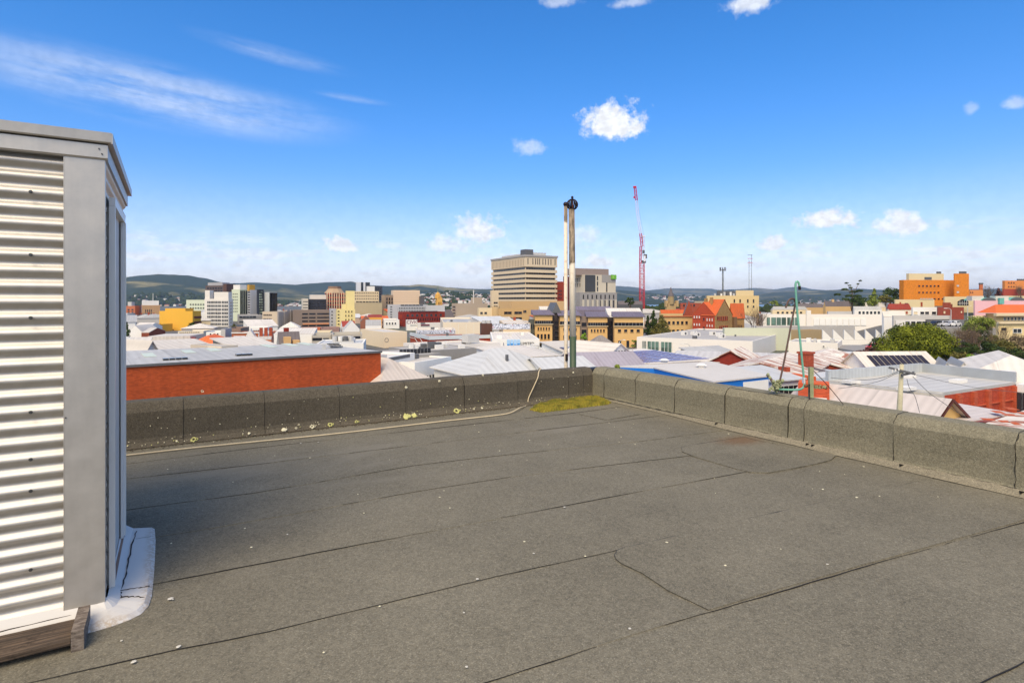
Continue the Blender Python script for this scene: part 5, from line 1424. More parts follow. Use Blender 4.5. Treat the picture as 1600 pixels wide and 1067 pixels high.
g = G(); g.quad((-.25, -.5, b.H - .2), (b.W * .5, -.5, b.H + 5.7), (b.W * .5, b.D * .6, b.H + 5.7), (-.25, b.D * .6, b.H - .2)); g.quad((b.W + .25, -.5, b.H - .2), (b.W + .25, b.D * .6, b.H - .2), (b.W * .5, b.D * .6, b.H + 5.7), (b.W * .5, -.5, b.H + 5.7)); b.part(g, 'gable_roof', roofty)
b.win('r', 1122, 1136, 5, [(495, 501), (510, 515)], glassb, .5, d=.35); b.win('r', 1119, 1121.5, 1, [(495, 500)], glassb, .8, d=.35)
b.box('chimney', b.W * .3, b.D * .35, b.H + 2, b.W * .3 + .9, b.D * .35 + .9, b.H + 6.4, ST); b.box('chimney', b.W * .3, b.D * .6, b.H + 2, b.W * .3 + .9, b.D * .6 + .9, b.H + 6.0, ST)
b = Bd('right stone wing of the old school under its own orange roof', 'school', 1140, 1143, 1163, 491, 213, 24, ST, D=11, roof='gablex', mroof=rooft, rise=3.9, over=.2)
b.win('r', 1149, 1160, 4, [(494, 499), (508, 513)], glassb, .5); b.box('stair_bay', .1, -1.2, 0, b.W * .25, -.01, b.H - 1, mat('w_stonedark', (130, 100, 70), .9, .1, .5, 'wall'))
b = Bd('broad sandstone-coloured office with masts on its roof', lbl, 1103, 1105, 1186, 462, 310, 6, mat('w_police', (218, 192, 138), .85, .06, .5, 'wall'), D=20)
b.win('r', 1131, 1133, 1, [(468, 472)], glassb, .9)
for x in (1131, 1146, 1155, 1167, 1176): b.win('r', x, x + 2.6, 1, [(467.5, 473), (477.5, 481)], glassb, .9)
b.box('penthouse', b.W * .56, b.D * .2, b.H - .7, b.W * .9, b.D * .7, b.H + 2.9, mat('w_police2', (224, 200, 150), .85, .06, .5, 'wall'))
for k in range(7): b.box('roof_plant', b.W * (.14 + .06 * k), b.D * .2, b.H - .7, b.W * (.14 + .06 * k + .035), b.D * .5, b.H + 1.2 + .8 * (k % 2), (plant, plantd, trimw)[k % 3])
b.box('plant_screen', b.W * .2, b.D * .55, b.H - .7, b.W * .55, b.D * .7, b.H + 2.6, plantd)
# white ranges in front
LW = mat('w_longwhite', (240, 232, 218), .85, .04, .5, 'wall')
b = Bd('long white-walled building with a glazed left end, in front of the old school', lbl, 995, 1176, 1234, 533, 132, 56, LW, mroof=roofg, par=.35)
b.win('l', 1003, 1011, 1, [(541, 560)], glassg, .8, fr=.05)
tl = b.solve('l', 1050); 
for xa, xb_ in ((1004, 1010), (1012, 1030), (1033, 1050)):
    ta, tb = sorted((b.solve('l', xa), b.solve('l', xb_)))
    b.box('glazing', -.14, ta, b.H - 4.4, -.01, tb, b.H - 1.0, glassg)
    for q in range(4): b.box('mullion', -.22, ta + (tb - ta) * q / 3 - .05, b.H - 4.4, -.145, ta + (tb - ta) * q / 3 + .05, b.H - 1.0, trimw)
b.box('canopy', -1.6, b.D * .72, b.H - 5.0, -.02, b.D * 1.02, b.H - 4.6, plantd); b.box('lower_glass', -.1, b.D * .8, .4, -.01, b.D * .98, b.H - 5.1, glassg)
LWB = b
b = Bd('pale green-walled roof shed standing behind the long white building', lbl, 1129, 1132, 1236, 512.5, 158, -4, mat('w_limepale', (200, 202, 176), .85, .05, .5, 'wall'), D=10, mroof=roofg)
b = Bd('plain white box building with a bright left wall and greyer right wall', lbl, 1232, 1309, 1362, 536, 128, 56, LW, mroof=roofg, par=.3)
b.win('l', 1285, 1289, 1, [(541, 543)], plantd, .6); b.win('r', 1330, 1333, 1, [(544, 546)], plantd, .6)
b = Bd('low brown-tan wall block left of the sawtooth roof', lbl, 1232, 1252, 1286, 516.5, 165, 28, mat('w_sawtan', (176, 152, 112), .9, .08, .5, 'wall'), D=8)
b = Bd('sawtooth-roofed white factory hall', 'factory', 1284, 1285.5, 1386, 531, 160, 0, WHITE, D=14, par=.05)
nt = 6; wt = b.W / nt
for k in range(nt):
    x0_ = wt * k; g = G(); g.prism([(x0_, 0.1), (x0_ + wt - .1, .1), (x0_ + wt - .1, b.D), (x0_, b.D)], b.H, [b.H + 2.9, b.H + .1, b.H + .1, b.H + 2.9])
    b.part(g, 'sawtooth', [WHITE]); g = G(); g.quad((x0_, .1, b.H + 2.93), (x0_ + wt - .1, .1, b.H + .13), (x0_ + wt - .1, b.D, b.H + .13), (x0_, b.D, b.H + 2.93)); b.part(g, 'sawtooth_roof', roofg)
b = Bd('long white facade with a glazed left half and framed panels', lbl, 1188, 1192, 1386, 491, 205, -4, LW, D=16, mroof=roofg)
for xa, xb_ in ((1198, 1203), (1205, 1228), (1230, 1247)): b.band('r', xa, xb_, 496, 508, glassg, 'glazing', .1, 3 if xb_ - xa > 8 else 1, trimw)
b.box('pilaster', b.solve('r', 1259), -.6, 0, b.solve('r', 1266), -.01, b.H + 1.4, LW)
for k in range(9): b.box('panel', b.solve('r', 1271 + k * 9.2), -.2, b.z(508), b.solve('r', 1279.4 + k * 9.2), -.02, b.z(497.5), WHITE)
b = Bd('flat grey roof deck in front of the long white facade', lbl, 1180, 1182, 1336, 509.5, 176, -2, roofg, D=14, mroof=roofg, par=.1)
b = Bd('tan low villa between the river trees and the long white facade', lbl, 1204, 1207, 1262, 484, 260, 4, CREAM, D=12, roof='hip', mroof=rooflw, rise=1.5); b.win('r', 1212, 1255, 6, [(487, 490)], glassd, .5)
b = Bd('white box house by the river, seen over the long white facade', lbl, 1264, 1266, 1283, 474.5, 420, 8, WHITE, D=10)
b = Bd('beige villa with a dark wide roof behind the long white facade', lbl, 1240, 1244, 1290, 480.5, 300, 6, TAN, D=12, roof='hip', mroof=roofs, rise=2)
b = Bd('tan-walled house with a slate roof under the wind-swept pine', lbl, 1286, 1290, 1330, 479, 285, 8, TAN, D=12, roof='gablex', mroof=roofs, rise=2.6); b.box('chimney', b.W * .3, b.D * .4, b.H, b.W * .3 + 1, b.D * .4 + 1, b.H + 3.6, TAN)
b = Bd('pair of pale grey roof boxes behind the framed panels', lbl, 1292, 1294, 1331, 486.5, 232, 2, mat('w_greybox', (206, 202, 196), .85, .05, .5, 'wall'), D=10)
b = Bd('grey-roofed pavilion with white posts left of the terracotta houses', lbl, 1333, 1335, 1378, 484, 226, 4, WHITE, D=14, roof='skil', mroof=roofl, rise=1.2); b.win('r', 1340, 1376, 6, [(486.5, 491)], glassd, .6)
b = Bd('white-walled house with a pale hip roof beside the terracotta houses', lbl, 1344, 1347, 1384, 480.5, 250, 6, CREAM, D=12, roof='hip', mroof=roofwy, rise=2.2); b.box('chimney', b.W * .55, b.D * .4, b.H, b.W * .55 + 1.1, b.D * .4 + 1.1, b.H + 2.8, RED)
b = Bd('house with a red tin roof and brick front, in front of the cream wing', lbl, 1385, 1388, 1424, 483, 215, 4, mat('w_villa', (232, 220, 196), .85, .05, .5, 'wall'), D=12, roof='hip', mroof=roofred, rise=2)
b.win('r', 1389, 1422, 3, [(486.5, 490.5)], BRICK, .3); b.box('brick_band', .2, -.1, b.z(484.2), b.W - .2, -.01, b.z(482.8), BRICK)
# hospital on the rise
HO = mat('w_hospital', (226, 138, 42), .9, .1, .5, 'brick', p=2.4); HOC = mat('w_hospcream', (224, 204, 158), .85, .06, .5, 'wall')
b = Bd('bright orange brick hospital block with two rows of small square windows', 'hospital', 1405, 1412, 1492, 437.5, 262, 8, HO, D=18)
b.win('r', 1433, 1469, 6, [(445.5, 448), (455.8, 458)], glassb, .5); b.win('r', 1457, 1476, 3, [(466, 468)], glassb, .5)
b.box('penthouse', b.W * .12, b.D * .2, b.H - .7, b.W * .80, b.D * .8, b.H + 3.0, HOC); b.box('roof_plant', b.W * .68, b.D * .3, b.H + 3.0, b.W * .76, b.D * .5, b.H + 4, plantd)
b.box('louvre', b.W * .42, b.D * .2 - .1, b.H + .2, b.W * .56, b.D * .2 - .01, b.H + 1.4, plantd)
b = Bd('tall orange brick lift tower at the right end of the hospital', 'hospital', 1490, 1491.5, 1514, 427.5, 260, 6, HO, D=14)
b.win('r', 1494, 1499, 1, [(445, 448), (455, 458)], plant, .8); b.box('roof_rails', b.W * .35, b.D * .2, b.H, b.W * .85, b.D * .7, b.H + 1.0, plantd)
b = Bd('low orange hospital wing between the lift tower and the bare trees', 'hospital', 1513, 1515, 1536, 453, 280, 6, mat('w_hosp2', (220, 144, 84), .9, .1, .5, 'wall'), D=10); b.win('r', 1515, 1521, 2, [(456, 458)], glassb, .5)
b = Bd('cream lower hospital building with a saw-cut roofline', 'hospital', 1397, 1399, 1460, 468, 236, 4, HOC, D=14); b.win('r', 1405, 1408, 1, [(472, 478)], BRICK, .9); b.win('r', 1413, 1419, 1, [(473.5, 477)], glassd, .9); b.win('r', 1438, 1441.5, 1, [(472, 479)], BRICK, .9)
b.win('r', 1437, 1458, 5, [(466.2, 467.8)], mat('w_lilac', (190, 168, 176), .8, .1), .6)
b = Bd('cream hall with a big arched window next to the pink building', lbl, 1474, 1476, 1523, 463.5, 218, 2, HOC, D=16)
g = G(); x0_, x1_ = b.solve('r', 1496), b.solve('r', 1513); zc = b.z(471.5)
poly = [(x0_, b.z(477)), (x1_, b.z(477))] + [(x1_ - (x1_ - x0_) * k / 8, zc + 1.0 * math.sin(math.pi * k / 8)) for k in range(9)]
n_ = len(poly); g.v = [(p[0], -.12, p[1]) for p in poly] + [(p[0], -.01, p[1]) for p in poly]; g.f.append(tuple(range(n_))); g.m.append(0)
for k in range(n_): g.f.append((k, n_ + k, n_ + (k + 1) % n_, (k + 1) % n_)); g.m.append(0)
for k in range(1, 5): g.box(x0_ + (x1_ - x0_) * k / 5 - .05, -.2, b.z(477), x0_ + (x1_ - x0_) * k / 5 + .05, -.125, zc + .4, 1)
g.box(x0_, -.2, b.z(474.3), x1_, -.125, b.z(473.7), 1)
b.part(g, 'arched_window', [glassb, trimw]); b.box('brick_pier', b.W * .02, -.3, b.z(482), b.W * .24, -.01, b.z(475), mat('w_brickpier', (132, 66, 48), .9, .1, .5, 'brick', p=3))
PK = mat('w_pink', (236, 184, 188), .85, .04, .5, 'wall'); TEAL = mat('teal_trim', (110, 178, 164), .7, .1)
b = Bd('pink theatre-like building with white roofs and teal pediments', lbl, 1521, 1523, 1625, 469.5, 205, 1, PK, D=18, mroof=roofwy, par=.1)
for xa, xb_ in ((1534, 1556), (1578, 1602)):
    x0_, x1_ = b.solve('r', xa), b.solve('r', xb_); g = G(); n_ = 10
    for k in range(n_):
        a0, a1 = math.pi * k / n_, math.pi * (k + 1) / n_; cx = (x0_ + x1_) / 2; r_ = (x1_ - x0_) / 2
        g.quad((cx + r_ * math.cos(a0), -.1, b.H + r_ * .42 * math.sin(a0)), (cx + r_ * math.cos(a1), -.1, b.H + r_ * .42 * math.sin(a1)), (cx + r_ * math.cos(a1), 8, b.H + r_ * .42 * math.sin(a1)), (cx + r_ * math.cos(a0), 8, b.H + r_ * .42 * math.sin(a0)))
        g.tri((cx, -.1, b.H), (cx + r_ * math.cos(a0), -.1, b.H + r_ * .42 * math.sin(a0)), (cx + r_ * math.cos(a1), -.1, b.H + r_ * .42 * math.sin(a1)), 1)
    b.part(g, 'barrel_roof', [TEAL, plantd])
b.box('teal_bay', b.solve('r', 1559), -.8, b.z(475), b.solve('r', 1566), -.01, b.H + .9, TEAL); b.win('r', 1561, 1564, 1, [(469, 471.5)], glassb, .8)
b.box('white_roof_left', -.5, 3, b.H - .1, b.W * .16, b.D, b.H + 1.6, roofwy); b.box('white_roof_mid', b.W * .34, 3, b.H - .1, b.W * .54, b.D, b.H + 1.6, roofwy)
b = Bd('low white clinic with dark windows under the cream hospital wing', lbl, 1424, 1426, 1466, 480, 200, 2, WHITE, D=12, par=.2); b.win('r', 1427, 1434, 1, [(487, 491)], trimc, .8); b.win('r', 1437, 1452, 2, [(487, 491)], glassd, .8); b.win('r', 1455, 1463, 1, [(487, 491)], glassd, .8)
b = Bd('plain red brick annex right of the white clinic', lbl, 1464, 1465.5, 1506, 480, 196, 2, mat('w_annex', (148, 70, 52), .9, .12, .5, 'brick', p=3), D=14, par=.2)
b.box('raised_part', b.W * .2, 0.05, b.H, b.W * .5, b.D * .6, b.H + 1.6, mat('w_annex', (0, 0, 0))); b.win('r', 1473, 1478, 1, [(486, 490)], trimc, .6); b.win('r', 1500, 1504, 1, [(486, 489)], trimc, .6)
b = Bd('flat grey canopy over a row of parked cars', 'canopy', 1394, 1396, 1485, 493, 150, 2, mat('canopy_grey', (196, 192, 184), .85, .06), D=10, par=.1, base=-5.4)
b.o['label'] = 'flat grey-roofed shelter beside a row of parked cars'
b.box('shopfront', .5, -.2, .2, b.W * .55, -.02, b.H - 1.2, mat('shopfront_white', (222, 218, 210), .8, .1, .5, 'wall'))
for k in range(4): b.box('shop_window', b.W * (.2 + .1 * k), -.32, .8, b.W * (.27 + .1 * k), -.21, 2.0, glassd)
b.box('opening', b.W * .56, -.06, 0, b.W * .98, -.01, b.H - 1.0, plantd)
b = Bd('white-roofed hall left of the shelter, sloping towards the trees', lbl, 1378, 1381, 1416, 496, 158, 2, WHITE, D=12, roof='skil', mroof=roofwy, rise=1.6)
b = Bd('cream two-storey villa with an orange hip roof at the right edge', 'house', 1540, 1556, 1640, 489, 138, 8, mat('w_villacream', (228, 200, 142), .85, .06, .5, 'wall'), D=12, roof='hip', mroof=rooft, rise=2.0, over=1.2)
b.win('r', 1567, 1600, 6, [(496, 500.5)], glassb, .45, trim=trimw); b.box('gutter_board', -1.3, -1.3, b.H - .7, b.W + 1, -.6, b.H - .05, trimc)
b = Bd('cream lower porch wing in front of the orange-roofed villa', 'house', 1556, 1560, 1640, 505, 122, 4, mat('w_villacream2', (230, 206, 150), .85, .06, .5, 'wall'), D=8, mroof=roofl); b.win('r', 1563, 1573, 1, [(512, 517)], glassb, .85); b.win('r', 1582, 1596, 1, [(514, 520)], glassd, .9, trim=trimw); b.box('cornice', -.4, -.5, b.H - .1, b.W, -.01, b.H + .3, trimc)
b = Bd('long cream roof wing left of the orange-roofed villa', 'house', 1516, 1520, 1560, 493, 140, 3, CREAM, D=12, mroof=roofwy, par=.2)
b = Bd('distant orange brick block on the hilltop at the right edge', lbl, 1566, 1570, 1640, 438.5, 330, 6, mat('w_hill', (222, 140, 74), .9, .1, .5, 'wall'), D=14, mroof=roofs); b.win('r', 1574, 1586, 3, [(441, 443), (447, 449)], glassb, .5); b.top('plant', .3, .2, .6, .6, 1, plantd)
b = Bd('red hip-roofed house below the distant hilltop block', 'house', 1563, 1568, 1640, 462, 290, 6, HOC, D=16, roof='hip', mroof=roofred, rise=3.4)
b = Bd('slim orange chimney stack rising from the bare trees', 'chimney', 1529.5, 1531, 1536, 444.5, 300, 6, mat('w_chim', (196, 110, 66), .9, .1, .5, 'wall'), D=2, par=.05, name='chimney_stack'); b.box('cap', -.1, -.1, b.H + .01, b.W + .1, b.D + .1, b.H + .8, plantd)
# ================================================================== roofs close below us
BG = mat('w_bigbrick', (180, 80, 36), .9, .28, .7, 'brick', p=4.0)
# big orange brick wall on the left with its grey sheet roof
o, loc, yaw, l = PB('huge orange brick wall with a grey sheet roof, filling the left beyond the parapet', 'building',
    [(120, 575), (595, 548.5), (487, 536), (110, 552)], -3.2, BG, roofl, th=.12, inset=.0)
def onroof(o, loc, yaw, px, py, z): return Matrix.Rotation(-yaw, 3, 'Z') @ (FL(px, py, z) - loc)
for px, py, w, d in ((226, 558, 5.0, 1.3), (290, 552, 4.5, 1.3), (330, 549, 4.5, 1.3), (420, 543, 5, 1.3), (455, 541, 5, 1.3), (480, 539.6, 5, 1.3)):
    p = onroof(o, loc, yaw, px, py, -3.2); G().box(p.x, p.y, p.z + .012, p.x + .9, p.y + w * .8, p.z + .04).build('skylight_sheet', mat('skylight_green', (206, 214, 190), .4, .1, 2), o)
for px, py, w in ((255, 563.5, 1.5), (370, 556.5, .9)):
    p = onroof(o, loc, yaw, px, py, -3.2); n = 4 if w > 1 else 3
    for k in range(n): G().box(p.x + k * .45, p.y, p.z + .02, p.x + k * .45 + .38, p.y + .7, p.z + .16).build('solar_panel', glassb, o)
p0 = onroof(o, loc, yaw, 120, 575, -3.2); p1 = onroof(o, loc, yaw, 595, 548.5, -3.2)
G().box(p0.x - .1, -.14, p0.z - .16, p1.x + .1, -.005, p0.z + .02).build('gutter', plantd, o)
q = onroof(o, loc, yaw, 505, 545.5, -3.2)
G().box(q.x, q.y, q.z, q.x + .3, q.y + .3, q.z + .5).build('vent', plant, o)
for k in range(3):
    for q_ in range(3): G().box(q.x + .9 + k * .42, q.y + .2 + q_ * .5, q.z + .1 + q_ * .12, q.x + 1.24 + k * .42, q.y + .6 + q_ * .5, q.z + .2 + q_ * .12).build('solar_panel', glassb, o)
# behind it, left part
R2('white-roofed shed with a dark side, close behind the brick wall by the silver shed', 'building', (196, 552), (224, 551), -4.2, 8, plantd, 'skil', roofw, 1.2)
R2('small twin-gabled pale roof right behind the left end of the brick wall', 'building', (224, 555), (248, 553), -4.2, 7, WHITE, 'gabley', roofw, 1.4)
b = R2('long white sheet roof behind the brick wall, left of the beige box', 'building', (250, 553), (345, 547), -4.2, 8, conc, 'skil', roofw, .9)
b = R2('beige windowless plant box behind the brick wall', 'building', (346, 541), (372, 539), -3.0, 5, mat('w_plantbox', (204, 192, 172), .85, .05, .5, 'wall'), 'flat', roofg, par=.1)
b = R2('white sheet roof stretching right of the beige plant box', 'building', (373, 548), (440, 544), -4.4, 9, conc, 'skil', roofw, 1.0)
OL = mat('w_orangelow', (214, 98, 48), .9, .12, .5, 'wall')
b = Bd('low orange-painted brick wall with a white cap, behind the long white roof', 'building', 230, 233, 296, 533, 118, 12, OL, D=9, mroof=roofw, par=.3); b.box('white_cap', -.2, -.2, b.H, b.W + .2, 9.2, b.H + 1.0, roofw)
b = Bd('bright orange hip-roofed house right of the orange wall', 'house', 288, 291, 343, 539, 110, 14, mat('w_brickhouse', (140, 72, 48), .9, .12, .5, 'brick', p=3), D=9, roof='hip', mroof=mat('roof_orange', (238, 116, 62), .8, .1, .5, 'ribx', p=.6), rise=1.6)
b.box('verandah', b.W * .1, -1.8, b.H - 1.9, b.W * .9, -.02, b.H - 1.7, roofw); b.box('chimney', b.W * .1, 1, b.H, b.W * .1 + .7, 1.7, b.H + 1.4, RED)
b = Bd('long cream parapeted hall with a row of arched openings', 'building', 276, 278, 318, 517.5, 190, 10, mat('w_arcade', (226, 214, 190), .85, .06, .5, 'wall'), D=10); b.win('r', 280, 312, 11, [(518.7, 520.5)], glassb, .4); b.win('r', 280, 317, 13, [(521.8, 523.4)], glassb, .5)
b = Bd('white hall roof in front of the low yellow wing', 'building', 203, 206, 232, 512, 210, 10, WHITE, D=12, roof='gablex', mroof=roofw, rise=1.5)
b = Bd('white gabled hall left of the low yellow wing, roof split in two', 'building', 198, 200, 222, 519, 180, 10, WHITE, D=12, roof='gabley', mroof=roofw, rise=2.0)
b = Bd('small brick and white shop beside the white gabled hall', 'building', 219, 221, 233, 520, 178, 10, mat('w_brickhouse', (0, 0, 0)), D=8, roof='gablex', mroof=roofw, rise=1.2)
b = Bd('white tank-like box house in front of the white grid tower', 'building', 320, 322, 345, 519, 175, 18, WHITE, D=8); b.win('r', 326, 343, 3, [(521, 530)], glassd, .35)
b = Bd('grey slab-sided stair tower behind the beige plant box', 'building', 343, 345, 352, 514.5, 168, 18, mat('w_slab', (196, 192, 184), .85, .05, .5, 'wall'), D=5)
b = Bd('low brick shop with a dark parapet right of the stair tower', 'building', 351, 353, 376, 513, 195, 12, mat('w_brickgrey', (150, 124, 108), .9, .12, .5, 'brick', p=3), D=9)
b = Bd('long low white-roofed hall with a strip of windows, under the concrete podium', 'building', 373, 376, 416, 512, 215, 12, WHITE, D=12); b.band('r', 386, 405, 516, 519, glassd, mull=6)
b = Bd('red-brown brick warehouse wall with a pale coping, left of centre', 'building', 358, 362, 425, 521, 165, 14, mat('w_brickb', (176, 106, 72), .9, .12, .5, 'brick', p=3), D=10); b.box('coping', -.1, -.15, b.H, b.W, .3, b.H + .3, trimw)
b.box('banner', b.W * .05, -.12, b.z(531), b.W * .33, -.02, b.z(525), mat('banner_white', (226, 226, 230), .6, .05)); b.box('banner_blue', b.W * .09, -.18, b.z(529.5), b.W * .13, -.125, b.z(526.8), mat('banner_blue', (60, 96, 180), .6, .05))
b = Bd('white gable-fronted house with a mustard side wall', 'house', 374, 381, 402, 533, 125, 24, WHITE, D=8, roof='gabley', mroof=roofw, rise=2.2); b.box('mustard_wall', -.06, 0, 0, -.01, b.D, b.H, mat('w_mustard', (230, 180, 76), .85, .06, .5, 'wall'))
b.win('r', 385, 398, 2, [(536, 540)], glassd, .25)
b = Bd('pale brick terrace with three little gables and chimneys', 'house', 400, 402, 424, 531, 128, 20, mat('w_palebrick', (214, 140, 100), .9, .1, .5, 'brick', p=3), D=8, roof='gablex', mroof=roofl, rise=1.6)
for f_ in (.1, .45, .8): b.box('chimney', b.W * f_, 2, b.H, b.W * f_ + .7, 2.7, b.H + 2.6, BRICK)
b = Bd('grey slate-roofed house with a fat ochre chimney', 'house', 432, 436, 470, 540, 100, 30, mat('w_graywash', (160, 156, 150), .9, .1, .5, 'wall'), D=8, roof='gablex', mroof=roofs, rise=2.2)
OC = mat('w_ochrechim', (224, 180, 122), .9, .08, .5, 'wall')
b.box('chimney', b.W * .22, -.6, b.H - .5, b.W * .52, .6, b.H + 1.5, OC); b.box('chimney', b.W * .62, -.6, b.H - .5, b.W * .92, .6, b.H + .9, OC); b.box('chimney_pot', b.W * .3, 1.6, b.H + 1.4, b.W * .3 + .8, 2.4, b.H + 3.0, RED)
b = Bd('small ochre chimney stack block standing alone among white roofs', 'chimney', 381.5, 383, 391, 541, 82, 14, OC, D=1, par=.05, name='chimney_stack'); b.box('cap', -.1, -.1, b.H + .01, b.W + .1, b.D + .1, b.H + .18, trimc)
b = Bd('broad white industrial roof with a low parapet, left of centre', 'building', 424, 427, 490, 523, 160, 14, WHITE, D=16, roof='skil', mroof=roofw, rise=1.2)
b = Bd('round-edged white roof hall in front of the beige car park', 'building', 432, 437, 468, 512, 215, 18, WHITE, D=12, roof='hip', mroof=roofw, rise=2.0); b.box('door', b.W * .15, -.1, 0, b.W * .2, -.01, b.H - .6, plantd)
b = Bd('low terracotta brick shed row under the long dark car park', 'building', 466, 468, 500, 513.5, 225, 16, mat('w_terrabrick', (200, 112, 76), .9, .12, .5, 'brick', p=3), D=8)
b = Bd('mauve-brown brick shop next to the terracotta shed row', 'building', 499, 501, 530, 512.5, 228, 16, mat('w_mauve', (160, 130, 120), .9, .12, .5, 'brick', p=3), D=8)
b = Bd('cream shopfront row with small dark gaps, centre left', 'building', 478, 481, 516, 519, 190, 14, mat('w_shopcream', (222, 206, 172), .85, .08, .5, 'wall'), D=8)
b = Bd('grey open-sided roof deck with black slots, left of the pale wall', 'building', 485, 487, 517, 524, 150, 16, mat('w_deck', (184, 176, 160), .85, .06, .5, 'wall'), D=10, mroof=roofl); b.band('r', 488, 503, 528, 532, glassb, 'deck_opening', .1); b.band('r', 505, 514, 528.5, 531, glassb, 'deck_opening', .1)
b = Bd('second grey roof deck with a long black opening', 'building', 516, 518, 566, 522.5, 148, 16, mat('w_deck', (0, 0, 0)), D=14, mroof=roofl); b.band('r', 521, 563, 526, 529.5, glassb, 'deck_opening', .1, 4)
b = Bd('light grey rooftop plant platform with round fans', 'building', 518, 520, 553, 533.5, 112, 14, plant, D=8, par=.1)
for k in range(7): b.part(G().tube([(b.W * (.08 + .13 * k), 1 + (k % 2), b.H), (b.W * (.08 + .13 * k), 1 + (k % 2), b.H + .9)], .45, 8), 'fan', (plant, plantd, trimw)[k % 3])
b = Bd('red gable-roofed house below the art deco block', 'house', 532, 535, 556, 511, 235, 20, WHITE, D=9, roof='gablex', mroof=roofred, rise=2.2)
b = Bd('grey steep-roofed house below the khaki wall block', 'house', 535, 538, 562, 515, 205, 24, WHITE, D=9, roof='gabley', mroof=roofl, rise=3.0)
b = Bd('brown villa with a red-brown gable under the khaki wall block', 'house', 560, 563, 580, 503, 260, 14, mat('w_brownvilla', (150, 96, 74), .9, .12, .5, 'wall'), D=9, roof='gabley', mroof=roofs, rise=2.6)
b = Bd('ochre wall with a red roof edge under the khaki wall block', 'building', 572, 575, 597, 496, 290, 14, mat('w_ochre2', (222, 160, 72), .85, .06, .5, 'wall'), D=9, roof='gablex', mroof=roofred, rise=1.2)
b = Bd('pale slate-roofed house with dormers left of the red brick warehouse', 'house', 568, 571, 596, 509, 240, 14, WHITE, D=9, roof='gablex', mroof=roofl, rise=2.2)
b = Bd('white shop row with awnings beside the end of the red brick warehouse', 'building', 598, 600, 624, 500, 280, 14, WHITE, D=9); b.win('r', 602, 620, 4, [(504, 507)], glassd, .5)
b = Bd('long white flat hall left of the pale beige wall', 'building', 490, 494, 568, 537, 108, 12, WHITE, D=14, mroof=roofb, par=.2)
BW = mat('w_palebeige', (236, 216, 182), .85, .05, .4, 'wall')
b = Bd('pale beige windowless wall building, long and low, centre left', 'building', 563, 600, 636, 519, 165, 32, BW, par=.2, mroof=roofw)
g = G(); n_ = 12
for k in range(n_):
    a0 = 6.283 * k / n_; a1 = 6.283 * (k + 1) / n_; c_ = b.solve('r', 604); zc = b.z(531.5)
    g.quad((c_ + .5 * math.cos(a0), -.05, zc + .5 * math.sin(a0)), (c_ + .5 * math.cos(a1), -.05, zc + .5 * math.sin(a1)), (c_ + .62 * math.cos(a1), -.05, zc + .62 * math.sin(a1)), (c_ + .62 * math.cos(a0), -.05, zc + .62 * math.sin(a0)))
b.part(g, 'ring_sign', plantd)
b = R2('flat white roof with a dark strip just right of the brick wall corner', 'building', (597, 560), (648, 551), -4.5, 12, WHITE, 'flat', roofw, par=.25); b.band('r', 599, 640, 561, 566, plantd, 'shade_strip')
# brick hall with faded sign
KB2 = mat('w_brickhall', (160, 66, 38), .9, .22, .6, 'brick', p=2.6)
b = Bd('long red brick hall with faded white lettering near its right end', 'building', 641, 671, 786, 531, 148, 24, KB2, mroof=roofb, par=.25, D=12)
b.o.location.z += 0
b.box('white_coping', -.15, -.15, b.H + .01, b.W + .1, .2, b.H + .9, mat('coping_pale', (206, 212, 212), .8, .06)); b.box('white_coping_left', -.15, .201, b.H + .01, .2, b.D, b.H + .9, mat('coping_pale', (0, 0, 0)))
fw = mat('faded_white', (206, 176, 160), .9, .3, 9)
text_on(b.o, 'VIDEO', 1.5, (b.solve('r', 754), -.06, b.H - 1.6), (math.pi / 2, 0, 0), fw); text_on(b.o, 'WORKS', 1.5, (b.solve('r', 773), -.06, b.H - 1.5), (math.pi / 2, 0, 0), fw)
for px in (652, 660): b.o and G().tube([(0, 0, 0), (0, 0, 5), (-.6, .3, 6.2), (-2, .6, 6.6)], .09, 6).build('lamp_arm', plant, None, loc=P(px, 543, 138)) and None
for i_, o_ in enumerate([q for q in COL.objects if q.name.startswith('lamp_arm')]):
    tag(o_, ['grey street lamp in front of the short end of the red brick hall, left one', 'grey street lamp in front of the short end of the red brick hall, right one'][i_], 'street lamp', 'street lamps by the red brick hall'); o_.name = 'street_lamp'; o_.location.z = -12; o_.scale = (1, 1, (P(652, 527, 138).z + 12) / 6.6)
def mural_material():
    m = bpy.data.materials.new('mural_paint'); m.use_nodes = True; t = NT(m.node_tree); b = t.n['Principled BSDF']
    o = t.n.new('ShaderNodeTexCoord').outputs['Object']; n = t.noise(o, 1.1, 3, .6, dist=1.5); n2 = t.noise(o, .7, 2, .5, dist=2.0)
    c = t.mix(t.smooth(t.math('ABSOLUTE', t.sub(n, .5)), .035, .015), C8(206, 210, 220), C8(60, 66, 86))
    c = t.mix(t.smooth(n2, .66, .70), c, C8(170, 74, 100)); t.put(b.inputs['Base Color'], c); b.inputs['Roughness'].default_value = .8
    return m
MUR = mural_material()
b = Bd('beige windowless box building with a painted mural band along its top', 'building', 780, 786, 829, 505, 158, 4, mat('w_muralbeige', (206, 184, 150), .85, .06, .4, 'wall'), D=12, mroof=roofw, par=.2)
b.box('mural', -b.W * .38, -.12, b.z(514.2), b.W - .2, -.02, b.z(505.8), MUR)
b.box('corner_pipe', b.W * .88, -.3, 0, b.W * .95, -.02, b.z(524), trimw)
b = Bd('long white wall covered in faded graffiti above the red brick hall', 'building', 646, 650, 712, 515, 172, 10, mat('w_graffiti', (214, 206, 196), .9, .1, .5, 'wall'), D=8, mroof=roofw)
b.box('graffiti', .2, -.08, b.z(522), b.W - .3, -.01, b.z(516), MUR)
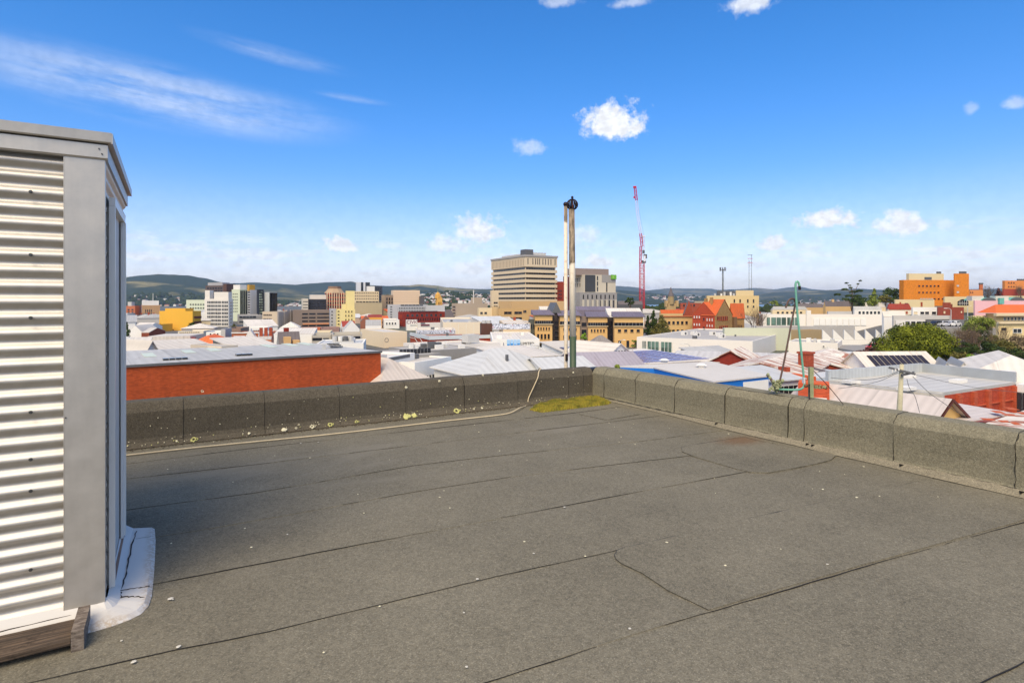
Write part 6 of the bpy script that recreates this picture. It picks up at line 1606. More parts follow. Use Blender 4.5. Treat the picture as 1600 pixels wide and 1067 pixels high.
b = Bd('brown rooftop water tank box between the cream halls', 'building', 750, 752, 769, 505.5, 172, 8, mat('w_tankbrown', (92, 62, 52), .9, .15, .5, 'wall'), D=5)
b.part(G().tube([(b.W * .3, 1.5, b.H), (b.W * .3, 1.5, b.H + .9)], .7, 10), 'fan', plant); b.part(G().tube([(b.W * .75, 1.5, b.H), (b.W * .75, 1.5, b.H + .9)], .7, 10), 'fan', plant)
b = Bd('cream stucco hall in front of the round stair drum', 'building', 688, 692, 752, 503.5, 200, 8, mat('w_stucco', (232, 216, 190), .85, .05, .5, 'wall'), D=10, mroof=roofl); 
for k in range(4): b.box('joint', b.W * (.2 + .2 * k), -.05, 0, b.W * (.2 + .2 * k) + .12, -.01, b.H - .5, trimw)
# white workshops in the middle
b = R2('white flat workshop roof with brown edge in front of the red brick hall', 'building', (670, 541), (782, 535), -5.6, 9, mat('w_offw', (232, 224, 212), .85, .05, .5, 'wall'), 'flat', roofw, par=.3)
b.box('air_duct', b.W * .62, 2, b.H, b.W * .78, 4, b.H + 1.4, plant)
b = R2('long grey flat roof strewn with vents in front of the white workshop', 'building', (650, 549), (745, 543.5), -5.4, 9, conc, 'flat', roofg, par=.12)
rv = random.Random(8)
for k in range(12): x = rv.uniform(1, b.W - 2); y = rv.uniform(1, 7); b.box('vent', x, y, b.H - .1, x + rv.uniform(.4, 1.2), y + .6, b.H + rv.uniform(.3, .7), rv.choice((plant, plantd, trimw)))
b = R2('grey roof with a raised row of dark clerestory panes', 'building', (628, 556), (690, 552), -5.0, 9, conc, 'flat', roofg, par=.12)
for k in range(9): b.box('clerestory_pane', b.W * (.15 + .09 * k), 2.2, b.H - .1, b.W * (.15 + .09 * k + .075), 2.3, b.H + .55, glassb)
b = R2('white upper wall above a long row of dark shop windows, centre', 'building', (648, 566.5), (705, 557), -5.2, 10, WHITE, 'flat', roofw, par=.2)
for k in range(12):
    x = b.W * (.03 + k / 12.4); b.box('window', x, -.12, b.H - 4.3, x + b.W / 12.4 * .66, -.01, b.H - 1.7, glassb); b.box('mullion', x + b.W / 12.4 * .7, -.2, b.H - 4.3, x + b.W / 12.4 * .85, -.01, b.H - 1.7, trimw)
b.box('blue_panel', b.W * .93, -.5, b.H - 3.4, b.W * 1.12, -.22, b.H - .4, mat('panel_blue', (170, 210, 238), .5, .05))
for k in range(3): b.box('roof_vent', b.W * (.2 + .2 * k), 3, b.H - .1, b.W * (.2 + .2 * k) + .6, 3.6, b.H + .4, plantd)
b = Bd('low white building with green shop glazing and a deep white fascia', 'building', 704, 708, 790, 547.5, 112, 14, WHITE, D=12, mroof=roofw, par=.3)
b.band('r', 722, 789, 554.5, 571, mat_glass('glass_shopgreen', (40, 84, 72), .12, .6, .9), 'shopfront', .1, 11, trimw)
for k in range(4): b.box('fascia_lamp', b.W * (.1 + .22 * k), -.3, b.H - .5, b.W * (.1 + .22 * k) + .3, -.01, b.H - .2, plantd)
b = Bd('orange brick corner pier block beside the green-glazed shop', 'building', 786, 788, 800, 553, 114, 14, mat('w_orangepier', (226, 160, 84), .9, .1, .5, 'brick', p=3), D=6, mroof=roofg)
b = Bd('white canopy hall with a blue picture sign and black lettering', 'building', 766, 769, 843, 530, 128, 3, WHITE, D=10, roof='flat', mroof=roofw, par=.15)
BL = mat('sign_blue', (52, 146, 214), .5, .25, 3, k=1); BP = mat('sign_paleblue', (170, 206, 236), .5, .1, 3, k=1)
for k in range(4):
    x0_ = b.solve('r', 792 + k * 5.3); x1_ = b.solve('r', 796.6 + k * 5.3)
    g = G(); g.box(x0_, -.5, b.z(542.5), x1_, -.35, b.z(530.5), 0); g.box(x0_ + .05, -.56, b.z(542), x1_ - .08, -.501, b.z(537.5 - (k % 2)), 1)
    b.part(g, 'sign_panel', [BP, BL])
text_on(b.o, 'LIMITED', .85, (b.solve('r', 824), -.06, b.z(537)), (math.pi / 2, 0, 0), mat('sign_black', (40, 40, 48), .6, .05, k=1)); text_on(b.o, 'L', 1.3, (b.solve('r', 788), -.06, b.z(539)), (math.pi / 2, 0, 0), mat('sign_navy', (60, 70, 120), .6, .05, k=1))
b = R2('white low roofs with skylight frames behind the bluish hip roof', 'building', (796, 560), (872, 556), -5.6, 10, WHITE, 'skil', roofw, .6)
b = R2('pale flat roof with vent hoods left of the poles', 'building', (800, 551.5), (880, 548), -6.4, 12, WHITE, 'flat', roofl, par=.3)
for k in range(7): x = b.W * (.08 + .13 * k); b.box('vent', x, 1.5 + (k % 3) * 2, b.H - .2, x + 1.0, 2.4 + (k % 3) * 2, b.H + .5, (plant, trimw, plantd)[k % 3])
# hip roofs just beyond the parapet
b = R2('pale pyramid-like hip roof just beyond the parapet, right of the brick wall', 'house', (594, 601), (668, 592), -6.2, 8.5, WHITE, 'hip', mat('roof_pinkish', (214, 202, 188), .6, .1, .3, 'ribx', p=.5), 2.1, over=.4); b.box('ridge_vent', b.W * .45, 4.0, b.H + 1.9, b.W * .62, 4.5, b.H + 2.3, plant)
b = R2('brown-red small roof between the pale hip roof and the parked white cars', 'house', (688, 583), (730, 578), -7.5, 5, WHITE, 'skil', mat('roof_brown', (150, 92, 66), .8, .12, .5, 'ribx', p=.6), .5, over=.2)
b = R2('wide bluish-white hip roof just beyond the parapet, left of the poles', 'house', (742, 588), (880, 577), -5.8, 9.5, WHITE, 'hip', roofb, 2.2, over=.4); b.box('flue', b.W * .45, 2, b.H + .5, b.W * .45 + .25, 2.25, b.H + 1.7, plantd)
b = R2('low bluish sheet roof carrying on right of the wide hip roof', 'house', (856, 585), (935, 581), -5.8, 8, WHITE, 'gablex', roofb, 1.2, over=.3)
b = R2('purple-grey tiled roof just right of the poles', 'house', (905, 580), (1010, 577), -6.2, 8.5, WHITE, 'gablex', mat('roof_lilac', (168, 160, 166), .7, .14, .4, 'ribx', p=.5), 1.6, over=.3)
b = Bd('wide grey hip-roofed hall with a white front dormer, in front of the tan complex', 'building', 912, 920, 966, 543, 140, 4, mat('w_hallgrey', (150, 142, 134), .85, .06, .5, 'wall'), D=12, roof='hip', mroof=mat('roof_taupe', (146, 138, 132), .8, .1, .4, 'ribx', p=.5), rise=2.8, over=.3)
b = R2('white roof with a row of dark solar panels at the foot of the poles', 'building', (893, 556), (955, 553), -6.4, 9, WHITE, 'skil', roofw, 1.4)
for k in range(6): b.box('solar_panel', b.W * (.08 + .14 * k), 2, b.H + .55, b.W * (.08 + .14 * k + .12), 4.4, b.H + .92, mat('solar_blue', (70, 72, 104), .25, .15, 3, k=1))
b = R2('white gable roof with dark louvres right of the solar panel roof', 'building', (945, 560), (990, 556), -6.2, 8, WHITE, 'gabley', roofw, 1.8)
for k in range(5): b.box('louvre', b.W * (.25 + .1 * k), -.1, b.H + .1, b.W * (.25 + .1 * k) + .3, -.01, b.H + .9, plantd)
# solar roof in front of the long white building
b = R2('white sheet roof covered with rows of blue solar panels', 'building', (988, 571), (1118, 563), -6.5, 15, WHITE, 'skil', roofw, .35, over=.2)
SP = G().box(0, 0, 0, b.W * .126, .92, .04).mesh('solar_panel', mat('solar_lilac', (124, 118, 160), .25, .12, 2, k=1))
for i in range(7):
    for j in range(9):
        link('solar_panel', SP, b.o, (b.W * (.03 + i * .137), .8 + j * 1.32, b.H + .16 + (.8 + j * 1.32) / 15 * .35))
b = R2('long pale ribbed roof running along the foot of the long white building', 'building', (1045, 564), (1235, 571), -6.6, 13, conc, 'skil', mat('roof_paleblue', (212, 206, 196), .6, .12, .3, 'ribx', p=.9), .3, over=.1)
# blue-walled building
BLU = mat('w_blue', (26, 118, 204), .8, .06, .6, 'wall')
o, loc, yaw, l = PB('blue-walled building with a broad pale grey roof just beyond the right parapet', 'building',
    [(1115, 596), (1203.5, 586.5), (1112, 564.5), (965, 572), (1021, 574)], -4.0, BLU, mat('roof_bluebldg', (206, 200, 190), .8, .1, .3), th=.1, inset=.10)
pa = Matrix.Rotation(-yaw, 3, 'Z') @ (FL(1115, 596, -4.0) - loc); pb_ = Matrix.Rotation(-yaw, 3, 'Z') @ (FL(1203.5, 586.5, -4.0) - loc)
G().box(pb_.x * .52, .06, 0, pb_.x - .12, .11, pa.z - .3).build('white_wall_panel', WHITE, o)
for px, py in ((1038, 566), (1096, 574)):
    q = Matrix.Rotation(-yaw, 3, 'Z') @ (FL(px, py, -4.0) - loc)
    g = G(); g.tube([(q.x, q.y, q.z), (q.x, q.y, q.z + .18), (q.x, q.y, q.z + .19), (q.x, q.y, q.z + .34)], [.3, .3, .48, .2], 10); g.build('roof_ventilator', trimw, o)
# rusty roofs
b = R2('rust-streaked low-pitched sheet roof, nearest of the rusty ones', 'building', (1120, 579), (1262, 589), -5.6, 14, BRICK, 'gabley', rusty, 1.0, over=.2)
b = R2('rust-striped long sheet roof behind the brick chimney', 'building', (1196, 571), (1335, 580), -6.4, 16, BRICK, 'gabley', rusty, 1.2, over=.2)
b = R2('red-edged sawtooth roof at the left end of the rusty roofs', 'building', (1105, 566), (1180, 570), -6.6, 8, RED, 'gabley', rusty, 1.6, over=.3)
b = R2('faded white rust-flecked roof between the rusty roofs and the solar house', 'building', (1290, 571), (1390, 575), -6.4, 10, WHITE, 'gablex', rust, 1.0, over=.2)
b = R2('small bluish sheet roof at the foot of the plain white box building', 'building', (1322, 566), (1378, 568), -7.6, 9, WHITE, 'skil', roofb, .8)
b = R2('dark slate roof carrying a square brick chimney', 'house', (1268, 592), (1325, 587), -6.0, 6, BRICK, 'hip', roofs, .9, over=.2); b.box('chimney', b.W * .45, 2.4, b.H, b.W * .45 + 1.1, 3.4, b.H + 2.1, BRICK); b.box('chimney_cap', b.W * .45 - .1, 2.3, b.H + 2.101, b.W * .45 + 1.2, 3.5, b.H + 2.3, BRICK)
b = R2('low pale blue roof with dark windows right behind the pipes', 'house', (1205, 597), (1262, 592), -5.4, 5, WHITE, 'skil', roofb, .6, over=.3); b.win('r', 1212, 1255, 6, [], None)
for k in range(7): b.box('window', b.W * (.08 + .13 * k), -.08, b.H - 1.1, b.W * (.08 + .13 * k + .10), -.01, b.H - .45, glassb)
b = R2('orange brick parapet wall with a stubby chimney behind the brown pipe', 'wall', (1213, 580), (1268, 589), -5.1, .5, OL, 'flat', OL, par=.02, name='brick_wall'); b.box('chimney', b.W * .06, -.02, b.H, b.W * .3, .45, b.H + .5, BRICK)
b = R2('orange and white brick chimney block close behind the short post', 'chimney', (1247, 598), (1296, 601), -3.3, 1.3, mat('w_chimorange', (196, 88, 54), .9, .12, 1, 'brick', p=4), 'flat', OL, par=.02, name='chimney_stack'); b.box('white_render', b.W * .42, -.06, b.H - 1.6, b.W * .92, -.01, b.H - .8, trimw)
# warehouse with brick side on the right
o, loc, yaw, l = PB('broad white warehouse roof with a red brick buttressed wall on the right', 'building',
    [(1476, 613), (1587, 597), (1440, 581), (1292, 594)], -4.5, mat('w_warehouse', (184, 74, 44), .9, .18, .7, 'brick', p=4), mat('roof_warehouse', (224, 220, 210), .6, .12, .25, 'riby', p=.9, k=.85), th=.2, inset=.0)
pe = Matrix.Rotation(-yaw, 3, 'Z') @ (FL(1587, 597, -4.5) - loc); H_ = pe.z
for k in range(5): G().box(pe.x * (.14 + .2 * k), -.22, 0, pe.x * (.14 + .2 * k) + .45, -.005, H_ - .25).build('buttress', mat('w_buttress', (196, 92, 58), .9, .14, .7, 'brick', p=4), o)
G().box(0, -.1, H_ - 1.3, pe.x, -.006, H_ - 1.22).build('string_course', mat('w_buttress', (0, 0, 0)), o)
for px, py in ((1497, 597), (1418, 589), (1416, 609), (1330, 598)):
    q = Matrix.Rotation(-yaw, 3, 'Z') @ (FL(px, py, -4.5) - loc)
    G().box(q.x - .6, q.y - .35, q.z, q.x + .6, q.y + .35, q.z + .22).build('roof_light', trimw, o)
far = [Matrix.Rotation(-yaw, 3, 'Z') @ (FL(a_, b_, -4.5) - loc) for a_, b_ in ((1292, 594), (1440, 581), (1587, 597))]
for a_, b_ in zip(far, far[1:]):
    d = (b_ - a_).normalized(); n_ = Vector((-d.y, d.x, 0)) * .12; g = G()
    g.prism([a_ - n_, b_ - n_, b_ + n_, a_ + n_][::-1], H_, H_ + .75); g.build('far_parapet', mat('parapet_blue', (184, 188, 188), .6, .15, .5, 'ribx', p=.4), o)
b = R2('brick-framed window block at the right end of the buttressed wall', 'building', (1588, 600), (1660, 607), -4.6, 8, WHITE, 'flat', roofg, par=.2)
for q_ in range(2):
    for k in range(8): b.box('window', b.W * (.03 + .12 * k), -.1, b.H - 2.0 - 2.4 * q_, b.W * (.03 + .12 * k) + b.W * .1, -.01, b.H - .6 - 2.4 * q_, glassd)
# near white gabled roof with a yellow gable end
YG_ = mat('w_yellowgable', (226, 184, 112), .85, .06, .8, 'wall'); c_ = FL(1479, 624.5, -3.5)
g0 = thing('house', 'near white sheet roof with a yellow gable end edged in dark brown', 'house', Vector((c_.x, c_.y, -12.3)), TH)
HG_ = -3.5 + 12.3; hw = 4.2; rs = 2.5; Lg = 7.5
g = G(); g.prism([(-hw, 0), (hw, 0), (hw, Lg), (-hw, Lg)], 0, HG_ - rs); g.tri((-hw, 0, HG_ - rs), (hw, 0, HG_ - rs), (0, 0, HG_ - .05)); g.build('wall', YG_, g0)
NR = mat('roof_nearwhite', (226, 214, 204), .7, .1, .4, 'riby', p=.5, k=.78)
for sgn in (-1, 1):
    g = G(); e = .08; a_ = [(0, -.25, HG_), (sgn * (hw + .35), -.25, HG_ - rs * (1 + .35 / hw)), (sgn * (hw + .35), Lg + .3, HG_ - rs * (1 + .35 / hw)), (0, Lg + .3, HG_)]
    g.quad(*[(p[0], p[1], p[2] + e) for p in a_]); g.quad(*a_[::-1]); g.quad(a_[0], a_[1], (a_[1][0], a_[1][1], a_[1][2] + e), (0, -.25, HG_ + e)); g.quad(a_[1], a_[2], (a_[2][0], a_[2][1], a_[2][2] + e), (a_[1][0], a_[1][1], a_[1][2] + e))
    g.build('roof_slope', NR, g0)
    g = G(); th_ = .16
    g.quad((0, -.33, HG_ + .1), (sgn * (hw + .4), -.33, HG_ + .1 - rs * (1 + .4 / hw)), (sgn * (hw + .4), -.33, HG_ + .1 - th_ - rs * (1 + .4 / hw)), (0, -.33, HG_ + .1 - th_)); g.quad((0, -.27, HG_ + .1 - th_), (sgn * (hw + .4), -.27, HG_ + .1 - th_ - rs * (1 + .4 / hw)), (sgn * (hw + .4), -.27, HG_ + .1 - rs * (1 + .4 / hw)), (0, -.27, HG_ + .1))
    g.quad((0, -.33, HG_ + .1 - th_), (sgn * (hw + .4), -.33, HG_ + .1 - th_ - rs * (1 + .4 / hw)), (sgn * (hw + .4), -.27, HG_ + .1 - th_ - rs * (1 + .4 / hw)), (0, -.27, HG_ + .1 - th_))
    g.build('barge_board', mat('barge_brown', (96, 50, 40), .7, .1), g0)
G().box(-1.3, -.3, HG_ - 2.45, -1.0, -.02, HG_ - 1.95).build('bracket', mat('barge_brown', (0, 0, 0)), g0)
b = R2('white sheet roof with brown gutter between the yellow gable and the brick wall', 'house', (1506, 662), (1585, 649), -4.7, 6, WHITE, 'skil', NR, .2, over=.1); b.box('gutter', -.4, -.45, b.H - .1, b.W + 3, -.12, b.H + .08, mat('gutter_brown', (142, 74, 56), .7, .15))
o, loc, yaw, l = PB('rust-patched white roof at the bottom right, close to the parapet', 'building', [(1600, 688), (1540, 661), (1612, 637), (1730, 652)], -4.4, WHITE, rust, th=.12)
rp = random.Random(21)
for px, py in ((1556, 657), (1572, 646), (1590, 650), (1594, 641), (1610, 648), (1580, 660), (1598, 664)):
    q = Matrix.Rotation(-yaw, 3, 'Z') @ (FL(px, py, -4.4) - loc); G().box(q.x, q.y, q.z + .004, q.x + rp.uniform(.4, .9), q.y + rp.uniform(.3, .6), q.z + .012).build('rust_patch', mat('rust_orange', (190, 92, 48), .9, .3, 4), o)
# solar house and white roofs on the right
b = R2('white house with a row of slanted black solar panels behind the utility pole', 'house', (1364, 583), (1476, 582), -6.4, 6, WHITE, 'gablex', roofw, 2.0, over=.3)
for k in range(10): x = .9 + k * (b.W - 1.6) / 10; g = G(); wp = (b.W - 1.6) / 10 * .82; g.prism([(x, .3), (x + wp, .3), (x + wp, 2.3), (x, 2.3)], [b.H + .36, b.H + .36, b.H + 1.68, b.H + 1.68], [b.H + .42, b.H + .42, b.H + 1.74, b.H + 1.74]); b.part(g, 'solar_panel', mat('solar_black', (52, 46, 50), .3, .1, k=1))
for a_, c2, s_ in ((1466, 1494, 'left'), (1491, 1521, 'right')):
    b = R2('small white gabled roof with a grey valley, %s one of the pair' % s_, 'house', (a_, 586), (c2, 587.5), -6.2, 7, WHITE, 'gabley', roofl, 1.3, over=.15, group='pair of small white gables')
b = R2('very long white roof with a raised hip along the right edge', 'building', (1496, 592), (1700, 604), -5.8, 16, WHITE, 'hip', roofw, 2.1, over=.3)
b.box('air_conditioner', b.W * .36, -.2, b.H + .1, b.W * .36 + 1.0, .5, b.H + 1.0, trimw)
b = R2('white wall-like low roof in front of the solar house', 'building', (1262, 592), (1350, 583), -5.6, 4, mat('w_lowblue', (196, 206, 216), .8, .08, .4, 'wall'), 'flat', roofb, par=.05)
b = R2('pale cream ribbed wall in front of the warehouse roof', 'building', (1292, 598), (1474, 616.5), -4.62, .35, mat('w_ribcream', (222, 214, 198), .8, .08, .4, 'ribx', p=.6, k=.85), 'flat', roofl, par=.02, over=0)

# ---------------- filler houses so no block of the town is left bare
def occupied(x, y, r):
    for c, bb, aa, W_, D_ in FOOT:
        d = Vector((x, y, 0)) - c; u = d.dot(bb); v = d.dot(aa)
        if -r < u < W_ + r and -r < v < D_ + r: return True
    return False
marks = [(235, 'the yellow slab block'), (340, 'the white grid tower'), (435, 'the beige car park'), (485, 'the long dark car park'), (540, 'the art deco block'), (585, 'the khaki wall block'),
         (645, 'the red brick warehouse'), (700, 'the gold church'), (740, 'the beige-grey hall'), (800, 'the tall banded tower'), (890, 'the two poles'), (950, 'the hotel'), (1003, 'the red crane'),
         (1060, 'the conifers'), (1120, 'the orange-tiled school'), (1200, 'the long white building'), (1260, 'the swan-neck pipes'), (1340, 'the sawtooth hall'), (1450, 'the hospital'), (1560, 'the pink building')]
rf = random.Random(12); used = {}; VIEW0 = list(VIEW)
WALLS = [(WHITE, 'white'), (CREAM, 'cream'), (mat('w_pinkwash', (206, 178, 156), .85, .07, .5, 'wall'), 'pinkish'), (mat('w_greywash', (196, 192, 186), .85, .07, .5, 'wall'), 'grey')]
ROOFS = [(roofw, 'white sheet'), (roofb, 'bluish sheet'), (roofl, 'grey sheet'), (roofs, 'dark slate'), (rooft, 'terracotta'), (roofred, 'red'), (rust, 'rusty')]
nfill = 0
for ring, (Ya, Yb, sp) in enumerate([(70, 100, 13), (100, 150, 15), (150, 230, 18), (230, 340, 22), (340, 480, 30)]):
    y = Ya
    while y < Yb:
        x = -0.74 * y
        while x < 0.62 * y:
            px_, py_ = x + rf.uniform(-3, 3), y + rf.uniform(-3, 3); x += sp
            w, d = rf.uniform(8, 13) * (1 + ring * .12), rf.uniform(7, 11) * (1 + ring * .12)
            if occupied(px_ + w / 2, py_ + d / 2, 6.5 + w * .2) or occupied(px_, py_, 2): continue
            if px_ / py_ > .56 and py_ > 95 and py_ < 140: continue
            (mw, nw), (mr, nr) = rf.choice(WALLS), rf.choice(ROOFS[:3] if rf.random() < .62 else ROOFS)
            kind, nk = rf.choice((('gablex', 'gabled'), ('hip', 'hipped'), ('gabley', 'end-on gabled'), ('skil', 'single-pitch'), ('flat', 'flat-topped')))
            H_ = rf.uniform(4.2, 6.2) + ring * .5; gz = ground_z(px_, py_); col_ = px_ / py_ * F_PX + 800
            ca, cb_ = col_ - 1, col_ + w / py_ * F_PX + 1; fits = False
            while H_ > 2.6:
                t_ = HOR + (CAMZ - gz - H_ - 1.8) / (py_ + 3) * F_PX
                if all(not (v[4] > py_ and v[0] < cb_ and v[1] > ca and v[2] - 2 < v[3]) or t_ > v[2] + .62 * (v[3] - v[2]) for v in VIEW0) and t_ > (489 if col_ > 1090 else 484): fits = True; break
                H_ -= .4
            if not fits: continue
            mk = min(marks, key=lambda m_: abs(m_[0] - col_)); side = 'left of' if col_ < mk[0] - 12 else 'right of' if col_ > mk[0] + 12 else 'straight below'
            dist = ('very close', 'near', 'mid-distance', 'farther', 'far')[ring]
            lab = '%s %s-walled house, %s %s roof, %s %s' % (dist, nw, nk, nr, side, mk[1])
            used[lab] = used.get(lab, 0) + 1
            Cx = Bd(lab, 'house', None, 800 + px_ / py_ * F_PX, None, HOR + (CAMZ - gz - H_) / py_ * F_PX, py_, 28 + rf.choice((-8, 0, 0, 4)), mw, D=d, W=w, roof=kind, mroof=mr, rise=rf.uniform(1.4, 2.6), over=.3, par=.3, group='low town houses', name='house')
            if rf.random() < .5 and kind != 'flat': Cx.box('chimney', w * .3, d * .4, H_, w * .3 + .8, d * .4 + .8, H_ + 3.0, BRICK)
            if ring < 4:
                n_ = 3
                for k in range(n_): Cx.box('window', w * (.12 + .3 * k), -.08, H_ * .35, w * (.12 + .3 * k) + 1.2, -.01, H_ * .35 + 1.4, glassd)
            nfill += 1
        y += sp
print('filler houses', nfill, 'dup labels', sum(v - 1 for v in used.values()))
# ================================================================== trees
def foliage(name, c1, c2, c3=None, sc=.5):
    if name in MATS: return MATS[name]
    m = bpy.data.materials.new(name); m.use_nodes = True; MATS[name] = m
    t = NT(m.node_tree); b = t.n['Principled BSDF']; o = t.n.new('ShaderNodeTexCoord').outputs['Object']
    n = t.noise(o, sc, 3.0); n2 = t.noise(o, sc * 7, 2.0)
    c = t.mix(t.smooth(t.add(t.mul(n, .6), t.mul(n2, .4)), .36, .62), C8(*c1), C8(*c2))
    if c3: c = t.mix(t.mul(t.smooth(n2, .58, .72), .6), c, C8(*c3))
    t.put(b.inputs['Base Color'], c); b.inputs['Roughness'].default_value = .8; b.inputs['Specular IOR Level'].default_value = .15
    return m
bark = mat('bark', (110, 92, 76), .95, .3, 3)
barkp = mat('bark_pinkish', (168, 138, 124), .95, .3, 3)
def leaves(g, c, r, n, s, rr, sq=.8):
    """a clump: leaf-sized faces spread through the outer part of a lobe"""
    for _ in range(n):
        th = rr.uniform(0, 6.283); u = rr.uniform(-.6, 1); q = math.sqrt(max(0, 1 - u * u)); k = r * rr.uniform(.62, 1.08)
        nrm = Vector((q * math.cos(th), q * math.sin(th), u)); p = Vector(c) + Vector((nrm.x, nrm.y, nrm.z * sq)) * k
        nn = (nrm + Vector((rr.uniform(-1, 1), rr.uniform(-1, 1), rr.uniform(-.4, 1))) * .55).normalized()
        a = nn.orthogonal().normalized(); a = (Matrix.Rotation(rr.uniform(0, 6.28), 3, nn) @ a); b = nn.cross(a); e = s * rr.uniform(.6, 1.4)
        g.quad(p - a * e * .5, p - b * e * .32, p + a * e * .5, p + b * e * .32)
def branch(g, p, d, l, r, depth, rr, spread=.6, up=.15, kids=3):
    pts = [p]; rs = [r]; q = p.copy(); dd = d.copy()
    for k in range(3):
        dd = (dd + Vector((rr.uniform(-1, 1), rr.uniform(-1, 1), rr.uniform(-.4, .8))) * .16).normalized(); q = q + dd * l / 3; pts.append(q.copy()); rs.append(r * (1 - .2 * (k + 1)))
    g.tube(pts, rs, 4 if depth < 3 else 6, caps=False)
    if depth > 0:
        for k in range(kids + (depth > 2)):
            nd = (dd + Vector((rr.uniform(-1, 1), rr.uniform(-1, 1), rr.uniform(-.5, .9) + up)) * spread).normalized()
            branch(g, pts[rr.choice((1, 2, 3, 3))], nd, l * rr.uniform(.55, .82), r * .55, depth - 1, rr, spread, up, kids)
def tree(label, kind, px, pyt, wpx, Y, m, seed, pyb=None, cat='tree', name='tree', leaf=None, lobes=26, dens=1.0, group=None, base=None, asp=1.0):
    rr = random.Random(seed); x = (px - 800) / F_PX * Y; gz = ground_z(x, Y) if base is None else base
    zt = CAMZ - (pyt - HOR) / F_PX * Y; H = zt - gz; w = wpx / F_PX * Y
    o = thing(name, label, cat, (x, Y, gz - .2), 0, group)
    zlow = (CAMZ - (pyb - HOR) / F_PX * Y) - gz if pyb else H * .25
    zlow = max(.1, zlow); s = leaf or max(.28, Y * .0028)
    g = G(); tr = G()
    if kind == 'round':
        tr.tube([(0, 0, 0), (.1, 0, zlow * .7 + .5), (.2, .1, zlow + (H - zlow) * .4)], [w * .035 + .1, w * .028 + .08, .08], 7)
        hz_ = (H - zlow)
        for k in range(lobes):
            a = rr.uniform(0, 6.28); v = rr.uniform(-.9, 1); q = math.sqrt(max(.0, 1 - v * v)) * rr.uniform(.55, 1)
            c = Vector((math.cos(a) * q * w * .36, math.sin(a) * q * w * .36, zlow + hz_ * .5 + v * hz_ * .36)); rl = w * rr.uniform(.12, .2)
            if rl > hz_ * .3: rl = hz_ * .3
            leaves(g, c, rl, int(dens * 2.6 * (rl / s) ** 2 * 4 + 10), s, rr)
            if k % 2: tr.tube([(.15, .05, zlow * .8 + .3), tuple((Vector((0, 0, zlow)) + c) / 2), tuple(c)], [.06 + w * .008, .05, .03], 4, caps=False)
    elif kind == 'cone':
        tr.tube([(0, 0, 0), (0, 0, H * .95)], [w * .05 + .08, .03], 6); n = int(lobes)
        for k in range(n):
            f = (k + rr.random()) / n; z = zlow + (H - zlow) * f; rad_ = w * .5 * (1 - f) ** .75 * (1.0 if asp == 1 else asp) + .12
            a = rr.uniform(0, 6.28); q = rr.uniform(.2, .75) * rad_; rl = max(.3, rad_ * .5)
            leaves(g, Vector((math.cos(a) * q, math.sin(a) * q, z)), rl, int(dens * 2.2 * (rl / s) ** 2 * 4 + 14), s, rr, 1.0)
    elif kind == 'bare':
        for k in range(4 if wpx > 20 else 2):
            d = Vector((rr.uniform(-.5, .5), rr.uniform(-.5, .5), 1)).normalized(); branch(tr, Vector((0, 0, zlow * .5)), d, (H - zlow * .5) * .42, w * .012 + .05, 4, rr, .75, .25, 3)
        tr.tube([(0, 0, 0), (0, 0, zlow * .5 + .1)], [w * .03 + .08, w * .025 + .05], 6)
    elif kind == 'pine':                              # flat pads on a leaning frame of limbs
        pads = [(-.46, .40, .24), (-.30, .62, .22), (-.12, .34, .30), (.10, .52, .26), (.32, .56, .24), (.24, .34, .26), (-.28, .20, .26), (.05, .14, .36), (-.02, .70, .12), (.38, .22, .22)]
        tr.tube([(0, 0, 0), (0, 0, H * .35), (.02 * w, 0, H * .7), (.1 * w, 0, H * .82)], [.35, .28, .16, .08], 7)
        for f, v, r_ in pads:
            c = Vector((f * w, rr.uniform(-.1, .1) * w, zlow + (H - zlow) * v))
            tr.tube([(0, 0, H * min(.7, v * .8 + .12)), (c.x * .5, c.y * .5, c.z - .3), tuple(c)], [.12, .08, .04], 5, caps=False)
            leaves(g, c, r_ * w * .5, int(150 * dens), s, rr, .38)
        for f, v, r_ in ((.22, .86, .1), (-.2, .9, .16), (.3, 1.0, .12), (-.08, .8, .1)):
            c = Vector((f * w, 0, zlow + (H - zlow) * v)); tr.tube([(.08 * w, 0, H * .72), tuple(c)], [.09, .035], 5, caps=False); leaves(g, c, r_ * w * .5, 34, s, rr, .35)
    tr.build('trunk', barkp if kind == 'bare' and 'pink' in label else bark, o)
    if g.v: g.build('crown', m, o)
    return o
YGm = foliage('leaf_yellowgreen', (52, 66, 18), (128, 134, 36), (160, 152, 44)); DGm = foliage('leaf_dark', (34, 48, 26), (72, 88, 40)); OLm = foliage('leaf_olive', (70, 72, 36), (124, 116, 60))
BGm = foliage('leaf_bright', (86, 122, 34), (134, 164, 50)); BRm = foliage('leaf_brown', (96, 82, 62), (142, 124, 96)); MRm = foliage('leaf_maroon', (70, 40, 40), (104, 66, 60)); PGm = foliage('leaf_pale', (96, 112, 40), (136, 146, 64))
tree('big yellow-green evergreen filling the gap right of the red car', 'round', 1434, 506, 116, 112, YGm, 1, 574, lobes=54, dens=1.25)
tree('left shoulder tree of the big yellow-green evergreen, lower and rounder', 'round', 1385, 535, 60, 106, YGm, 2, 575, lobes=26, dens=1.2)
tree('dark evergreen behind the top left of the big yellow-green tree', 'round', 1405, 507, 46, 124, DGm, 3, 530, lobes=18)
tree('leafless olive-brown tree right of the big yellow-green evergreen', 'round', 1502, 511, 44, 120, BRm, 4, 545, lobes=20, dens=.5)
tree('bare spreading tree among the brown shrubs, centre of the garden', 'bare', 1520, 506, 50, 116, None, 5, 545)
tree('yellow-green spreading tree in front of the pink building', 'round', 1528, 494, 62, 132, PGm, 6, 520, lobes=30)
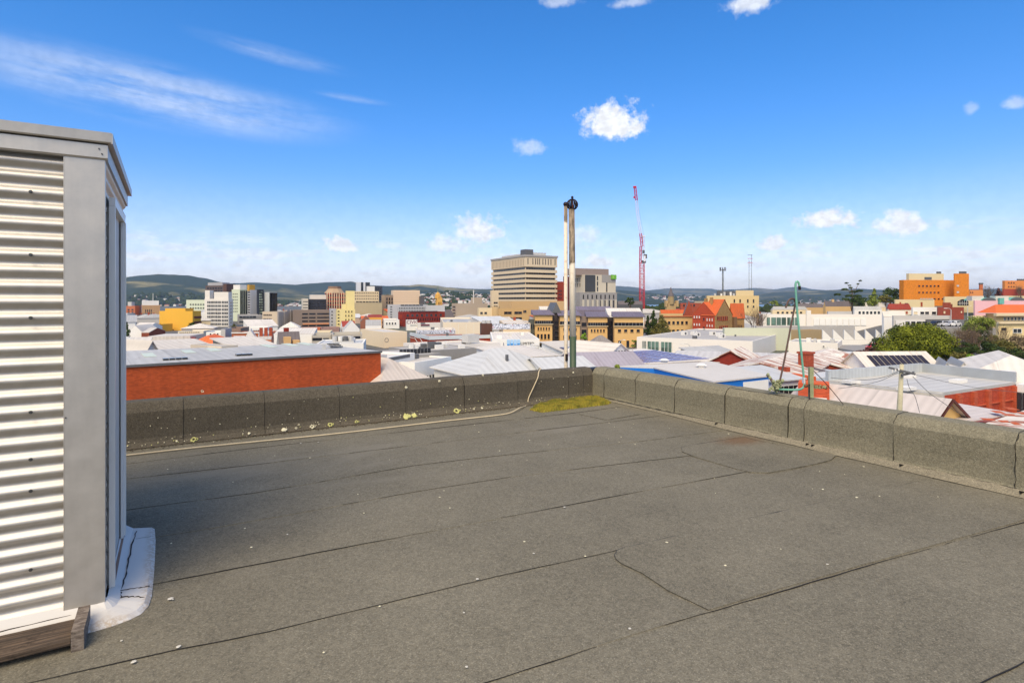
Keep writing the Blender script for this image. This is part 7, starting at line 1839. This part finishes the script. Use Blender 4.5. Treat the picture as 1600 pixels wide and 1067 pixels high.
tree('second bare tree in front of the orange-roofed villa', 'bare', 1560, 508, 34, 114, None, 7, 540)
tree('dark bush under the leafless brown tree', 'round', 1496, 540, 40, 108, DGm, 8, 565, 'bush', 'bush', lobes=16)
tree('rounded bright green bush, left one of two above the long white roof', 'round', 1516, 549, 20, 100, BGm, 9, 566, 'bush', 'bush', lobes=12)
tree('wider bright green bush, right one of two above the long white roof', 'round', 1541, 551, 26, 100, BGm, 10, 566, 'bush', 'bush', lobes=12)
tree('dark green hedge tree at the right edge above the long white roof', 'round', 1578, 541, 60, 104, DGm, 11, 566, 'tree', 'tree', lobes=26)
tree('olive garden tree below the cream porch wing', 'round', 1568, 527, 44, 112, OLm, 12, 552, lobes=18)
tree('brownish garden tree at the right edge of the frame', 'round', 1604, 527, 40, 112, BRm, 13, 556, lobes=18, dens=.7)
tree('dark green garden tree between the two rows of shrubs', 'round', 1538, 532, 40, 108, DGm, 14, 556, lobes=18)
tree('wind-swept pine with flat dark pads standing against the hills', 'pine', 1331, 438, 44, 245, DGm, 15, 474, leaf=.55, dens=1.3)
tree('pale pointed conifer right of the wind-swept pine', 'cone', 1366, 451, 22, 250, PGm, 16, 477, lobes=26)
tree('olive round tree left of the orange hospital', 'round', 1383, 459, 24, 252, OLm, 17, 477, lobes=14)
tree('dark tree touching the left wall of the orange hospital', 'round', 1391, 448, 34, 268, DGm, 18, 474, lobes=18)
tree('dark bushy conifer below the wind-swept pine', 'round', 1340, 464, 32, 240, DGm, 19, 480, lobes=14)
tree('brown leafless tree right of the old school', 'bare', 1178, 480, 30, 205, None, 20, 512)
tree('second brown leafless tree right of the old school, thinner', 'bare', 1189, 486, 22, 200, None, 21, 512)
tree('tall dark conifer between the tan complex and the three-storey office', 'cone', 1021, 484, 20, 186, DGm, 22, 522, lobes=40, dens=1.2)
tree('broad olive conifer in front of the three-storey tan office', 'cone', 1034, 492, 28, 182, OLm, 23, 522, lobes=44, asp=1.2)
tree('second dark conifer close to the last tan wing', 'cone', 1012, 492, 16, 188, DGm, 24, 522, lobes=30)
tree('dark round pine just left of the red crane mast', 'round', 984, 463, 18, 318, DGm, 25, 478, lobes=14)
tree('small bright green tree in front of the grey stair bay', 'round', 914, 517, 15, 160, BGm, 26, 531, lobes=10)
tree('small yellow-green street tree at the last tan wing', 'round', 990, 524, 12, 158, PGm, 27, 545, lobes=10)
tree('bare pinkish tree poking up beside the solar roof', 'bare', 990, 545, 26, 72, None, 28, 575)
tree('dark cypress at the far left beside the silver shed', 'cone', 197, 502, 20, 150, DGm, 29, 545, lobes=34)
tree('olive bush at the far left behind the white shed roof', 'round', 210, 527, 16, 148, OLm, 30, 545, 'bush', 'bush', lobes=10)
tree('small yellow bush top just over the parapet, left of the blue wall', 'round', 964, 566, 10, 48, PGm, 31, 576, 'bush', 'bush', lobes=9)
tree('bare tree against the sky right of the hospital lift tower', 'bare', 1544, 446, 26, 290, None, 32, 468)
tree('second bare tree against the sky, left of the hilltop block', 'bare', 1530, 452, 18, 286, None, 33, 468)
tree('purple-brown pointed tree below the hilltop block', 'cone', 1560, 450, 14, 284, MRm, 34, 466, lobes=18)
tree('dark round tree below the hilltop block', 'round', 1575, 452, 22, 300, DGm, 35, 466, lobes=10)
tree('bare tree at the right edge beside the hilltop block', 'bare', 1595, 446, 24, 288, None, 36, 468)
tree('maroon hedge beside the red car', 'round', 1362, 541, 34, 118, MRm, 37, 556, 'hedge', 'hedge', lobes=16)
tree('second maroon hedge in the shade left of the big evergreen', 'round', 1346, 545, 22, 116, MRm, 38, 556, 'hedge', 'hedge', lobes=10)
tree('round dark bush by the river, behind the white box building', 'round', 1256, 473, 14, 430, DGm, 39, 483, 'bush', 'bush', lobes=10)
tree('yellowish tree by the river left of the brown swan-neck pipe', 'round', 1210, 469, 16, 440, PGm, 40, 478, lobes=10)
tree('brown bush growing on the long white roof edge, far right', 'round', 1540, 577, 22, 66, BRm, 41, 588, 'bush', 'bush', lobes=10, dens=.8)
tree('green tree seen through the shop glazing', 'round', 752, 556, 10, 108, BGm, 42, 570, lobes=8)
tree('street tree in front of the green glazed shop', 'round', 778, 553, 10, 108, PGm, 43, 570, lobes=8)
for k, (px, pt, w, Y) in enumerate([(300, 500, 12, 240), (366, 505, 10, 250), (468, 512, 12, 240), (590, 508, 12, 280), (1100, 512, 14, 190), (1230, 482, 16, 330), (1300, 478, 18, 330), (1400, 466, 14, 300)]):
    tree(['small dark tree right of the yellow slab block', 'small dark tree under the concrete podium', 'small dark tree by the terracotta shed row', 'small dark tree beside the pale slate-roofed house', 'small dark tree under the old school', 'round tree behind the long white facade, left one', 'round tree behind the long white facade, right one', 'small tree left of the cream hospital wing'][k], 'round', px, pt, w, Y, (DGm, OLm)[k % 2], 60 + k, None, lobes=9)

for k, (px, pt, w, Y, mm, pb_, lab) in enumerate([(1490, 522, 34, 126, OLm, 548, 'olive tree behind the leafless brown tree'), (1515, 516, 36, 128, BRm, 545, 'brownish bushy tree under the yellow-green spreading tree'),
        (1536, 512, 34, 127, DGm, 542, 'dark leafy tree left of the cream porch wing'), (1552, 522, 36, 118, OLm, 548, 'olive bushy tree in front of the cream porch wing'), (1478, 534, 30, 114, DGm, 562, 'dark tree at the right foot of the big evergreen'),
        (1590, 520, 34, 116, BRm, 545, 'brown bushy tree near the right edge, below the villa window'), (1512, 530, 30, 112, DGm, 555, 'dark shrub mass behind the left bright green bush'), (1375, 522, 30, 118, DGm, 552, 'dark tree at the left flank of the big evergreen'), (1498, 545, 30, 106, OLm, 566, 'olive shrub left of the left bright green bush'), (1556, 540, 30, 106, DGm, 566, 'dark shrub right of the right bright green bush')]):
    tree(lab, 'round', px, pt, w, Y, mm, 90 + k, pb_, lobes=16)
# ================================================================== masts, crane, poles
REDP = mat('crane_red', (206, 40, 52), .6, .1, 1, k=.9); WHP = mat('crane_white', (226, 226, 232), .6, .05, 1); GRY = mat('mast_grey', (96, 102, 100), .6, .1, 1)
def lattice(g, p0, p1, w, n, r, mi=0, w1=None):
    p0, p1 = Vector(p0), Vector(p1); d = (p1 - p0).normalized(); a = Vector((0, 1, 0)); a = (a - d * a.dot(d)).normalized(); b = d.cross(a); w1 = w1 or w
    def cn(k, s): 
        ww = w + (w1 - w) * k / n; q = p0.lerp(p1, k / n); return q + a * ww / 2 * s[0] + b * ww / 2 * s[1]
    cs = [(-1, -1), (1, -1), (1, 1), (-1, 1)]
    for s in cs: g.tube([cn(0, s), cn(n, s)], r, 4, mi, False)
    for k in range(n):
        for q in range(4):
            s0, s1 = cs[q], cs[(q + 1) % 4]
            if k % 2: s0, s1 = s1, s0
            g.tube([cn(k, s0), cn(k + 1, s1)], r * .6, 3, mi, False); g.tube([cn(k, cs[q]), cn(k, cs[(q + 1) % 4])], r * .6, 3, mi, False)
YC = 360; cx = (1003 - 800) / F_PX * YC
cr = thing('tower_crane', 'tall red lattice crane mast with a steep red and white jib', 'crane', (cx, YC, -12.2))
zc = lambda py: CAMZ - (py - HOR) / F_PX * YC + 12.2
xc_ = lambda px: (px - 1003) / F_PX * YC
g = G(); lattice(g, (0, 0, 0), (0, 0, zc(411)), 2.7, 22, .17); g.build('mast', REDP, cr)
g = G(); lattice(g, (xc_(1000.5), 0, zc(412)), (xc_(1001), 0, zc(385)), 1.1, 8, .14); g.build('upper_mast', REDP, cr)
g = G(); lattice(g, (xc_(1005.5), 0, zc(400)), (xc_(1005.5), 0, zc(368)), 1.0, 8, .09); g.box(xc_(1002), -.4, zc(370), xc_(1008), .4, zc(368.5)); g.build('a_frame', WHP, cr)
g = G(); g.box(xc_(1003.5), -1, zc(411), xc_(1009), 1.5, zc(407)); g.box(xc_(1006), -1, zc(404), xc_(1010.5), 1, zc(397.5)); g.box(xc_(1004), -.8, zc(396), xc_(1007), .8, zc(391)); g.build('machinery', plantd, cr)
g = G(); g.box(xc_(1005), -1.4, zc(409), xc_(1008), -1.02, zc(400)); g.build('cab', WHP, cr)
segs = [(1003, 385, 1001, 365, 0), (1001, 365, 999.5, 355, 1), (999.5, 355, 996, 333, 1), (996, 333, 994.5, 313, 1), (994.5, 313, 992, 291, 0)]
for px0, py0, px1, py1, c in segs:
    g = G(); lattice(g, (xc_(px0), 0, zc(py0)), (xc_(px1), 0, zc(py1)), 1.3, 6, .13 if c == 0 else .08); g.build('jib_section', (REDP, WHP)[c], cr)
g = G(); g.box(xc_(989.5), -.4, zc(294), xc_(993), .4, zc(291)); g.box(xc_(990), -.5, zc(310), xc_(992.6), .5, zc(307)); g.build('jib_head', REDP, cr)
G().tube([(xc_(1006), 0, zc(368)), (xc_(991.5), 0, zc(292))], .05, 4).build('tie_rope', GRY, cr)
# phone mast on the sandstone office
YM = 308; x_ = (1129.5 - 800) / F_PX * YM; zz = lambda py: CAMZ - (py - HOR) / F_PX * YM
m_ = thing('phone_mast', 'dark grey mast with a crown of panel aerials on the sandstone office', 'mast', (x_, YM + 6, zz(462)))
m_.location.x = (1129.5 - 800) / F_PX * (YM + 6)
hh = zz(419) - zz(462)
G().tube([(0, 0, 0), (0, 0, hh)], [.42, .32], 8).build('pole', GRY, m_)
g = G()
for k in range(9): a = 6.283 * k / 9; g.box(1.5 * math.cos(a) - .18, 1.5 * math.sin(a) - .1, hh - 1.2, 1.5 * math.cos(a) + .18, 1.5 * math.sin(a) + .1, hh + .8)
g.tube([(1.4 * math.cos(6.283 * k / 12), 1.4 * math.sin(6.283 * k / 12), hh - .6) for k in range(13)], .08, 4, 0, False); g.build('panel_aerials', plantd, m_)
g = G()
for k in range(14): g.box(-.9, -.05, 1 + k * hh / 15, .9, .05, 1.12 + k * hh / 15)
g.build('climbing_rungs', plant, m_)
YM2 = 330; m2_ = thing('radio_mast', 'thin pale lattice mast with small red crossbars, right of the phone mast', 'mast', ((1172.3 - 800) / F_PX * YM2, YM2, CAMZ - (462 - HOR) / F_PX * YM2)); hh = (462 - 398) / F_PX * YM2
for sx in (-.72, .72): G().tube([(sx, 0, 0), (sx, 0, hh * .86 if sx < 0 else hh)], .11, 5).build('upright', GRY, m2_)
for k in range(9): G().box(-.7, -.06, hh * (.1 + .09 * k), .7, .06, hh * (.1 + .09 * k) + .1).build('rung', plant, m2_)
for z_, mm in ((hh * .985, GRY), (hh * .90, REDP), (hh * .80, REDP)): G().box(-1.5, -.1, z_, 1.3, .1, z_ + .22).build('crossbar', mm, m2_)
# utility pole with crossarms, beyond the right parapet
YU = 27; xu = (1406.5 - 800) / F_PX * YU; zu = lambda py: CAMZ - (py - HOR) / F_PX * YU + 12; xq = lambda px: (px - 1406.5) / F_PX * YU
up = thing('utility_pole', 'pale concrete power pole with crossarms and sagging wires', 'utility pole', (xu, YU, -12))
G().tube([(xq(1402) , 0, 0), (xq(1405.5), 0, zu(640)), (xq(1409), 0, zu(569))], [.17, .12, .085], 12).build('shaft', mat('pole_timber', (192, 184, 152), .9, .25, 3), up, smooth=True)
g = G(); g.obox((xq(1407), -.1, zu(579)), (xq(1424) - xq(1406), .045, .05), Matrix.Rotation(rad(-22), 3, 'Z') @ Matrix.Rotation(rad(14), 3, 'Y')); g.build('crossarm', plantd, up)
g = G(); g.obox((xq(1416), -.1, zu(583.5)), ((xq(1424) - xq(1408)) * .8, .04, .045), Matrix.Rotation(rad(15), 3, 'Z') @ Matrix.Rotation(rad(-8), 3, 'Y')); g.build('crossarm', plantd, up)
for px, py in ((1392, 580), (1397, 579), (1402, 577.5), (1414, 582), (1421, 583), (1427, 584.5)): G().tube([(xq(px), -.1, zu(py + 1)), (xq(px), -.1, zu(py - 3))], .035, 6).build('insulator', trimw, up)
def wire(label, pts, Ys, r=.012, n=8, sag=0):
    q = [P(px, py, Y) for (px, py), Y in zip(pts, Ys)]
    o = G().tube(smoothpath(q, n), r, 4).build('wire', plantd); tag(o, label, 'wire', 'overhead wires by the power pole')
wire('upper wire sagging left from the power pole towards the parapet', [(1403, 580), (1385, 588), (1360, 593), (1330, 593), (1298, 590)], [27, 27, 28, 29, 30])
wire('lower wire sagging left from the power pole across the pale roof', [(1403, 582), (1375, 595), (1345, 602), (1310, 607)], [27, 26, 25, 24])
wire('wire running right from the power pole over the warehouse roof', [(1421, 583), (1480, 597), (1535, 607), (1605, 614)], [27, 28, 29, 30])
wire('thin wire falling right from the power pole to the yellow gable', [(1426, 588), (1450, 612), (1475, 630), (1497, 645)], [27, 26.5, 26.8, 27.6])
wire('loose cable hanging beside the power pole to the parapet', [(1417, 592), (1421, 606), (1429, 618), (1433, 630), (1437, 645)], [26.8, 26.6, 26.4, 26.2, 26])
# brown pole with many short arms in the middle distance
YV = 84; pv_ = thing('utility_pole', 'brown timber power pole with four short crossarms near the shop windows', 'utility pole', ((656.5 - 800) / F_PX * YV, YV, -12)); h_ = CAMZ - (552 - HOR) / F_PX * YV + 12
G().tube([(0, 0, 0), (0, 0, h_)], [.2, .14], 8).build('shaft', mat('pole_brown', (128, 78, 60), .9, .2, 2), pv_)
for k in range(4): G().box(-.95, -.08, h_ - .5 - k * .62, .95, .08, h_ - .36 - k * .62).build('crossarm', mat('pole_brown', (0, 0, 0)), pv_)
def lamp(label, px, pyt, Y, arm=1.0, col=None):
    x = (px - 800) / F_PX * Y; gz = ground_z(x, Y); h = CAMZ - (pyt - HOR) / F_PX * Y - gz; o = thing('street_lamp', label, 'street lamp', (x, Y, gz), 0, 'grey street lamps')
    G().tube([(0, 0, 0), (0, 0, h * .8), (0, 0, h)], [.14, .1, .08], 8).build('pole', plant, o); G().tube([(0, 0, h), (arm * .5, 0, h + .35), (arm * 1.6, 0, h + .4)], .05, 6).build('arm', plant, o); G().box(min(arm * 1.2, arm * 2.0), -.14, h + .32, max(arm * 1.2, arm * 2.0), .14, h + .46).build('lamp_head', trimw, o)
lamp('slim street lamp standing in front of the last tan wing', 968, 534, 118, .6); lamp('slim street lamp in front of the green-glazed shop', 732, 541, 108, .6); lamp('street lamp bracketed above the long white building wall', 1078, 540, 116, -1)
lamp('street lamp before the plain white box building', 1288, 546, 112, .5); lamp('street lamp between the annex and the pink building', 1512, 480, 170, .5); lamp('street lamp left of the shelter', 1486, 484, 150, -.9); lamp('street lamp by the shop windows, left', 698, 536, 110, .4); lamp('street lamp by the workshop roof, right', 716, 533, 112, .4)
# cars
tyre = mat('tyre', (34, 34, 34), .9, .1, 4, k=1); carg = mat_glass('car_glass', (40, 46, 52), .08, .2, .8)
def car(label, px, py, Y, rz, colour, van=False, base=None):
    x = (px - 800) / F_PX * Y; z = CAMZ - (py - HOR) / F_PX * Y if base is None else base
    key = 'car_paint_%d_%d_%d' % colour; m = mat(key, colour, .25, .03, 2, spec=.7)
    o = thing('parked_car', label, 'van' if van else 'car', (x, Y, z), rz, 'parked cars'); L, Wd, H_ = 4.4, 1.75, (2.0 if van else 1.42)
    g = G(); side = [(-2.2, .30), (-2.2, .68), (-2.05, .86), (-1.1, .95), (1.3, .95), (2.0, .86), (2.2, .66), (2.2, .30)] if not van else [(-2.2, .3), (-2.2, .9), (-1.9, 1.05), (2.2, 1.05), (2.2, .3)]
    def sweep(pr_, y0, y1, g, mi=0):
        n = len(pr_); i = len(g.v); g.v += [(a, y0, b) for a, b in pr_] + [(a, y1, b) for a, b in pr_]
        g.f.append(tuple(i + k for k in range(n))); g.f.append(tuple(i + n + k for k in reversed(range(n)))); g.m += [mi, mi]
        for k in range(n): j = (k + 1) % n; g.f.append((i + j, i + k, i + n + k, i + n + j)); g.m.append(mi)
    sweep(side, -.87, .87, g)
    roofp = [(-1.05, .951), (-.45, H_), (1.0, H_), (1.75, .951)] if not van else [(-1.7, 1.051), (-1.2, H_), (2.15, H_), (2.2, 1.051)]
    sweep(roofp, -.76, .76, g); g.build('body', m, o)
    g = G(); zc0, zc1 = (1.0, H_ - .1)
    for s in (-1, 1):
        y = s * .765; g.quad((-.80, y, zc0), (1.45, y, zc0), (.95, y, zc1), (-.48, y, zc1)) 
    a0, a1 = (roofp[0], roofp[1]); g.quad((a0[0] - .015, -.7, a0[1] + .05), (a0[0] - .015, .7, a0[1] + .05), (a1[0] - .03, .66, a1[1] - .07), (a1[0] - .03, -.66, a1[1] - .07))
    a0, a1 = (roofp[3], roofp[2]); g.quad((a0[0] + .015, -.7, a0[1] + .05), (a0[0] + .015, .7, a0[1] + .05), (a1[0] + .03, .66, a1[1] - .07), (a1[0] + .03, -.66, a1[1] - .07)); g.build('window', carg, o)
    for wx in (-1.35, 1.35):
        for s in (-1, 1): G().tube([(wx, s * .66, .31), (wx, s * .89, .31)], .31, 12).build('wheel', tyre, o)
    for s in (-1, 1):
        G().box(-2.23, s * .62 - .16, .62, -2.201, s * .62 + .16, .76).build('headlight', trimw, o); G().box(2.201, s * .62 - .14, .66, 2.23, s * .62 + .14, .8).build('tail_light', REDP, o)
    return o
car('bright red car parked at the corner of the plain white box building', 1368.5, 546.5, 124, rad(25), (214, 24, 44), base=None)
G().prism([(72, 116), (90, 116), (92, 138), (74, 138)], -12.3, CAMZ - (546.5 - HOR) / F_PX * 124 - .01).build('raised_car_park', conc); tag(COL.objects['raised_car_park'], kind='structure')
car('white car parked nearest the parapet, below the green shop', 742, 581, 76, rad(60), (232, 230, 226), base=None)
car('second white car parked just behind the nearest one', 750, 574, 84, rad(60), (226, 226, 224))
car('dark grey car parked in front of the green shop glazing', 758, 571, 94, rad(20), (70, 74, 80))
car('silver car parked beside the dark one at the green shop', 768, 566, 102, rad(20), (180, 184, 188))
car('white van parked below the long row of shop windows', 670, 581.5, 78, rad(30), (236, 234, 230), True)
for k, (px, c) in enumerate(((1463, (60, 60, 66)), (1472, (200, 200, 204)), (1484, (190, 192, 200)), (1491, (232, 230, 226)))):
    car(['dark car under the grey shelter', 'silver car beside the dark one at the shelter', 'pale silver car right of the shelter post', 'white car at the right end of the row by the shelter'][k], px, 510, 146, rad(10 + 8 * k), c)
G().prism([(100, 138), (120, 138), (122, 152), (102, 152)], -12.3, CAMZ - 40 / F_PX * 146 - .01).build('car_park', conc); tag(COL.objects['car_park'], kind='structure')
# rooftop machinery on the bigger roofs: each unit stands by itself
def rooftop(label, px, py, Y, w, d, h, cat='air conditioner', name='air_conditioner', m=None, z=None):
    p = P(px, py, Y); o = thing(name, label, cat, p, TH, 'rooftop units')
    G().box(-w / 2, -d / 2, 0, w / 2, d / 2, h).build('casing', m or trimw, o); G().tube([(0, -d / 2 - .02, h * .5), (0, -d / 2 - .05, h * .5)], min(w, h) * .36, 10).build('fan_grille', plantd, o)
ar = LWB
for k, (f_, q_, lab) in enumerate([(.78, .6, 'first from the left'), (.72, .7, 'second from the left'), (.62, .5, 'third from the left'), (.55, .75, 'fourth from the left'), (.44, .6, 'fifth from the left'), (.36, .4, 'sixth from the left')]):
    p = ar.c + ar.a * ar.D * f_ + ar.b * ar.W * q_ * .6; p.z = ar.zt - .32
    o = thing('air_conditioner', 'white cooling unit on the long white building roof, %s' % lab, 'air conditioner', p, TH, 'rooftop units')
    G().box(-.8, -.5, 0, .8, .5, 1.0).build('casing', trimw, o); G().tube([(0, -.52, .5), (0, -.55, .5)], .36, 10).build('fan_grille', plantd, o)
